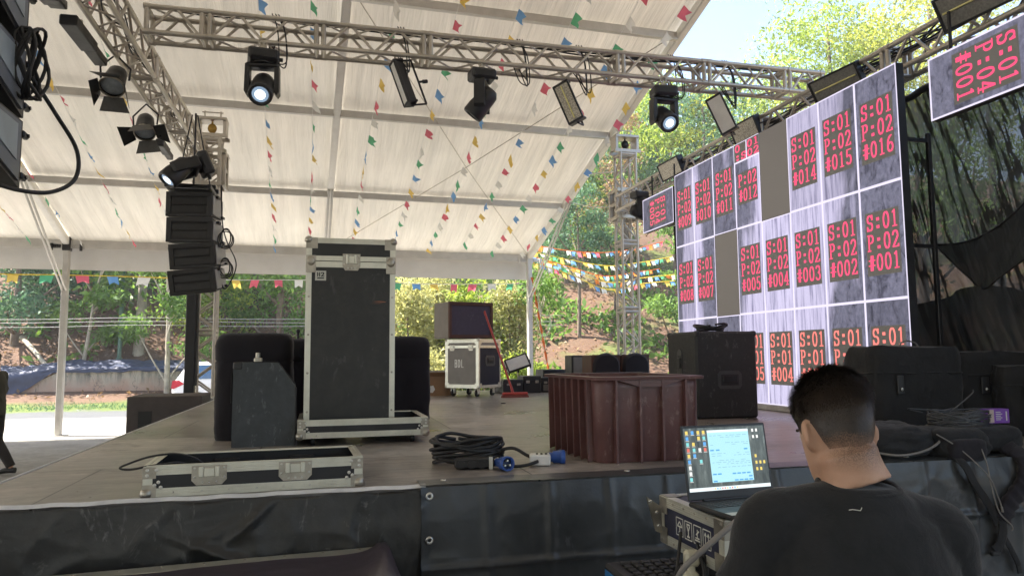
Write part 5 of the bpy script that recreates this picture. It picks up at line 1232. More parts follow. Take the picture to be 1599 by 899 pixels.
# ------------------------------------------------------------------ laptop on its rack cases
def rack_case(name, label, loc, rz, W, D, H, icons=False, side=None):
    t = thing(name, label, 'flight case', loc, rz)
    mb = MB(); mb.box(0, W, 0, D, 0, H, .003); mb.build('case_body', side or M_['caseblack'], t)
    mb = MB(); case_edges(mb, 0, W, 0, D, 0, H, .034); mb.build('edge_profile', M_['edge'], t)
    for x in (0, W):
        for y in (0, D):
            for z, sz in ((0, -1), (H, 1)): ball_corner(t, M_['steel'], x, y, z, -1 if x == 0 else 1, -1 if y == 0 else 1, sz, .022, .06)
    # rack front looking to the camera: screws and a handle
    mb = MB(); mb.box(.04, W-.04, -.005, -.0022, .03, H-.03, .002); f = mb.build('rack_front', M_['blackmetal'], t)
    mb = MB(); rivets(mb, [(x, -.005, z) for x in (.055, .095) for z in (.05, H*.5, H-.05)]+[(.03, -.003, z) for z in (.02, H-.02, H*.5)], (0, -1, 0), .009); mb.build('rivet', M_['rivet'], t)
    mb = MB(); rivets(mb, [(-.003, .03+k*(D-.06)/5, z) for k in range(6) for z in (.012, H-.012)], (-1, 0, 0), .005); mb.build('side_rivet', M_['steel'], t)
    if icons:
        def P(u, v): return (-.0016, D*.72-u, v)
        mb = MB()
        def line(p, q, w_=.0035):
            a = Vector((p[0], p[1], 0)); b_ = Vector((q[0], q[1], 0)); d = (b_-a).normalized(); n_ = Vector((-d.y, d.x, 0))*w_*.5
            mb.poly([P((a+n_).x, (a+n_).y), P((b_+n_).x, (b_+n_).y), P((b_-n_).x, (b_-n_).y), P((a-n_).x, (a-n_).y)])
        s_, z0 = .052, H*.5-.03
        for k in range(4):
            u = k*.066
            for a, b_ in (((0, 0), (s_, 0)), ((s_, 0), (s_, .062)), ((s_, .062), (0, .062)), ((0, .062), (0, 0))): line((u+a[0], z0+a[1]), (u+b_[0], z0+b_[1]))
            c = u+s_/2
            if k == 0:                                  # umbrella
                for a, b_ in (((c-.018, .032), (c, .05)), ((c, .05), (c+.018, .032)), ((c-.018, .032), (c+.018, .032)), ((c, .032), (c, .010)), ((c, .010), (c-.008, .012))): line((a[0], z0+a[1]), (b_[0], z0+b_[1]), .005)
            elif k == 1:                                # glass
                for a, b_ in (((c-.012, .052), (c+.012, .052)), ((c-.010, .048), (c, .028)), ((c+.010, .048), (c, .028)), ((c, .03), (c, .012)), ((c-.01, .010), (c+.01, .010))): line((a[0], z0+a[1]), (b_[0], z0+b_[1]), .006)
            elif k == 2:                                # hands
                for a, b_ in (((c-.018, .012), (c+.018, .012)), ((c-.014, .02), (c+.014, .02)), ((c, .02), (c, .05)), ((c-.01, .03), (c+.012, .046))): line((a[0], z0+a[1]), (b_[0], z0+b_[1]), .005)
            else:                                       # arrows up
                for q in (-.010, .010):
                    for a, b_ in (((c+q, .014), (c+q, .05)), ((c+q-.007, .040), (c+q, .052)), ((c+q+.007, .040), (c+q, .052))): line((a[0], z0+a[1]), (b_[0], z0+b_[1]), .004)
                line((c-.02, z0+.010), (c+.02, z0+.010), .004)
        mb.build('handling_symbols', M_['sticker'], t)
    return t
M_['navy'] = pm('navy_laminate', (.020, .022, .045), .4, 0, .15, 5, .05, 90)
rc1 = rack_case('rack_case', 'flat aluminium edged rack case with white handling symbols under the laptop', (1.275, 2.20, .885), R(0), .56, .47, .17, True, M_['navy'])
rc2 = rack_case('rack_case', 'black rack case with rivets standing under the symbol marked case', (1.395, 2.28, .36), R(0), .54, .42, .515)
lt = thing('latch_plate', 'hinged metal latch plate standing off the left of the symbol case', 'latch', (1.262, 2.64, .97))
mb = MB(); mb.prism([(-.06, .09), (.0, .05), (.0, -.05), (-.025, -.04)], -.004, .004, 'y'); mb.build('plate', M_['steel'], lt)
mb = MB(); rivets(mb, [(-.02, -.004, .03), (-.012, -.004, -.02), (-.045, -.004, .072)], (0, -1, 0), .007); mb.build('rivet', M_['rivet'], lt)
M_['bluestripe'] = pm('bright_blue_paint', (.02, .16, .42), .35, 0, .1)
bc = thing('blue_case', 'black case with bright blue stripes and a dotted top under the cables', 'case', (1.06, 2.30, .0), R(-2))
mb = MB(); mb.box(0, .315, 0, .48, 0, .79, .012); mb.build('case_body', M_['caseblack'], bc)
mb = MB()
for i in range(6):
    for j in range(9): mb.box(.05+.042*i, .08+.042*i, .04+.046*j, .075+.046*j, .7905, .800, .004)
mb.build('dotted_grip', M_['cable'], bc)
mb = MB(); mb.box(.09, .30, -.006, -.001, .735, .772, .002); mb.box(.02, .055, -.006, -.001, .62, .74, .002); mb.box(-.006, -.001, .03, .45, .735, .772, .002); mb.build('blue_stripe', M_['bluestripe'], bc)
ball_corner(bc, M_['steel'], 0, 0, .79, -1, -1, 1, .024, .05); ball_corner(bc, M_['steel'], .315, 0, .79, 1, -1, 1, .024, .05)
# power adapter, plug and leads beside the cases
M_['ivory'] = pm('ivory_plastic', (.55, .52, .40), .45, 0, .15, 9)
pl = thing('plug_adapter', 'ivory mains plug and adapter block hanging beside the case edge', 'plug', (1.225, 2.34, .86))
mb = MB(); mb.box(-.035, .025, -.02, .02, -.06, .005, .012); mb.box(-.025, .03, -.018, .018, .02, .075, .01); mb.cyl((0, 0, 0), (.0, 0, .03), .014); mb.build('plug_body', M_['ivory'], pl)
mb = MB(); mb.box(.035, .06, -.02, .02, -.05, .06, .006); mb.build('socket_block', M_['blackplastic'], pl)
mb = MB()
mb.tube(spline([(1.40, 2.22, 1.085), (1.33, 2.16, 1.085), (1.26, 2.13, 1.06), (1.18, 2.14, 1.0), (1.12, 2.18, .93), (1.11, 2.22, .87), (1.16, 2.26, .82), (1.22, 2.30, .81)], 9), .0095, 8); cbl = mb.build('laptop_lead', M_['greyside'])
tag(cbl, 'thick grey lead curving from the laptop down beside the case', 'cable')
mb = MB(); mb.box(1.37, 1.44, 2.205, 2.225, 1.075, 1.092, .005); mb.build('lead_plug', M_['blackplastic'], cbl)
mb = MB()
mb.tube(spline([(1.15, 2.26, .83), (1.06, 2.22, .835), (.99, 2.2, .79), (.965, 2.18, .70), (.96, 2.18, .5)], 8), .006, 6)
mb.tube(spline([(1.22, 2.40, .98), (1.19, 2.36, .92), (1.15, 2.30, .88), (1.13, 2.28, .84)], 8), .006, 6); mb.tube(spline([(1.26, 2.36, .95), (1.25, 2.30, .88), (1.24, 2.28, .82), (1.3, 2.26, .80), (1.36, 2.25, .80)], 8), .006, 6)
mb.tube(spline([(1.27, 2.24, .835), (1.33, 2.22, .825), (1.40, 2.21, .80)], 8), .009, 6)
tag(mb.build('black_lead', M_['cable']), 'thin black leads looping down past the blue striped case', 'cable')
# laptop
lp = thing('laptop', 'open black laptop with a lit screen standing on the rack case', 'laptop', (1.445, 2.30, 1.060), R(5))
W, Dp = .365, .25; a = W/2
mb = MB(); mb.box(-a, a, -.13, Dp-.13, .004, .022, .006); lb = mb.build('keyboard_base', M_['blackplastic'], lp)
mb = MB()
for r_ in range(5):
    for c_ in range(15): mb.box(-a+.018+c_*.0222, -a+.037+c_*.0222, .075-r_*.0195, .091-r_*.0195, .0222, .0238, .001)
mb.box(-.06, .06, -.028-.012, -.0185-.0085, .0222, .0236, .001); mb.build('keys', pm('key_black', (.03, .03, .032), .5), lb)
mb = MB(); mb.box(-.055, .05, -.118, -.052, .0221, .0226, 0); mb.build('touchpad', M_['blackmetal'], lb)
mb = MB(); mb.box(-a+.008, -a+.06, -.124, -.085, .0222, .0226, 0); mb.build('sticker', M_['sticker'], lb)
Ms = TR((0, Dp-.135, .024), rx=R(-9))
mb = MB(); mb.box(-a, a, 0, .007, .0, .262, .004, Ms); ld = mb.build('lid', M_['blackplastic'], lp)
mb = MB(); mb.cyl((-.12, Dp-.131, .022), (.12, Dp-.131, .022), .008, n=10); mb.build('hinge', M_['blackmetal'], lp)
def scr(u0, u1, v0, v1, d): 
    X = lambda u: -a+.009+u*(W-.018); Z = lambda v: .030+v*.222
    return [Ms @ Vector((X(u), -d, Z(v))) for u, v in ((u0, v0), (u1, v0), (u1, v1), (u0, v1))]
def wallpaper():
    m, n, l, b = new_mat('desktop_wallpaper'); tc = n.new('ShaderNodeTexCoord').outputs['Object']
    f = noise_tex(n, l, mapping(n, l, tc, (30, 30, 5)), 1.5, 5, .7); c = ramp(n, l, f, [(.35, (.02, .025, .022)), (.6, (.10, .12, .11)), (.75, (.32, .36, .36))])
    l.new(c, b.inputs['Emission Color']); b.inputs['Emission Strength'].default_value = .28; b.inputs['Base Color'].default_value = (.02, .02, .02, 1); b.inputs['Roughness'].default_value = .3
    return m
mb = MB(); mb.poly(scr(0, 1, 0, 1, .0006)); dsp = mb.build('display', wallpaper(), ld)
mb = MB(); mb.poly(scr(0, 1, 0, .055, .0009)); mb.build('task_bar', glow('taskbar_pale', (.72, .80, .82), .28), dsp)
mb = MB(); mb.poly(scr(.285, .80, .12, .955, .0009)); wn = mb.build('window_pane', glow('window_pale_blue', (.36, .64, .72), .29), dsp)
mb = MB(); mb.poly(scr(.285, .80, .915, .955, .0011)); mb.build('title_bar', glow('window_title', (.72, .82, .84), .28), wn)
mb = MB(); rnd = random.Random(3)
for v in (.86, .83, .74, .71, .57, .535, .46, .43, .40, .35):
    u = .31
    while u < .77:
        w_ = .015+.05*rnd.random()
        if rnd.random() < .62: mb.poly(scr(u, min(u+w_, .785), v, v+.009, .0011))
        u += w_+.02
mb.build('text_lines', glow('window_grey_text', (.22, .40, .47), .28), wn)
mb = MB()
for u0, v in ((.30, .62), (.37, .62), (.72, .62), (.30, .24), (.36, .24), (.54, .235), (.60, .235), (.66, .235), (.72, .235), (.56, .13), (.62, .13), (.68, .13), (.74, .13), (.30, .13), (.74, .18)): mb.poly(scr(u0, u0+.045, v, v+.022, .0013))
mb.build('buttons', glow('window_blue_button', (.06, .30, .62), .28), wn)
icols = [glow('icon_white', (.75, .75, .72), .28), glow('icon_blue', (.10, .35, .75), .28), glow('icon_yellow', (.75, .55, .12), .28), glow('icon_red', (.65, .14, .10), .28), glow('icon_teal', (.2, .6, .6), .28)]
mb = MB()
for u, vs in ((.02, range(9)), (.09, (0, 2, 3, 4)), (.16, (0, 1, 3, 5)), (.225, (0, 1, 2, 3))):
    for k in vs: mb.mi = rnd.randrange(5); mb.poly(scr(u, u+.032, .90-k*.092, .955-k*.092, .0012)); mb.mi = 0; mb.poly(scr(u-.004, u+.038, .886-k*.092, .893-k*.092, .0012))
for u in (.845, .895, .945):
    for k in (0, 1, 4, 5, 6):
        if rnd.random() < .8: mb.mi = 2 if k > 2 else 0; mb.poly(scr(u, u+.025, .90-k*.105, .95-k*.105, .0012))
for k in range(10): mb.mi = rnd.randrange(1, 5); mb.poly(scr(.30+.03*k, .315+.03*k, .015, .04, .0014))
mb.build('icons', icols, dsp)

# ------------------------------------------------------------------ low case under the purple sheet, bottom left
lc = thing('low_case', 'long low flight case with a worn aluminium rim under the plum sheet', 'flight case', (-1.0, 2.62, 0), R(4.2))
mb = MB(); mb.box(0, 1.30, 0, .72, 0, .742, .003); mb.build('case_body', M_['caseblack'], lc)
mb = MB(); case_edges(mb, 0, 1.30, 0, .72, 0, .742, .04); mb.box(.0, 1.30, .635, .725, .7435, .7485, .001); mb.build('edge_profile', M_['edge'], lc)
mb = MB(); rivets(mb, [(.1+k*.16, .70, .7485) for k in range(8)], (0, 0, 1), .006); mb.build('rivet', M_['steel'], lc)
M_['plum'] = pm('plum_sheet', (.050, .038, .050), .36, 0, .2, 2, .15, 12, .5)
mb = MB(); Ml = TR((-1.0, 2.62, 0), rz=R(4.2))
def fn(i, j):
    x = -.2+1.66*i; y = .60-.96*j+.05*i*i
    z = .752+.010*abs(nz(x*3, y*3))+.014*max(0, nz(x*2.2+y*2, y*1.5, 2))+.05*math.exp(-((x-1.31-.3*(y-.5))/.07)**2)*max(0, .5+y)
    if y < 0: z -= -y*1.8; y = y*.35
    if x > 1.31: o = x-1.31; z -= o*2.6; x = 1.31+o*.25+.015
    if x < 0: z -= -x*2.4; x = x*.2
    return Ml @ Vector((x, y-.03*nz(x*4, 7)-.08*i*0, z))
mb.grid(70, 44, fn); tag(mb.build('plum_sheet', M_['plum']), 'shiny dark plum sheet spread over the low case at the bottom edge', 'sheet')
# ------------------------------------------------------------------ people
def limb(mb, pts, n=16, sub=5):
    """pts: (x, y, z, rx, ry) ; a smooth tapering tube of ellipses, rx across, ry front to back"""
    P_ = [Vector(p[:3]) for p in pts]; S = spline(P_, sub); k = len(pts); rings = []; px = None
    for i, q in enumerate(S):
        t = min(i/sub, k-1-1e-6); a = int(t); f = t-a; f = f*f*(3-2*f)
        rx = pts[a][3]*(1-f)+pts[a+1][3]*f; ry = pts[a][4]*(1-f)+pts[a+1][4]*f
        d = (S[min(i+1, len(S)-1)]-S[max(i-1, 0)]).normalized()
        if px is None:
            h = Vector((1, 0, 0)) if abs(d.x) < .9 else Vector((0, 0, 1)); px = (h-d*h.dot(d)).normalized()
        else: px = (px-d*px.dot(d)).normalized()
        py = d.cross(px); rings.append([q+px*rx*math.cos(2*math.pi*m/n)+py*ry*math.sin(2*math.pi*m/n) for m in range(n)])
    mb.loft(rings)
def fuse(mb, name, mat, parent, voxel, smooth=4, label=None, post=None):
    """all lofted pieces become one continuous skin"""
    o = mb.build(name, mat, None)
    md = o.modifiers.new('r', 'REMESH'); md.mode = 'VOXEL'; md.voxel_size = voxel
    ms = o.modifiers.new('s', 'SMOOTH'); ms.factor = .5; ms.iterations = smooth
    dg = bpy.context.evaluated_depsgraph_get(); me = bpy.data.meshes.new_from_object(o.evaluated_get(dg))
    o.modifiers.clear(); old = o.data; o.data = me; bpy.data.meshes.remove(old); me.name = name
    me.polygons.foreach_set('use_smooth', [True]*len(me.polygons))
    if post:
        for v in me.vertices: v.co = post(v.co)
    me.update()
    if parent is not None: o.parent = parent
    if label: o['label'] = label
    return o
def skin_mat(name='skin', nape=None):
    m, n, l, b = new_mat(name)
    tc = n.new('ShaderNodeTexCoord').outputs['Object']
    c = mixc(n, l, ramp(n, l, noise_tex(n, l, tc, 9, 5, .6), [(.3, 0), (.7, 1)]), (.44, .255, .170), (.54, .335, .235))
    c = mixc(n, l, ramp(n, l, noise_tex(n, l, tc, 60, 3, .6), [(.62, 0), (.75, .25)]), c, (.36, .17, .11))
    if nape:                                            # shaved stubble running down the nape
        sp = n.new('ShaderNodeSeparateXYZ'); l.new(tc, sp.inputs[0]); z0, z1 = nape
        g_ = ramp(n, l, math_n(n, l, 'MULTIPLY', math_n(n, l, 'ADD', sp.outputs[2], -z0), 1/(z1-z0)), [(0, 0), (1, 1)])
        y_ = ramp(n, l, math_n(n, l, 'MULTIPLY', math_n(n, l, 'ADD', sp.outputs[1], .06), 1/.09), [(.25, 1), (.8, 0)])
        x_ = ramp(n, l, math_n(n, l, 'MULTIPLY', math_n(n, l, 'ABSOLUTE', math_n(n, l, 'ADD', sp.outputs[0], .012)), 1/.06), [(.72, 1), (1, 0)])
        d_ = ramp(n, l, noise_tex(n, l, tc, 420, 2, .6), [(.38, 0), (.62, 1)])
        c = mixc(n, l, math_n(n, l, 'MULTIPLY', math_n(n, l, 'MULTIPLY', g_, y_), math_n(n, l, 'MULTIPLY', x_, math_n(n, l, 'MULTIPLY_ADD', d_, .5, .32))), c, (.07, .05, .04))
    l.new(c, b.inputs['Base Color']); b.inputs['Roughness'].default_value = .5; b.inputs['Specular IOR Level'].default_value = .4
    b.inputs['Subsurface Weight'].default_value = .12; b.inputs['Subsurface Radius'].default_value = (.012, .005, .003); b.inputs['Subsurface Scale'].default_value = 1
    bn = n.new('ShaderNodeBump'); bn.inputs['Strength'].default_value = .12; bn.inputs['Distance'].default_value = .002
    l.new(noise_tex(n, l, tc, 220, 3, .6), bn.inputs['Height']); l.new(bn.outputs[0], b.inputs['Normal']); return m
M_['skin'] = skin_mat(); M_['skinnape'] = skin_mat('skin_with_stubble', (1.366, 1.404))
def shirt_mat():
    m, n, l, b = new_mat('black_cotton')
    tc = n.new('ShaderNodeTexCoord').outputs['Object']
    c = mixc(n, l, ramp(n, l, noise_tex(n, l, tc, 7, 6, .65), [(.3, 0), (.72, 1)]), (.017, .018, .0195), (.030, .031, .034))
    lint = ramp(n, l, noise_tex(n, l, tc, 160, 2, .5), [(.74, 0), (.80, .35)]); c = mixc(n, l, lint, c, (.12, .12, .12))
    l.new(c, b.inputs['Base Color']); b.inputs['Roughness'].default_value = .9; b.inputs['Specular IOR Level'].default_value = .2; b.inputs['Sheen Weight'].default_value = .18; b.inputs['Sheen Roughness'].default_value = .4
    w1 = noise_tex(n, l, tc, 14, 4, .55, .8); w2 = noise_tex(n, l, tc, 600, 2, .5)
    bn = n.new('ShaderNodeBump'); bn.inputs['Strength'].default_value = .6; bn.inputs['Distance'].default_value = .008; l.new(math_n(n, l, 'MULTIPLY_ADD', w2, .12, w1), bn.inputs['Height']); l.new(bn.outputs[0], b.inputs['Normal']); return m
M_['shirt'] = shirt_mat()
M_['trouser'] = pm('dark_trousers', (.03, .026, .024), .85, 0, .2, 6, .3, 40)
M_['hair'] = pm('dark_brown_hair', (.022, .015, .011), .42, 0, .4, 40, 0, 60, .5)
M_['eyewhite'] = pm('eye_white', (.7, .68, .64), .2); M_['lip'] = pm('lip', (.36, .14, .11), .5); M_['shoe'] = pm('shoe_black', (.02, .02, .022), .5)
def head_matrix(c, yaw, pitch, roll=0): return Matrix.Translation(c) @ Matrix.Rotation(yaw, 4, 'Z') @ Matrix.Rotation(pitch, 4, 'X') @ Matrix.Rotation(roll, 4, 'Y') @ Matrix.Scale(.865, 4)
def person(label, base, rz, P, detail, shirt, hair_n, voxel=.008, group=None):
    """P: joint positions in a frame where the person faces +y; head local frame: face to +y"""
    t = thing('person', label, 'person', base, rz)
    Hm = P['head']
    body = MB()
    # head: skull, jaw, nose, ears
    body.ell((0, -.012, .022), .074, .094, .098, 24, 16, Hm)
    body.loft([[(x*s*1.0+0, y0+y*d, z) for x, y in [(math.cos(a), math.sin(a)) for a in np.linspace(0, 2*math.pi, 19)[:-1]]] for z, s, y0, d in ((-.125, .028, .055, .022), (-.112, .046, .040, .042), (-.08, .060, .022, .064), (-.035, .068, .008, .082), (.01, .070, .004, .088), (.05, .066, .0, .086))], M=Hm)
    body.loft([[(x*w_, y0+y*.016, z) for x, y in [(math.cos(a), math.sin(a)) for a in np.linspace(0, 2*math.pi, 9)[:-1]]] for z, w_, y0 in ((-.045, .017, .092), (-.034, .018, .100), (-.01, .010, .094), (.02, .008, .086))], M=Hm)
    body.ell((0, -.034, -.072), .056, .049, .052, 18, 12, Hm)       # nape
    for s_ in (-1, 1):
        body.ell((s_*.083, -.014, -.010), .010, .024, .036, 12, 9, Hm @ Matrix.Translation((s_*.083, -.012, -.012)) @ Matrix.Rotation(s_*R(32), 4, 'Z') @ Matrix.Translation((-s_*.083, .012, .012)))
        body.ell((s_*.074, -.008, -.036), .008, .012, .014, 8, 6, Hm)
    nk0, nk1 = Vector(P['neck']), Hm @ Vector((0, -.022, -.055))
    limb(body, [(*nk0, .070, .062), (*(nk0.lerp(nk1, .35)), .063, .062), (*nk0.lerp(nk1, .7), .060, .063), (*nk1, .062, .066)])
    ch, pe = Vector(P['chest']), Vector(P['pelvis'])
    limb(body, [(*pe, .155, .105), (*pe.lerp(ch, .5), .145, .095), (*ch, .17, .11), (*(ch.lerp(nk0, .6)), .14, .085), (*(ch.lerp(nk0, .92)), .07, .06)])
    for s_ in ('l', 'r'):
        sh, el, wr_, hd = (Vector(P[k+s_]) for k in ('shoulder_', 'elbow_', 'wrist_', 'hand_'))
        inn = ch.lerp(nk0, .62)
        limb(body, [(*inn.lerp(sh, .2), .05, .06), (*sh, .056, .056), (*sh.lerp(el, .5), .045, .046), (*el, .038, .038), (*el.lerp(wr_, .35), .038, .036), (*wr_, .024, .028)])
        d = (hd-wr_).normalized(); side = Vector(P.get('palm_'+s_, (0, 0, -1))); side = (side-d*side.dot(d)).normalized(); ac = d.cross(side)
        pc = wr_+d*.05
        limb(body, [(*wr_, .024, .024), (*(wr_+d*.03), .03, .017), (*(wr_+d*.075), .034, .014), (*(wr_+d*.095), .03, .011)], 12, 3) if abs(d.x) < .9 else limb(body, [(*wr_, .02, .024), (*(wr_+d*.09), .014, .034)], 12, 3)
        for q, L in zip((-1.5, -.5, .5, 1.5), (.062, .072, .068, .054)):
            f0 = wr_+d*.085+ac*q*.018; f1 = f0+d*L*.45+side*.006; f2 = f1+d*L*.32+side*.016; f3 = f2+d*L*.2+side*.018
            body.tube(spline([f0-d*.02, f0, f1, f2, f3], 3), [.0095]*4+[.009]*4+[.0085]*4+[.0075], 8)
        th0 = wr_+d*.025-ac*.022*(1 if s_ == 'l' else -1)*-1
        sgn = 1 if s_ == 'l' else -1
        th0 = wr_+d*.025+ac*sgn*.02; body.tube(spline([wr_+d*.012, th0, th0+d*.03+ac*sgn*.018, th0+d*.058+ac*sgn*.02+side*.01], 3), [.012]*4+[.011]*3+[.0095]*2+[.008], 8)
        hp, kn, an, to = (Vector(P[k+s_]) for k in ('hip_', 'knee_', 'ankle_', 'toe_'))
        limb(body, [(*hp, .085, .09), (*hp.lerp(kn, .5), .070, .075), (*kn, .05, .053), (*kn.lerp(an, .35), .05, .052), (*an, .034, .036)])
        limb(body, [(*(an+Vector((0, -.03, -.03))), .034, .03), (*an.lerp(to, .5), .04, .03), (*to, .036, .018)], 12, 4)
    bo = fuse(body, 'body', M_['skinnape'] if detail else M_['skin'], t, voxel, 4)
    # clothes
    sh_ = MB()
    top = ch.lerp(nk0, .95)
    limb(sh_, [(*(pe+Vector((0, 0, -.06))), .19, .135), (*pe.lerp(ch, .25), .182, .128), (*pe.lerp(ch, .6), .182, .126), (*ch, .188, .128), (*ch.lerp(nk0, .5), .170, .105), (*ch.lerp(nk0, .80), .116, .086), (*ch.lerp(nk0, 1.0), .076, .070)], 22)
    for s_ in ('l', 'r'):
        sh, el = Vector(P['shoulder_'+s_]), Vector(P['elbow_'+s_]); inn = ch.lerp(nk0, .72)
        limb(sh_, [(*inn.lerp(sh, .15), .066, .07), (*inn.lerp(sh, .7), .066, .066), (*sh, .064, .064), (*sh.lerp(el, .30), .064, .064), (*sh.lerp(el, .62), .068, .070), (*sh.lerp(el, .86), .070, .074)], 18)
    def wrinkle(c):
        a = .004*nz(c.x*9+c.z*7, c.y*9, c.z*13)+.008*nz(c.x*5, c.z*9-c.x*6, 3)+.011*(1-min(1, abs(nz(c.x*3.2+c.z*2.5, c.z*4.5-abs(c.x)*5, 8))*5))**2-.006*math.exp(-((abs(c.x)-.160-.22*max(0, P['neck'][2]-.10-c.z))/.007)**2)
        lowz = max(0, min(1, (P['neck'][2]-.08-c.z)*6))
        side_ = max(0, (abs(c.x)-.17)*12); a += lowz*min(1, side_)*.013*math.sin(c.z*62+c.x*60+3*nz(c.x*8, c.z*8))
        n_ = Vector((c.x, c.y-ch.y, 0)); return c+(n_.normalized()*a*lowz if n_.length > 1e-4 else Vector())
    so_ = fuse(sh_, 't_shirt', shirt, t, voxel, 5, post=wrinkle)
    mb = MB(); col_c = ch.lerp(nk0, .97); up_n = (nk1-nk0).normalized()
    if detail:
        mb.tube([Vector((col_c.x+.0745*math.cos(a), col_c.y-.002+.0685*math.sin(a), col_c.z+.003+.010*math.sin(a)))for a in np.linspace(0, 2*math.pi, 36)[:-1]], .0075, 7, True); mb.build('collar', shirt, so_)
        mb = MB(); y_ = col_c.y-.086
        mb.tube([(-.062+.007*q, y_-.004-.001*q, col_c.z-.022-.001*abs(q)+(.006 if q > 2.3 else 0)) for q in (-1, 0, 1, 2, 2.4)], .0009, 5); mb.build('label_stitch', M_['sticker'], so_)
    tr = MB()
    limb(tr, [(*(pe+Vector((0, 0, .06))), .165, .115), (*pe, .172, .125), (*(pe+Vector((0, 0, -.08))), .17, .125)], 20)
    for s_ in ('l', 'r'):
        hp, kn, an = (Vector(P[k+s_]) for k in ('hip_', 'knee_', 'ankle_'))
        limb(tr, [(*hp, .10, .105), (*hp.lerp(kn, .5), .086, .09), (*kn, .066, .07), (*kn.lerp(an, .4), .064, .068), (*(an+Vector((0, 0, .015))), .056, .06)])
    fuse(tr, 'trousers', M_['trouser'], t, .011, 4)
    for s_ in ('l', 'r'):
        an, to = Vector(P['ankle_'+s_]), Vector(P['toe_'+s_]); mb = MB(); d = (to-an); d.z = 0; d.normalize()
        limb(mb, [(*(an-d*.06+Vector((0, 0, -.035))), .036, .04), (*(an.lerp(to, .4)+Vector((0, 0, -.005))), .048, .042), (*(to+d*.02+Vector((0, 0, .008))), .042, .028)], 12, 4); mb.build('shoe', M_['shoe'], t)
    # face
    for s_ in (-1, 1):
        mb = MB(); mb.ell((s_*.031, .078, .0), .012, .010, .010, 12, 8, Hm); e = mb.build('eye', M_['eyewhite'], t)
        mb = MB(); mb.ell((s_*.031, .0865, -.002), .0055, .003, .0055, 10, 6, Hm); mb.build('iris', M_['ink'], e)
        mb = MB(); mb.tube([Hm @ Vector((s_*(.016+.008*q), .089-.002*q*q*.4, .019+.003*math.sin(q))) for q in range(5)], .0035, 6); mb.build('eyebrow', M_['hair'], t)
    mb = MB(); mb.tube([Hm @ Vector((-.024+.008*q, .092-.0012*(q-3)**2, -.068)) for q in range(7)], [.002, .004, .005, .005, .005, .004, .002], 6); mb.build('mouth', M_['lip'], t)
    # hair: a close cap that thins to shaved stubble, and strands on it
    rnd = random.Random(11)
    def onskull(d): return Vector((d.x*.0765, -.012+d.y*.0965, .022+d.z*.1005))
    def hairline(a):                                     # lowest polar angle of the hair at azimuth a (a = 90 deg is the face)
        f = math.degrees(a) % 360
        k = abs((f-270+180) % 360-180)                   # 0 at the nape, 180 at the face
        if k < 60: return R(156)
        if k < 78: return R(156-(k-60)/18*58)
        if k < 100: return R(98-(k-78)*.1)
        if k < 125: return R(96+12*math.sin((k-100)/25*math.pi))
        return R(90-(k-125)/55*34)
    cap = MB(); nu, nv = 72, 30; vs = []
    for j in range(nv+1):
        for i in range(nu):
            a = 2*math.pi*i/nu; th_ = hairline(a)*j/nv
            d = Vector((math.sin(th_)*math.cos(a), math.sin(th_)*math.sin(a), math.cos(th_)))
            tk = max(0, min(1, (d.z+.02)/.75)); thick = .0012+.014*tk**.8*(1+.4*nz(d.x*6, d.y*6, d.z*6))+(.004 if math.sin(a) > .3 and j < nv else 0)*tk
            q = onskull(d)
            if d.z < -.45: q = q+Vector((0, .0, 0))+d*.001
            vs.append(Hm @ (q+d*(thick if j < nv else -.004)))
    cap.add(vs, [(j*nu+i, j*nu+(i+1) % nu, (j+1)*nu+(i+1) % nu, (j+1)*nu+i) for j in range(nv) for i in range(nu)], True)
    hc = cap.build('hair', [M_['scalp'] if detail else M_['hair']], t)
    if hair_n:
        mb = MB(); vs = []; fs = []
        for k in range(hair_n):
            z = 1-1.86*rnd.random(); a = rnd.random()*2*math.pi; r_ = math.sqrt(max(0, 1-z*z)); d = Vector((r_*math.cos(a), r_*math.sin(a), z))
            if math.acos(max(-1, min(1, z))) > hairline(a)-R(2)-R(5)*rnd.random()-(R(16)*rnd.random() if z < -.3 else 0): continue
            low = max(0, min(1, (.42-z)/.62))
            if z < -.2 and rnd.random() < (-.2-z)*1.1: continue
            L = (.007+.034*max(0, z-.2)/.8)*(1-low)+.0032*low+.004*rnd.random()*(1-low*.6); q = onskull(d)+d*(.0012+.0125*max(0, min(1, (z+.02)/.75))**.8)
            fl = Vector((.35*d.x+.25*nz(d.x*3, d.y*3, 1), -.35+.25*rnd.random()+(.5 if d.y > .2 else 0), -.75+.35*max(z, 0))).normalized()
            fl = (fl-d*fl.dot(d)*.9).normalized(); lift = (.25+.4*rnd.random())*(1-low)+.12*low
            g_ = (fl+d*lift+Vector((rnd.uniform(-.3, .3), rnd.uniform(-.3, .3), rnd.uniform(-.2, .3)))*.55).normalized()
            tip = q+g_*L; sd_ = g_.cross(d)
            if sd_.length < 1e-3: continue
            sd_ = sd_.normalized()*(.0010 if low < .5 else .00035); mid_ = q.lerp(tip, .55)+d*L*.08
            b_ = len(vs); vs += [Hm @ (q-sd_), Hm @ (q+sd_), Hm @ (mid_+sd_*.8), Hm @ (mid_-sd_*.8), Hm @ tip]
            fs += [(b_, b_+1, b_+2, b_+3), (b_+3, b_+2, b_+4)]
        mb.add(vs, fs, True); mb.build('strands', M_['hair'], hc)
    return t
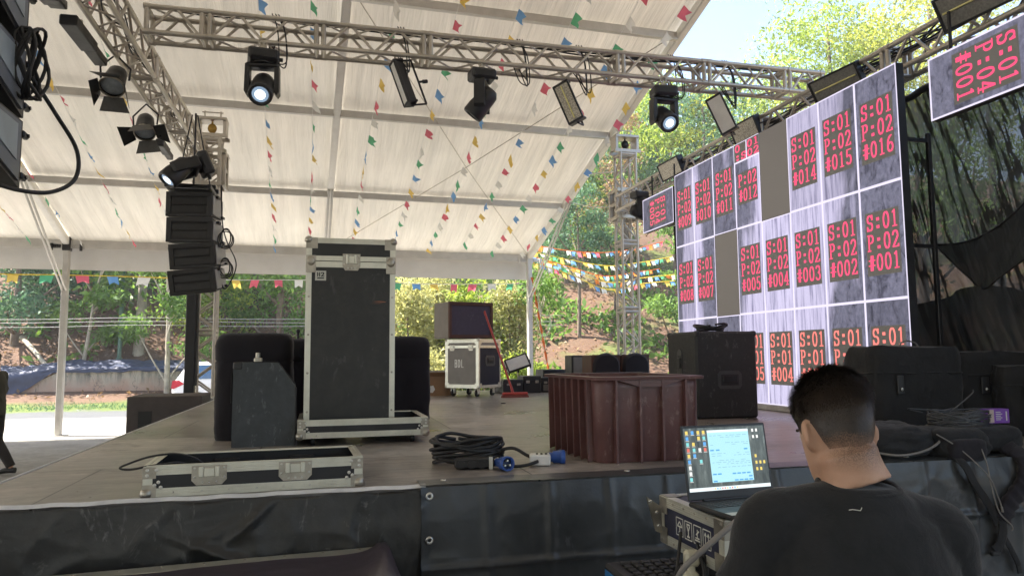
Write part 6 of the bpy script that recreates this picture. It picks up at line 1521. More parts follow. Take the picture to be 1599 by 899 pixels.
def scalp_mat(z_hi, z_lo):
    m, n, l, b = new_mat('cropped_hair')
    tc = n.new('ShaderNodeTexCoord').outputs['Object']; sp = n.new('ShaderNodeSeparateXYZ'); l.new(tc, sp.inputs[0])
    dots = noise_tex(n, l, tc, 420, 2, .6); soft = noise_tex(n, l, tc, 18, 3, .6)
    g_ = math_n(n, l, 'MULTIPLY', math_n(n, l, 'ADD', sp.outputs[2], -z_lo), 1/(z_hi-z_lo))
    k = math_n(n, l, 'ADD', g_, math_n(n, l, 'MULTIPLY_ADD', dots, .9, math_n(n, l, 'MULTIPLY_ADD', soft, .5, -.70)))
    c = mixc(n, l, ramp(n, l, k, [(.15, 0), (.95, 1)]), (.49, .295, .20), (.030, .022, .018))
    l.new(c, b.inputs['Base Color']); b.inputs['Roughness'].default_value = .55; return m
M_['scalp'] = scalp_mat(1.448, 1.378)
M_['hair'] = pm('dark_brown_hair', (.050, .036, .028), .36, 0, .5, 40, 0, 60, .6)
bx_, by_ = 1.030, 1.27
Pm = dict(head=head_matrix(Vector((-.014, .045, 1.441)), R(5), R(-17)), neck=(.004, 0, 1.338), chest=(0, -.005, 1.17), pelvis=(0, .0, .80),
 shoulder_l=(-.174, .02, 1.262), shoulder_r=(.168, -.01, 1.238), elbow_l=(-.222, .09, 1.00), elbow_r=(.205, .04, .99), wrist_l=(-.13, .30, .98), wrist_r=(.10, .30, .96), hand_l=(-.06, .36, 1.0), hand_r=(.03, .36, .98), palm_l=(0, .2, 1), palm_r=(0, .2, 1),
 hip_l=(-.09, 0, .78), hip_r=(.09, 0, .78), knee_l=(-.11, .03, .42), knee_r=(.11, .03, .42), ankle_l=(-.12, -.02, .07), ankle_r=(.12, -.02, .07), toe_l=(-.15, .14, .025), toe_r=(.15, .14, .025))
person('man in a black t-shirt with short faded dark hair, seen from behind', (bx_, by_, 0), R(-8), Pm, True, M_['shirt'], 26000, .0065)
# passer-by cut by the left edge
Pw = dict(head=head_matrix(Vector((0, .03, 1.60)), R(0), R(-5)), neck=(0, 0, 1.44), chest=(0, .0, 1.27), pelvis=(0, .0, .90),
 shoulder_l=(-.185, .0, 1.38), shoulder_r=(.185, .0, 1.38), elbow_l=(-.24, -.06, 1.10), elbow_r=(.235, .04, 1.10), wrist_l=(-.23, .06, .88), wrist_r=(.21, .20, .94), hand_l=(-.22, .10, .80), hand_r=(.19, .27, .90), palm_l=(1, 0, 0), palm_r=(-1, 0, 0),
 hip_l=(-.09, 0, .88), hip_r=(.09, 0, .88), knee_l=(-.10, .16, .50), knee_r=(.10, -.02, .48), ankle_l=(-.10, .18, .09), ankle_r=(.10, -.22, .10), toe_l=(-.11, .34, .03), toe_r=(.11, -.07, .025))
person('person in dark trousers walking past, cut by the left picture edge', (-4.455, 11.75, 0), R(80), Pw, False, pm('olive_shirt', (.05, .045, .03), .85), 2500, .011)
# ------------------------------------------------------------------ bunting
FLAG = {'pink': (.70, .15, .21), 'yellow': (.75, .54, .13), 'blue': (.16, .35, .66), 'green': (.12, .44, .24), 'white': (.72, .72, .70), 'orange': (.70, .22, .05)}
for k_, c_ in FLAG.items(): M_['flag_'+k_] = cloth_trans('flag_'+k_, c_, .5)
M_['cord'] = pm('white_cord', (.7, .7, .68), .6); M_['cordy'] = pm('yellow_cord', (.75, .55, .04), .5)
def flag_mb(p, along, down, w_, h_, sd):
    """swallow tailed plastic flag hanging from p"""
    mb = MB(); n_ = along.cross(down).normalized(); vs = []; nx_, ny_ = 4, 4
    for j in range(ny_+1):
        for i in range(nx_+1):
            u = i/nx_-.5; v = j/ny_; notch = .30*(1-abs(u)*2)*v
            q = p+along*(u*w_*(1-.12*v))+down*(h_*(v-notch*v))+n_*(.35*h_*nz(u*2+sd, v*1.4, sd*3.1)*v+.12*h_*nz(u*5, v*3+sd, 2)*v)
            vs.append(q)
    return mb.add(vs, [(j*(nx_+1)+i, j*(nx_+1)+i+1, (j+1)*(nx_+1)+i+1, (j+1)*(nx_+1)+i) for j in range(ny_) for i in range(nx_)], True)
def bunting(label, pts, order, step, cord, group, w_=.17, h_=.20, wind=Vector((.3, 0, 0)), start=.3, r=.004, skip=0.0, seed=1):
    base = Vector(pts[0]); pts = [Vector(p)-base for p in pts]; rnd = random.Random(seed)
    t = thing('bunting', label, 'bunting', base, group=group)
    S = spline(pts, 12); mb = MB(); mb.tube(S, r, 4); mb.build('cord', cord, t)
    acc = 0; nxt = start; k = 0
    for a, b_ in zip(S[:-1], S[1:]):
        L = (b_-a).length
        while nxt < acc+L:
            p = a.lerp(b_, (nxt-acc)/L); al = (b_-a).normalized()
            ang = rnd.uniform(-1, 1); w0 = Vector((rnd.uniform(-.5, .5), rnd.uniform(-.5, .5), 0))*.6
            dn = (Vector((0, 0, -1))+wind*rnd.uniform(.3, 1.4)+w0).normalized()
            if rnd.random() >= skip: flag_mb(p, al, dn, w_*rnd.uniform(.85, 1.1), h_*rnd.uniform(.8, 1.1), rnd.uniform(0, 50)).build('flag', M_['flag_'+order[k % len(order)]], t)
            k += 1; nxt += step*rnd.uniform(.88, 1.12)
        acc += L
    return t
order = ['green', 'white', 'pink', 'yellow', 'blue']
nm = ['leftmost', 'second from left', 'third from left', 'fourth from left', 'left of the middle rafter', 'just right of the middle rafter', 'sixth counted from the gable', 'fifth counted from the gable', 'fourth counted from the gable', 'third counted from the gable', 'next but one to the gable', 'next to the open gable edge', 'above the tall speaker column', 'nearest the left rafter']
us = [-.62, .35, 1.35, 2.2, 4.25, 4.95, 5.95, 6.85, 7.7, 8.5, 9.3, 10.05]
for k, u in enumerate(us):
    sw = .25*nz(k*1.7, 4)
    pts = [tent(u+sw*.2, .25, -.12), tent(u+sw, 2.6, -.30), tent(u+sw, 5.2, -.38), tent(u-sw, 7.8, -.36), tent(u, 9.8, -.25)]
    od = order[k % 5:]+order[:k % 5]
    bunting('string of small coloured flags hanging under the tent roof, '+nm[k], pts, od, .52, M_['cord'], 'flag strings under the tent roof', .21, .175, Vector((.7, -.45, 0)), .25, .0035, .04, k)
# yellow cord with flags along the eave, white cord further right
E0, E1, E2, E3 = tent(-5.0, -.15, -.62), tent(.3, -.15, -.66), tent(2.2, -.15, -.68), tent(5.3, -.15, -.66)
bunting('yellow cord with larger coloured flags along the eave left of the hanging speakers', [E0, E0.lerp(E1, .3)+Vector((0, 0, -.02)), E0.lerp(E1, .7)+Vector((0, 0, -.02)), E1, E2], ['pink', 'blue', 'white', 'yellow', 'blue', 'blue', 'yellow', 'green'], .62, M_['cordy'], 'flag strings outside along the eave', .24, .22, Vector((.05, 0, 0)), .35, .012, .05, 31)
bunting('white cord with coloured flags along the eave on both sides of the tall case', [E2, E2.lerp(E3, .4)+Vector((0, 0, -.02)), E3, tent(7.9, -.15, -.70), tent(10.3, -.15, -.64)], ['green', 'blue', 'yellow', 'pink', 'pink', 'white', 'green', 'blue', 'yellow', 'pink'], .47, M_['cord'], 'flag strings outside along the eave', .2, .20, Vector((.05, 0, 0)), .2, .008, .0, 32)
C0 = tent(10.49, -.1, .05)
for k, (dz0, e, n_) in enumerate(((.30, (10.6, 21.5, 5.25), 'uppermost strand'), (.12, (10.4, 20.5, 4.62), 'second strand from the top'), (0, (10.8, 22.2, 4.45), 'middle strand'), (-.05, (10.0, 19.6, 3.95), 'second lowest strand'), (-.15, (9.8, 19.2, 3.72), 'lowest strand'))):
    A = C0+Vector((.05, 0, dz0)); B = Vector(e); mid = A.lerp(B, .5)+Vector((0, 0, -.28-.05*k))
    bunting('dense flag string from the tent corner past the tower, '+n_, [A, A.lerp(B, .25)+Vector((0, 0, -.2)), mid, A.lerp(B, .75)+Vector((0, 0, -.2)), B], [['pink', 'orange', 'white', 'blue'], ['yellow', 'white', 'blue', 'green'], ['blue', 'white', 'green', 'orange', 'yellow'], ['green', 'orange', 'white', 'blue'], ['yellow', 'blue', 'white', 'pink']][k], .23, M_['cordy'] if k in (1, 3, 4) else M_['flag_orange'], 'flag strings tied to the tent corner', .17, .17, Vector((.5, .2, 0)), .1, .010, .12, 40+k)
# orange strap beside the right tent post
mb = MB(); A = tent(10.49, .1, -.6)+Vector((-.05, -.1, 0)); B = at_y(856, 575, 17.2)
strap_pts = [A.lerp(B, i/20) for i in range(21)]
mb.loft([[p+Vector((.035*math.cos(i*1.1), .0, 0)), p+Vector((0, .03, .02)), p-Vector((.035*math.cos(i*1.1), 0, 0)), p-Vector((0, .03, .02))] for i, p in enumerate(strap_pts)])
tag(mb.build('tie_strap', M_['flag_orange']), 'twisted orange tie strap slanting down beside the right tent post', 'strap')

# ------------------------------------------------------------------ wall, tarpaulin, car, wires
def wall_mat():
    m, n, l, b = new_mat('stained_render')
    tc = n.new('ShaderNodeTexCoord').outputs['Object']
    sp = n.new('ShaderNodeSeparateXYZ'); l.new(tc, sp.inputs[0])
    f = noise_tex(n, l, tc, 2.2, 6, .65)
    c = mixc(n, l, ramp(n, l, math_n(n, l, 'MULTIPLY_ADD', f, .6, math_n(n, l, 'MULTIPLY', sp.outputs[2], .55)), [(.35, 0), (.7, 1)]), (.36, .22, .155), (.36, .33, .26))
    st_ = noise_tex(n, l, mapping(n, l, tc, (3.5, 1, .5)), 1.6, 5, .7)
    k = math_n(n, l, 'MULTIPLY', ramp(n, l, st_, [(.42, 0), (.62, .85)]), ramp(n, l, sp.outputs[2], [(.35, 0), (.75, 1)]))
    c = mixc(n, l, k, c, (.07, .08, .075))
    cr = noise_tex(n, l, mapping(n, l, tc, (1.2, 1, .35)), 1.3, 6, .6, .6); c = mixc(n, l, ramp(n, l, cr, [(.493, 0), (.50, .8), (.507, 0)]), c, (.05, .045, .04))
    l.new(c, b.inputs['Base Color']); b.inputs['Roughness'].default_value = .9
    bn = n.new('ShaderNodeBump'); bn.inputs['Strength'].default_value = .4; l.new(f, bn.inputs['Height']); l.new(bn.outputs[0], b.inputs['Normal']); return m
WY = 28.1
rw = thing('retaining_wall', 'low stained concrete retaining wall below the brown bank at left', 'wall', (-10.2, WY, .3))
mb = MB(); mb.prism([(0, 0), (7.6, 0), (7.6, .92), (1.5, .90), (.55, .42)], 0, .3, 'y'); mb.build('wall_body', wall_mat(), rw)
M_['bluetarp'] = pm('navy_tarpaulin', (.030, .042, .085), .55, 0, .3, 3, .35, 9, .35, scuff=.5, scuff_col=(.16, .19, .27), scuff_scale=3)
def fn(i, j):
    x = -11.6+9.4*i; t = 3.2*j
    dip = 1.05*max(0, min(1, (-9.0-x)/1.6)) if x > -10.6 else 1.05
    if x < -9.0: dip = max(0, min(1.15, (-9.0-x)*.75))
    fr = .12+.10*nz(x*1.8, 3)+.55*max(0, -8.9-x)
    base_ = 1.27 if x > -9 else 1.27-.18*min(1, (-9-x))
    fold = .05*nz(x*4, t*2)+.035*nz(x*9+t*2, t*4)+.06*(1-min(1, abs(nz(x*2.2+t*.8, t*1.2, 5))*4))
    if j < .45: q = j/.45; return (x, WY-.06-.10*abs(fold)*4*(1-q)-.03+fold*.5, base_-(fr)*(1-q)+.42*q*0+.03*nz(x*3))
    q = (j-.45)/.55; return (x, WY-.04+1.0*q, base_+.02+.24*q+.10*nz(x*1.7, q*2)*q+.05*abs(nz(x*6, q*5))+fold*.6)
mb = MB(); mb.grid(140, 22, fn); tag(mb.build('tarpaulin', M_['bluetarp']), 'wrinkled navy blue tarpaulin draped over the low retaining wall', 'tarpaulin')
M_['carwhite'] = pm('car_white', (.72, .72, .72), .2, 0, .03, 2, 0, 60, .6); M_['carglass'] = pm('car_glass', (.05, .12, .22), .06, 0, .1, 3, 0, 60, .8); M_['tail'] = pm('tail_light_red', (.45, .02, .04), .2, 0, .1); M_['rubber'] = pm('tyre_rubber', (.02, .02, .02), .8)
car = thing('parked_car', 'white hatchback parked beyond the stage, mostly hidden by the tower and speakers', 'car', (-4.38, 24.2, .03), R(4))
mb = MB()
def car_ring(x, prof, w_): return [(x, y*w_, z) for y, z in prof]
secs = []
for x, zb, zs, zt, wt in ((0, .35, .78, .86, .9), (.12, .28, .85, 1.0, .95), (.30, .26, .92, 1.30, .84), (.62, .25, .93, 1.45, .80), (1.4, .24, .92, 1.50, .80), (2.2, .24, .90, 1.44, .80), (2.85, .24, .90, .96, .93), (3.5, .25, .84, .90, .95), (3.85, .30, .70, .76, .88), (3.95, .36, .62, .66, .8)):
    a = .84 if x not in (0, 3.95) else .74
    secs.append([(x, -a, zb), (x, -a-.02, (zb+zs)/2), (x, -a, zs), (x, -a*wt*.86, zt-.05), (x, -a*.5, zt), (x, a*.5, zt), (x, a*wt*.86, zt-.05), (x, a, zs), (x, a+.02, (zb+zs)/2), (x, a, zb)])
mb.loft(secs); mb.build('body', M_['carwhite'], car)
mb = MB(); mb.add([(.42, -.846, .96), (1.15, -.85, .96), (1.15, -.74, 1.38), (.62, -.72, 1.36)], [(0, 1, 2, 3)]); mb.add([(1.22, -.85, .96), (2.55, -.85, .95), (2.12, -.73, 1.37), (1.22, -.74, 1.39)], [(0, 1, 2, 3)]); mb.build('side_window', M_['carglass'], car)
mb = MB(); mb.add([(.10, -.60, 1.0), (.10, .60, 1.0), (.285, .56, 1.28), (.285, -.56, 1.28)], [(0, 1, 2, 3)]); mb.build('rear_window', M_['carglass'], car)
for s_ in (-1, 1): mb = MB(); mb.prism([(-.012, .70), (.05, .68), (.34, .82), (.20, .93), (.02, .92)], s_*.70, s_*.862, 'y'); mb.build('tail_light', M_['tail'], car)
for x in (.72, 3.15):
    for s_ in (-1, 1):
        mb = MB(); mb.cyl((x, s_*.70, .29), (x, s_*.88, .29), .29, n=20); wl = mb.build('wheel', M_['rubber'], car)
        mb = MB(); mb.cyl((x, s_*.881, .29), (x, s_*.89, .29), .18, n=16); mb.build('rim', M_['steel'], wl)
for k, (za, zb_, zc, lab_) in enumerate(((3.15, 2.95, 3.15, 'upper of the thin wires strung in front of the bank'), (2.98, 2.70, 2.92, 'middle of the thin wires strung in front of the bank'), (2.72, 2.82, 2.75, 'lowest of the thin wires strung in front of the bank'))):
    mb = MB(); mb.tube(spline([(-22, 27, za), (-11, 27, zb_-.05), (-6, 27, zb_+.03), (-1, 27, zb_), (9, 27, zc)], 10), .010, 5)
    tag(mb.build('overhead_wire', M_['arrayside']), lab_, 'wire', 'wires in front of the bank')
M_['greenpole'] = pm('green_pole_paint', (.07, .15, .11), .5, .1, .2, 4)
gp = thing('pole', 'thin green metal pole standing on the bank behind the wall', 'pole', (0, 0, 0)); q = at_y(186, 556, 30); gz = ground_z(q.x, 30)
mb = MB(); mb.cyl((q.x, 30, gz-.3), (q.x+.05, 30, gz+6), .075, .06, 12); mb.build('shaft', M_['greenpole'], gp)
mb = MB(); mb.cyl((q.x, 30, gz+3.0), (q.x, 30, gz+3.1), .09, n=12); mb.cyl((q.x, 30, gz+.0), (q.x, 30, gz+.15), .11, n=12); mb.build('collar', M_['greenpole'], gp)
lg = thing('fallen_log', 'pale fallen log leaning down the bank above the blue tarpaulin', 'log', (0, 0, 0)); A, B = at_y(34, 522, 31.5), at_y(76, 563, 29.2)
M_['bark'] = pm('grey_brown_bark', (.15, .115, .085), .9, 0, .35, 5, .8, 14); M_['barkpale'] = pm('pale_mottled_bark', (.34, .30, .235), .85, 0, .35, 4, .5, 12); M_['barkdark'] = pm('dark_bark', (.07, .05, .038), .92, 0, .35, 5, .8, 12)
A.z = ground_z(A.x, A.y)+.25; B.z = ground_z(B.x, B.y)+.18
mb = MB(); mb.tube([A, A.lerp(B, .5)+Vector((0, 0, .05)), B], [.09, .08, .07], 9); mb.build('trunk', M_['barkpale'], lg)

# ------------------------------------------------------------------ trees
LF = {
 'deep': leaf_mat('leaf_deep_green', (.018, .050, .016), (.075, .16, .045), .35),
 'teal': leaf_mat('leaf_cool_green', (.022, .060, .035), (.10, .20, .11), .35),
 'mid': leaf_mat('leaf_mid_green', (.03, .085, .018), (.16, .27, .06), .42),
 'lime': leaf_mat('leaf_lime_green', (.07, .13, .02), (.30, .38, .07), .5),
 'yellow': leaf_mat('leaf_yellow_green', (.11, .14, .025), (.40, .43, .09), .5),
 'pale': leaf_mat('leaf_pale_straw', (.16, .17, .06), (.52, .48, .24), .45),
 'dry': leaf_mat('leaf_dry_brown', (.09, .055, .03), (.27, .18, .10), .35),
}
npr = np.random.default_rng(5)
def leaf_cloud(name, mat, centers, size, parent=None, droop=.25, aspect=.42, label=None):
    """each centre becomes one bent pointed leaf spray of two quads"""
    C_ = np.asarray(centers, dtype=np.float64); N = len(C_)
    d = npr.normal(size=(N, 3)); d[:, 2] -= droop; d /= np.linalg.norm(d, axis=1)[:, None]
    r_ = npr.normal(size=(N, 3)); s_ = np.cross(d, r_); s_ /= np.linalg.norm(s_, axis=1)[:, None]+1e-9; nn = np.cross(s_, d)
    L = size*npr.uniform(.55, 1.35, N)[:, None]; W_ = L*aspect*npr.uniform(.7, 1.2, N)[:, None]
    a = C_; m1 = C_+d*L*.45+nn*L*.10; tip = C_+d*L-nn*L*.05-np.array([0, 0, .1])*L
    V = np.stack([a, m1+s_*W_*.5, tip, m1-s_*W_*.5], axis=1).reshape(-1, 3)
    me = bpy.data.meshes.new(name); me.vertices.add(len(V)); me.vertices.foreach_set('co', V.ravel())
    me.loops.add(4*N); me.loops.foreach_set('vertex_index', np.arange(4*N, dtype=np.int32)); me.polygons.add(N)
    me.polygons.foreach_set('loop_start', np.arange(0, 4*N, 4, dtype=np.int32)); me.polygons.foreach_set('loop_total', np.full(N, 4, dtype=np.int32))
    me.materials.append(mat); me.update(calc_edges=True); me.validate()
    o = bpy.data.objects.new(name, me); COL.objects.link(o)
    if parent is not None: o.parent = parent
    if label: o['label'] = label
    return o
def clumps(blobs, per, sub=.33, nsub=16):
    """blobs: (centre, radii); leaves gather round sub-centres on each blob so the outline is ragged and gaps stay open"""
    out = []
    for c, r_ in blobs:
        c = np.array(c); r_ = np.array(r_ if hasattr(r_, '__len__') else (r_, r_, r_*.8))
        for _ in range(nsub):
            d = npr.normal(size=3); d /= np.linalg.norm(d); k = npr.uniform(.45, 1.05); sc = c+d*r_*k
            n = max(3, int(per/nsub*npr.uniform(.4, 1.7)))
            out.append(sc+npr.normal(size=(n, 3))*r_*sub*np.array([1, 1, .6])*npr.uniform(.6, 1.2))
    return np.concatenate(out)
TOPS = {}
def tree(name, label, x, y, h, crown_z, spread, kind, bark, leaves, size, lean=(0, 0), group=None, blobs=9, trunk_r=.16, cat='tree', limbs=6, seed=0, rings=False, flat=.7):
    z = ground_z(x, y); rnd = random.Random(seed+100)
    if seed in TOPS: h = max(3, (TOPS[seed]-z)/1.12); crown_z = min(crown_z, h*.5)
    t = thing(name, label, cat, (x, y, z-.05), group=group)
    top = Vector((lean[0], lean[1], h)); mb = MB()
    P_ = [Vector((0, 0, -.3)), Vector((lean[0]*.15+.1*rnd.uniform(-1, 1), lean[1]*.15, h*.3)), Vector((lean[0]*.5+.15*rnd.uniform(-1, 1), lean[1]*.5, h*.62)), top]
    S = spline(P_, 7); n = len(S); mb.tube(S, [trunk_r*(1.25 if i == 0 else 1)*(1-.78*i/n)*(1+(.10*(i % 2) if rings else 0)) for i in range(n)], 9)
    bl = []
    for k in range(blobs):
        a = 2.4*k+rnd.random(); f = (k+.5)/blobs; zz = crown_z+(h*1.08-crown_z)*f
        size_ = size; rad = spread*(.35+.65*math.sin(math.pi*min(1, .18+.75*f)))*rnd.uniform(.35, .95)
        c = Vector((lean[0]*zz/h+rad*math.cos(a), lean[1]*zz/h+rad*math.sin(a), zz)); r_ = spread*rnd.uniform(.34, .58)
        bl.append((tuple(c), (r_, r_, r_*flat)))
        if k < limbs:
            s_ = S[min(n-1, max(3, int(n*min(.95, max(.2, (zz-.12*h)/h)))))]; s0 = S[max(2, min(n-2, int(n*max(.15, (zz/h)-.25))))]
            m_ = s0.lerp(c, .5)+Vector((rnd.uniform(-.2, .2), rnd.uniform(-.2, .2), -.05*h*rnd.random()+.15)); mb.tube(spline([s0, m_, c], 5), [trunk_r*.42*(1-.08*i) for i in range(11)], 6)
    mb.build('trunk', M_[bark], t)
    leaf_cloud('crown', LF[kind], clumps(bl, leaves*2.0/blobs, .30, 22), size*.64, t)
    return t
def place(px, Y): return at_y(px, 560, Y).x
G1 = 'trees on the bank behind the wall'
tree('broadleaf_tree', 'cool green tree with hanging sprays at the far left of the bank', place(20, 31.5), 31.5, 5.5, .1, 2.6, 'teal', 'bark', 4200, .34, (.4, -.3), G1, 12, .16, seed=1)
tree('broadleaf_tree', 'dense dark tree partly behind the left tent post', place(90, 34.5), 34.5, 7.0, .1, 3.0, 'teal', 'barkdark', 4200, .36, (-.3, 0), G1, 12, .22, seed=2)
tree('broadleaf_tree', 'small tree with broad pale leaves just left of the green pole', place(128, 29.8), 29.8, 4.4, .9, 1.5, 'mid', 'barkpale', 1100, .42, (.9, -.5), G1, 6, .08, seed=3)
tree('broadleaf_tree', 'dark trunked tree forking low to the right of the green pole', place(200, 35), 35, 8.0, 1.6, 3.0, 'deep', 'barkdark', 2400, .34, (.5, 0), G1, 10, .26, seed=4)
tree('palm_trunk_tree', 'straight grey ringed trunk standing on the bank above the tarpaulin', place(215, 30.6), 30.6, 9.5, 6.5, 2.2, 'teal', 'barkpale', 1500, .4, (.1, 0), G1, 7, .20, seed=5, limbs=2, rings=True)
tree('broadleaf_tree', 'mottled slender tree leaning in front of the wall by the black post', place(262, 27.2), 27.2, 6.2, 1.5, 1.5, 'mid', 'barkpale', 2000, .30, (-.35, -.2), G1, 8, .10, seed=6)
tree('broadleaf_tree', 'leafy tree whose crown spreads behind the four hanging speakers', place(330, 31.5), 31.5, 6.2, .5, 2.5, 'lime', 'bark', 3000, .33, (0, 0), G1, 10, .16, seed=7)
tree('broadleaf_tree', 'many limbed tree standing left of the tall flight case', place(440, 30), 30, 6.0, 1.2, 2.3, 'mid', 'bark', 2600, .32, (-.3, 0), G1, 9, .17, seed=8, limbs=9)
tree('broadleaf_tree', 'bushy green tree close behind the left edge of the tall flight case', place(395, 34), 34, 7.0, .2, 3.0, 'mid', 'barkdark', 2800, .36, (0, 0), G1, 10, .2, seed=9)
tree('broadleaf_tree', 'dark green tree filling the gap behind the tall flight case', place(560, 40), 40, 9.5, 1.2, 3.6, 'deep', 'barkdark', 3000, .38, (0, 0), G1, 11, .2, seed=10)
tree('broadleaf_tree', 'shaded tree high on the bank behind the forked trunk', place(160, 38), 38, 8, .1, 3.8, 'deep', 'barkdark', 3200, .42, (0, 0), G1, 11, .2, seed=11)
tree('broadleaf_tree', 'shaded tree at the top of the bank far left', place(40, 39), 39, 8, .1, 4.0, 'deep', 'barkdark', 3000, .42, (0, 0), G1, 11, .2, seed=12)
tree('broadleaf_tree', 'shaded tree at the top of the bank behind the hanging speakers', place(275, 38), 38, 8, .1, 3.8, 'mid', 'barkdark', 3000, .42, (0, 0), G1, 11, .2, seed=13)
tree('broadleaf_tree', 'mid green tree at the top of the bank behind the sunlit shrubs', place(700, 42), 42, 9, .8, 4.0, 'mid', 'barkdark', 3200, .42, (0, 0), G1, 11, .2, seed=14)
def shrub(label, px, Y, w_, h_, kind, n, size, group='sunlit shrubs behind the stage', nb=8, seed=0, name='shrub'):
    rnd = random.Random(seed+7); x = place(px, Y); z = ground_z(x, Y); t = thing(name, label, 'shrub', (x, Y, z-.05), group=group)
    bl = []; mb = MB()
    for k in range(nb):
        a = 2.4*k; f = (k+.5)/nb; rad = w_*(.25+.6*rnd.random())*(1.1-f*.7); c = (rad*math.cos(a), rad*math.sin(a)*.7, h_*(.12+.80*f)); r_ = w_*rnd.uniform(.30, .5); bl.append((c, (r_, r_*.8, h_*.17)))
        mb.tube(spline([(c[0]*.15, c[1]*.15, -.1), (c[0]*.5, c[1]*.5, c[2]*.5), c], 4), [.045*(1-.09*i) for i in range(9)], 5)
    mb.build('stem', M_['bark'], t); leaf_cloud('foliage', LF[kind], clumps(bl, n*1.8/nb, .34, 26), size*.66, t, -.15, .34); return t
shrub('sunlit straw yellow shrub right beside the tall flight case', 640, 23.5, 1.7, 4.2, 'pale', 3600, .26, seed=1)
shrub('tallest straw yellow shrub between the tall case and the wooden speaker', 690, 24.5, 1.8, 4.6, 'pale', 3800, .26, seed=2)
shrub('sunlit yellow green shrub directly behind the wooden speaker', 745, 23.8, 1.7, 4.0, 'lime', 3200, .26, seed=3)
shrub('pale straw shrub left of the right tent post', 800, 23.4, 1.5, 4.1, 'pale', 3400, .26, seed=4)
shrub('low pale bush at the foot of the straw yellow shrubs', 660, 21.6, 1.4, 1.9, 'pale', 2200, .22, seed=5)
shrub('low green bush peeping out right of the wheeled case', 812, 22.0, 1.1, 1.7, 'lime', 1500, .22, seed=6)
G2 = 'trees on the slope behind the screen'
for sd_, px_, py_, Y_ in ((21, 915, 215, 36), (23, 985, 185, 35), (24, 962, 175, 30), (25, 1060, 130, 33), (26, 1110, 125, 30), (27, 1170, 112, 30), (28, 1320, -6, 26), (29, 1500, -30, 24), (30, 1415, 25, 26), (31, 1240, 62, 27), (34, 1030, 150, 40)): TOPS[sd_] = at_y(px_, py_, Y_).z
tree('sapling', 'slim pale trunked sapling with a small crown right of the orange strap', place(857, 22.5), 22.5, 4.3, 3.2, .95, 'mid', 'barkpale', 620, .24, (-.35, 0), G2, 6, .055, seed=20, limbs=6)
tree('broadleaf_tree', 'dark trunked tree behind the gable edge with open crown', place(915, 36), 36, 12.5, 5.5, 3.6, 'teal', 'barkdark', 3000, .34, (.4, 0), G2, 12, .30, seed=21)
tree('broadleaf_tree', 'yellow green tree on the slope just under the gable edge', place(885, 34), 34, 5.4, 2.4, 2.2, 'lime', 'bark', 2000, .34, (0, 0), G2, 8, .14, seed=22)
tree('broadleaf_tree', 'tall leafy tree rising behind the right tower', place(985, 35), 35, 13.5, 5.0, 3.6, 'mid', 'bark', 3600, .36, (0, 0), G2, 13, .25, seed=23)
tree('broadleaf_tree', 'thin brown leaved tree left of the tower top', place(962, 30), 30, 9.0, 4.0, 1.7, 'dry', 'barkdark', 1100, .24, (.2, 0), G2, 8, .10, seed=24, limbs=8)
tree('broadleaf_tree', 'sunny tree standing under the cross truss beside the lit light', place(1060, 33), 33, 14.0, 5.0, 3.6, 'lime', 'bark', 4000, .36, (0, 0), G2, 13, .22, seed=25)
tree('broadleaf_tree', 'cool green tree right of the lit light near the screen', place(1110, 30), 30, 12.0, 4.0, 3.0, 'teal', 'bark', 3200, .33, (0, 0), G2, 12, .2, seed=26)
tree('broadleaf_tree', 'yellow green tree standing where the two trusses meet', place(1175, 30), 30, 13.6, 5.0, 3.0, 'yellow', 'bark', 3200, .33, (0, 0), G2, 12, .2, seed=27)
tree('broadleaf_tree', 'tall airy tree with lime leaves rising into the sky above the screen', place(1330, 26), 26, 15.5, 6.0, 3.0, 'lime', 'bark', 3600, .30, (-.4, 0), G2, 14, .2, seed=28)
tree('broadleaf_tree', 'bright yellow crowned tree in the upper right corner', place(1500, 24), 24, 13.8, 5.0, 3.6, 'yellow', 'bark', 4400, .30, (-.5, 0), G2, 14, .22, seed=29)
tree('broadleaf_tree', 'yellow leaved tree left of the corner tree above the screen truss', place(1415, 26), 26, 13.2, 5.5, 2.8, 'yellow', 'bark', 3400, .30, (-.2, 0), G2, 12, .2, seed=30)
tree('broadleaf_tree', 'lower lime tree behind the left part of the screen top', place(1250, 27), 27, 11.6, 4.5, 2.6, 'lime', 'bark', 2800, .30, (0, 0), G2, 11, .18, seed=31)
tree('broadleaf_tree', 'dark green tree showing through the shade cloth near the screen', place(1450, 17), 17, 5.2, 1.6, 2.1, 'deep', 'barkdark', 2200, .26, (0, 0), G2, 9, .16, seed=32)
tree('broadleaf_tree', 'mid green tree showing through the shade cloth at the right edge', place(1570, 15), 15, 5.6, 1.8, 2.0, 'mid', 'barkdark', 2200, .25, (0, 0), G2, 9, .16, seed=33)
tree('broadleaf_tree', 'big green tree filling the slope between the tower and the screen', place(1030, 42), 42, 14.0, 4.5, 4.2, 'deep', 'barkdark', 3600, .4, (0, 0), G2, 13, .25, seed=34)
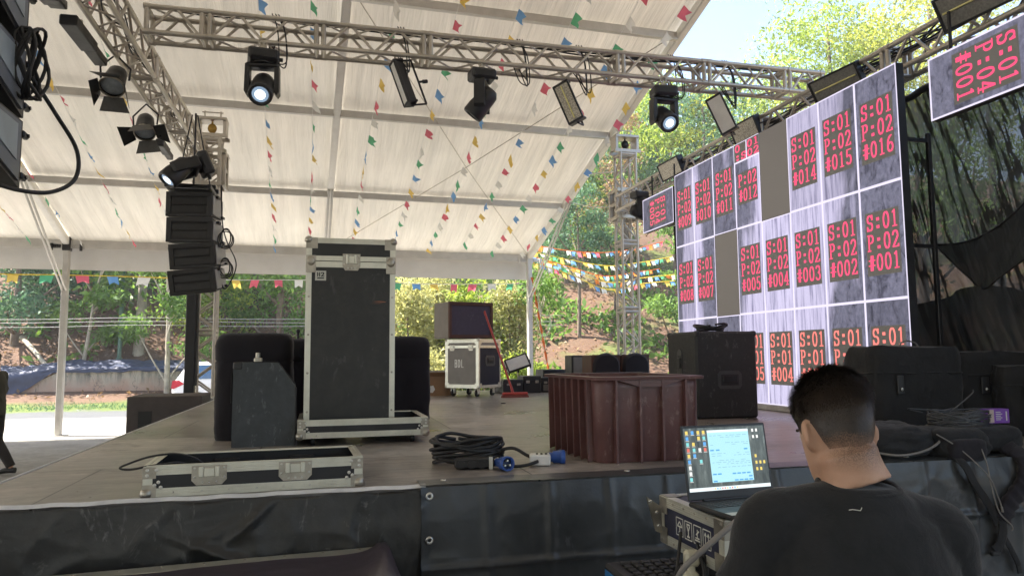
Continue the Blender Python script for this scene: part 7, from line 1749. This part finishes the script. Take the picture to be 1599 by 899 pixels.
tree('broadleaf_tree', 'olive green tree behind the flag strings below the gable corner', place(905, 29), 29, 5.6, 3.4, 1.8, 'teal', 'bark', 2000, .28, (0, 0), G2, 8, .1, seed=35)
tree('broadleaf_tree', 'dark tree behind the side drape at the end of the screen', place(1075, 26), 26, 7.0, 1.5, 2.0, 'mid', 'bark', 2000, .28, (0, 0), G2, 9, .14, seed=36)
# ground cover on the bank
pts = []
while len(pts) < 5200:
    x = npr.uniform(2.5, 17); y = npr.uniform(23, 40)
    if noise.noise(Vector((x*.45, y*.45, 3))) > .0: z = ground_z(x, y); pts.append((x+npr.normal()*.1, y, z+abs(npr.normal())*.22))
while len(pts) < 6800:
    x = npr.uniform(-20, 3); y = npr.uniform(29.5, 44)
    if noise.noise(Vector((x*.5, y*.5, 8))) > .15: pts.append((x, y, ground_z(x, y)+abs(npr.normal())*.15))
tag(leaf_cloud('undergrowth', LF['mid'], pts, .42, None, -.5, .4), 'low green undergrowth scattered over the brown bank', None, None, 'stuff')
pts = []
while len(pts) < 9000:
    x = npr.uniform(-20, 17); y = npr.uniform(27, 42); pts.append((x, y, ground_z(x, y)+.03))
tag(leaf_cloud('leaf_litter', LF['dry'], pts, .16, None, 0, .5), 'dry brown leaf litter covering the bank', None, None, 'stuff')
pts = []
for _ in range(9000):
    x = npr.uniform(-16, 12); y = 24.9+abs(npr.normal())*.4+npr.uniform(-.1, .7); pts.append((x, y, ground_z(x, y)))
tag(leaf_cloud('grass', LF['teal'], pts, .09, None, -1.6, .2), 'short green grass strip between the yard and the bank', None, None, 'stuff')

# ------------------------------------------------------------------ thin haze volume added in place of lens glare
hz = bpy.data.materials.new('glare_haze'); hz.use_nodes = True; n_ = hz.node_tree.nodes; n_.remove(n_['Principled BSDF'])
pv = n_.new('ShaderNodeVolumePrincipled'); pv.inputs['Color'].default_value = (.93, .95, 1, 1); pv.inputs['Density'].default_value = .0016; pv.inputs['Anisotropy'].default_value = .2
hz.node_tree.links.new(pv.outputs[0], n_['Material Output'].inputs['Volume'])
mb = MB(); mb.box(-112, 112, -62, 132, -1, 32); tag(mb.build('haze', hz), 'thin haze added over the whole yard in place of lens glare', kind='stuff')
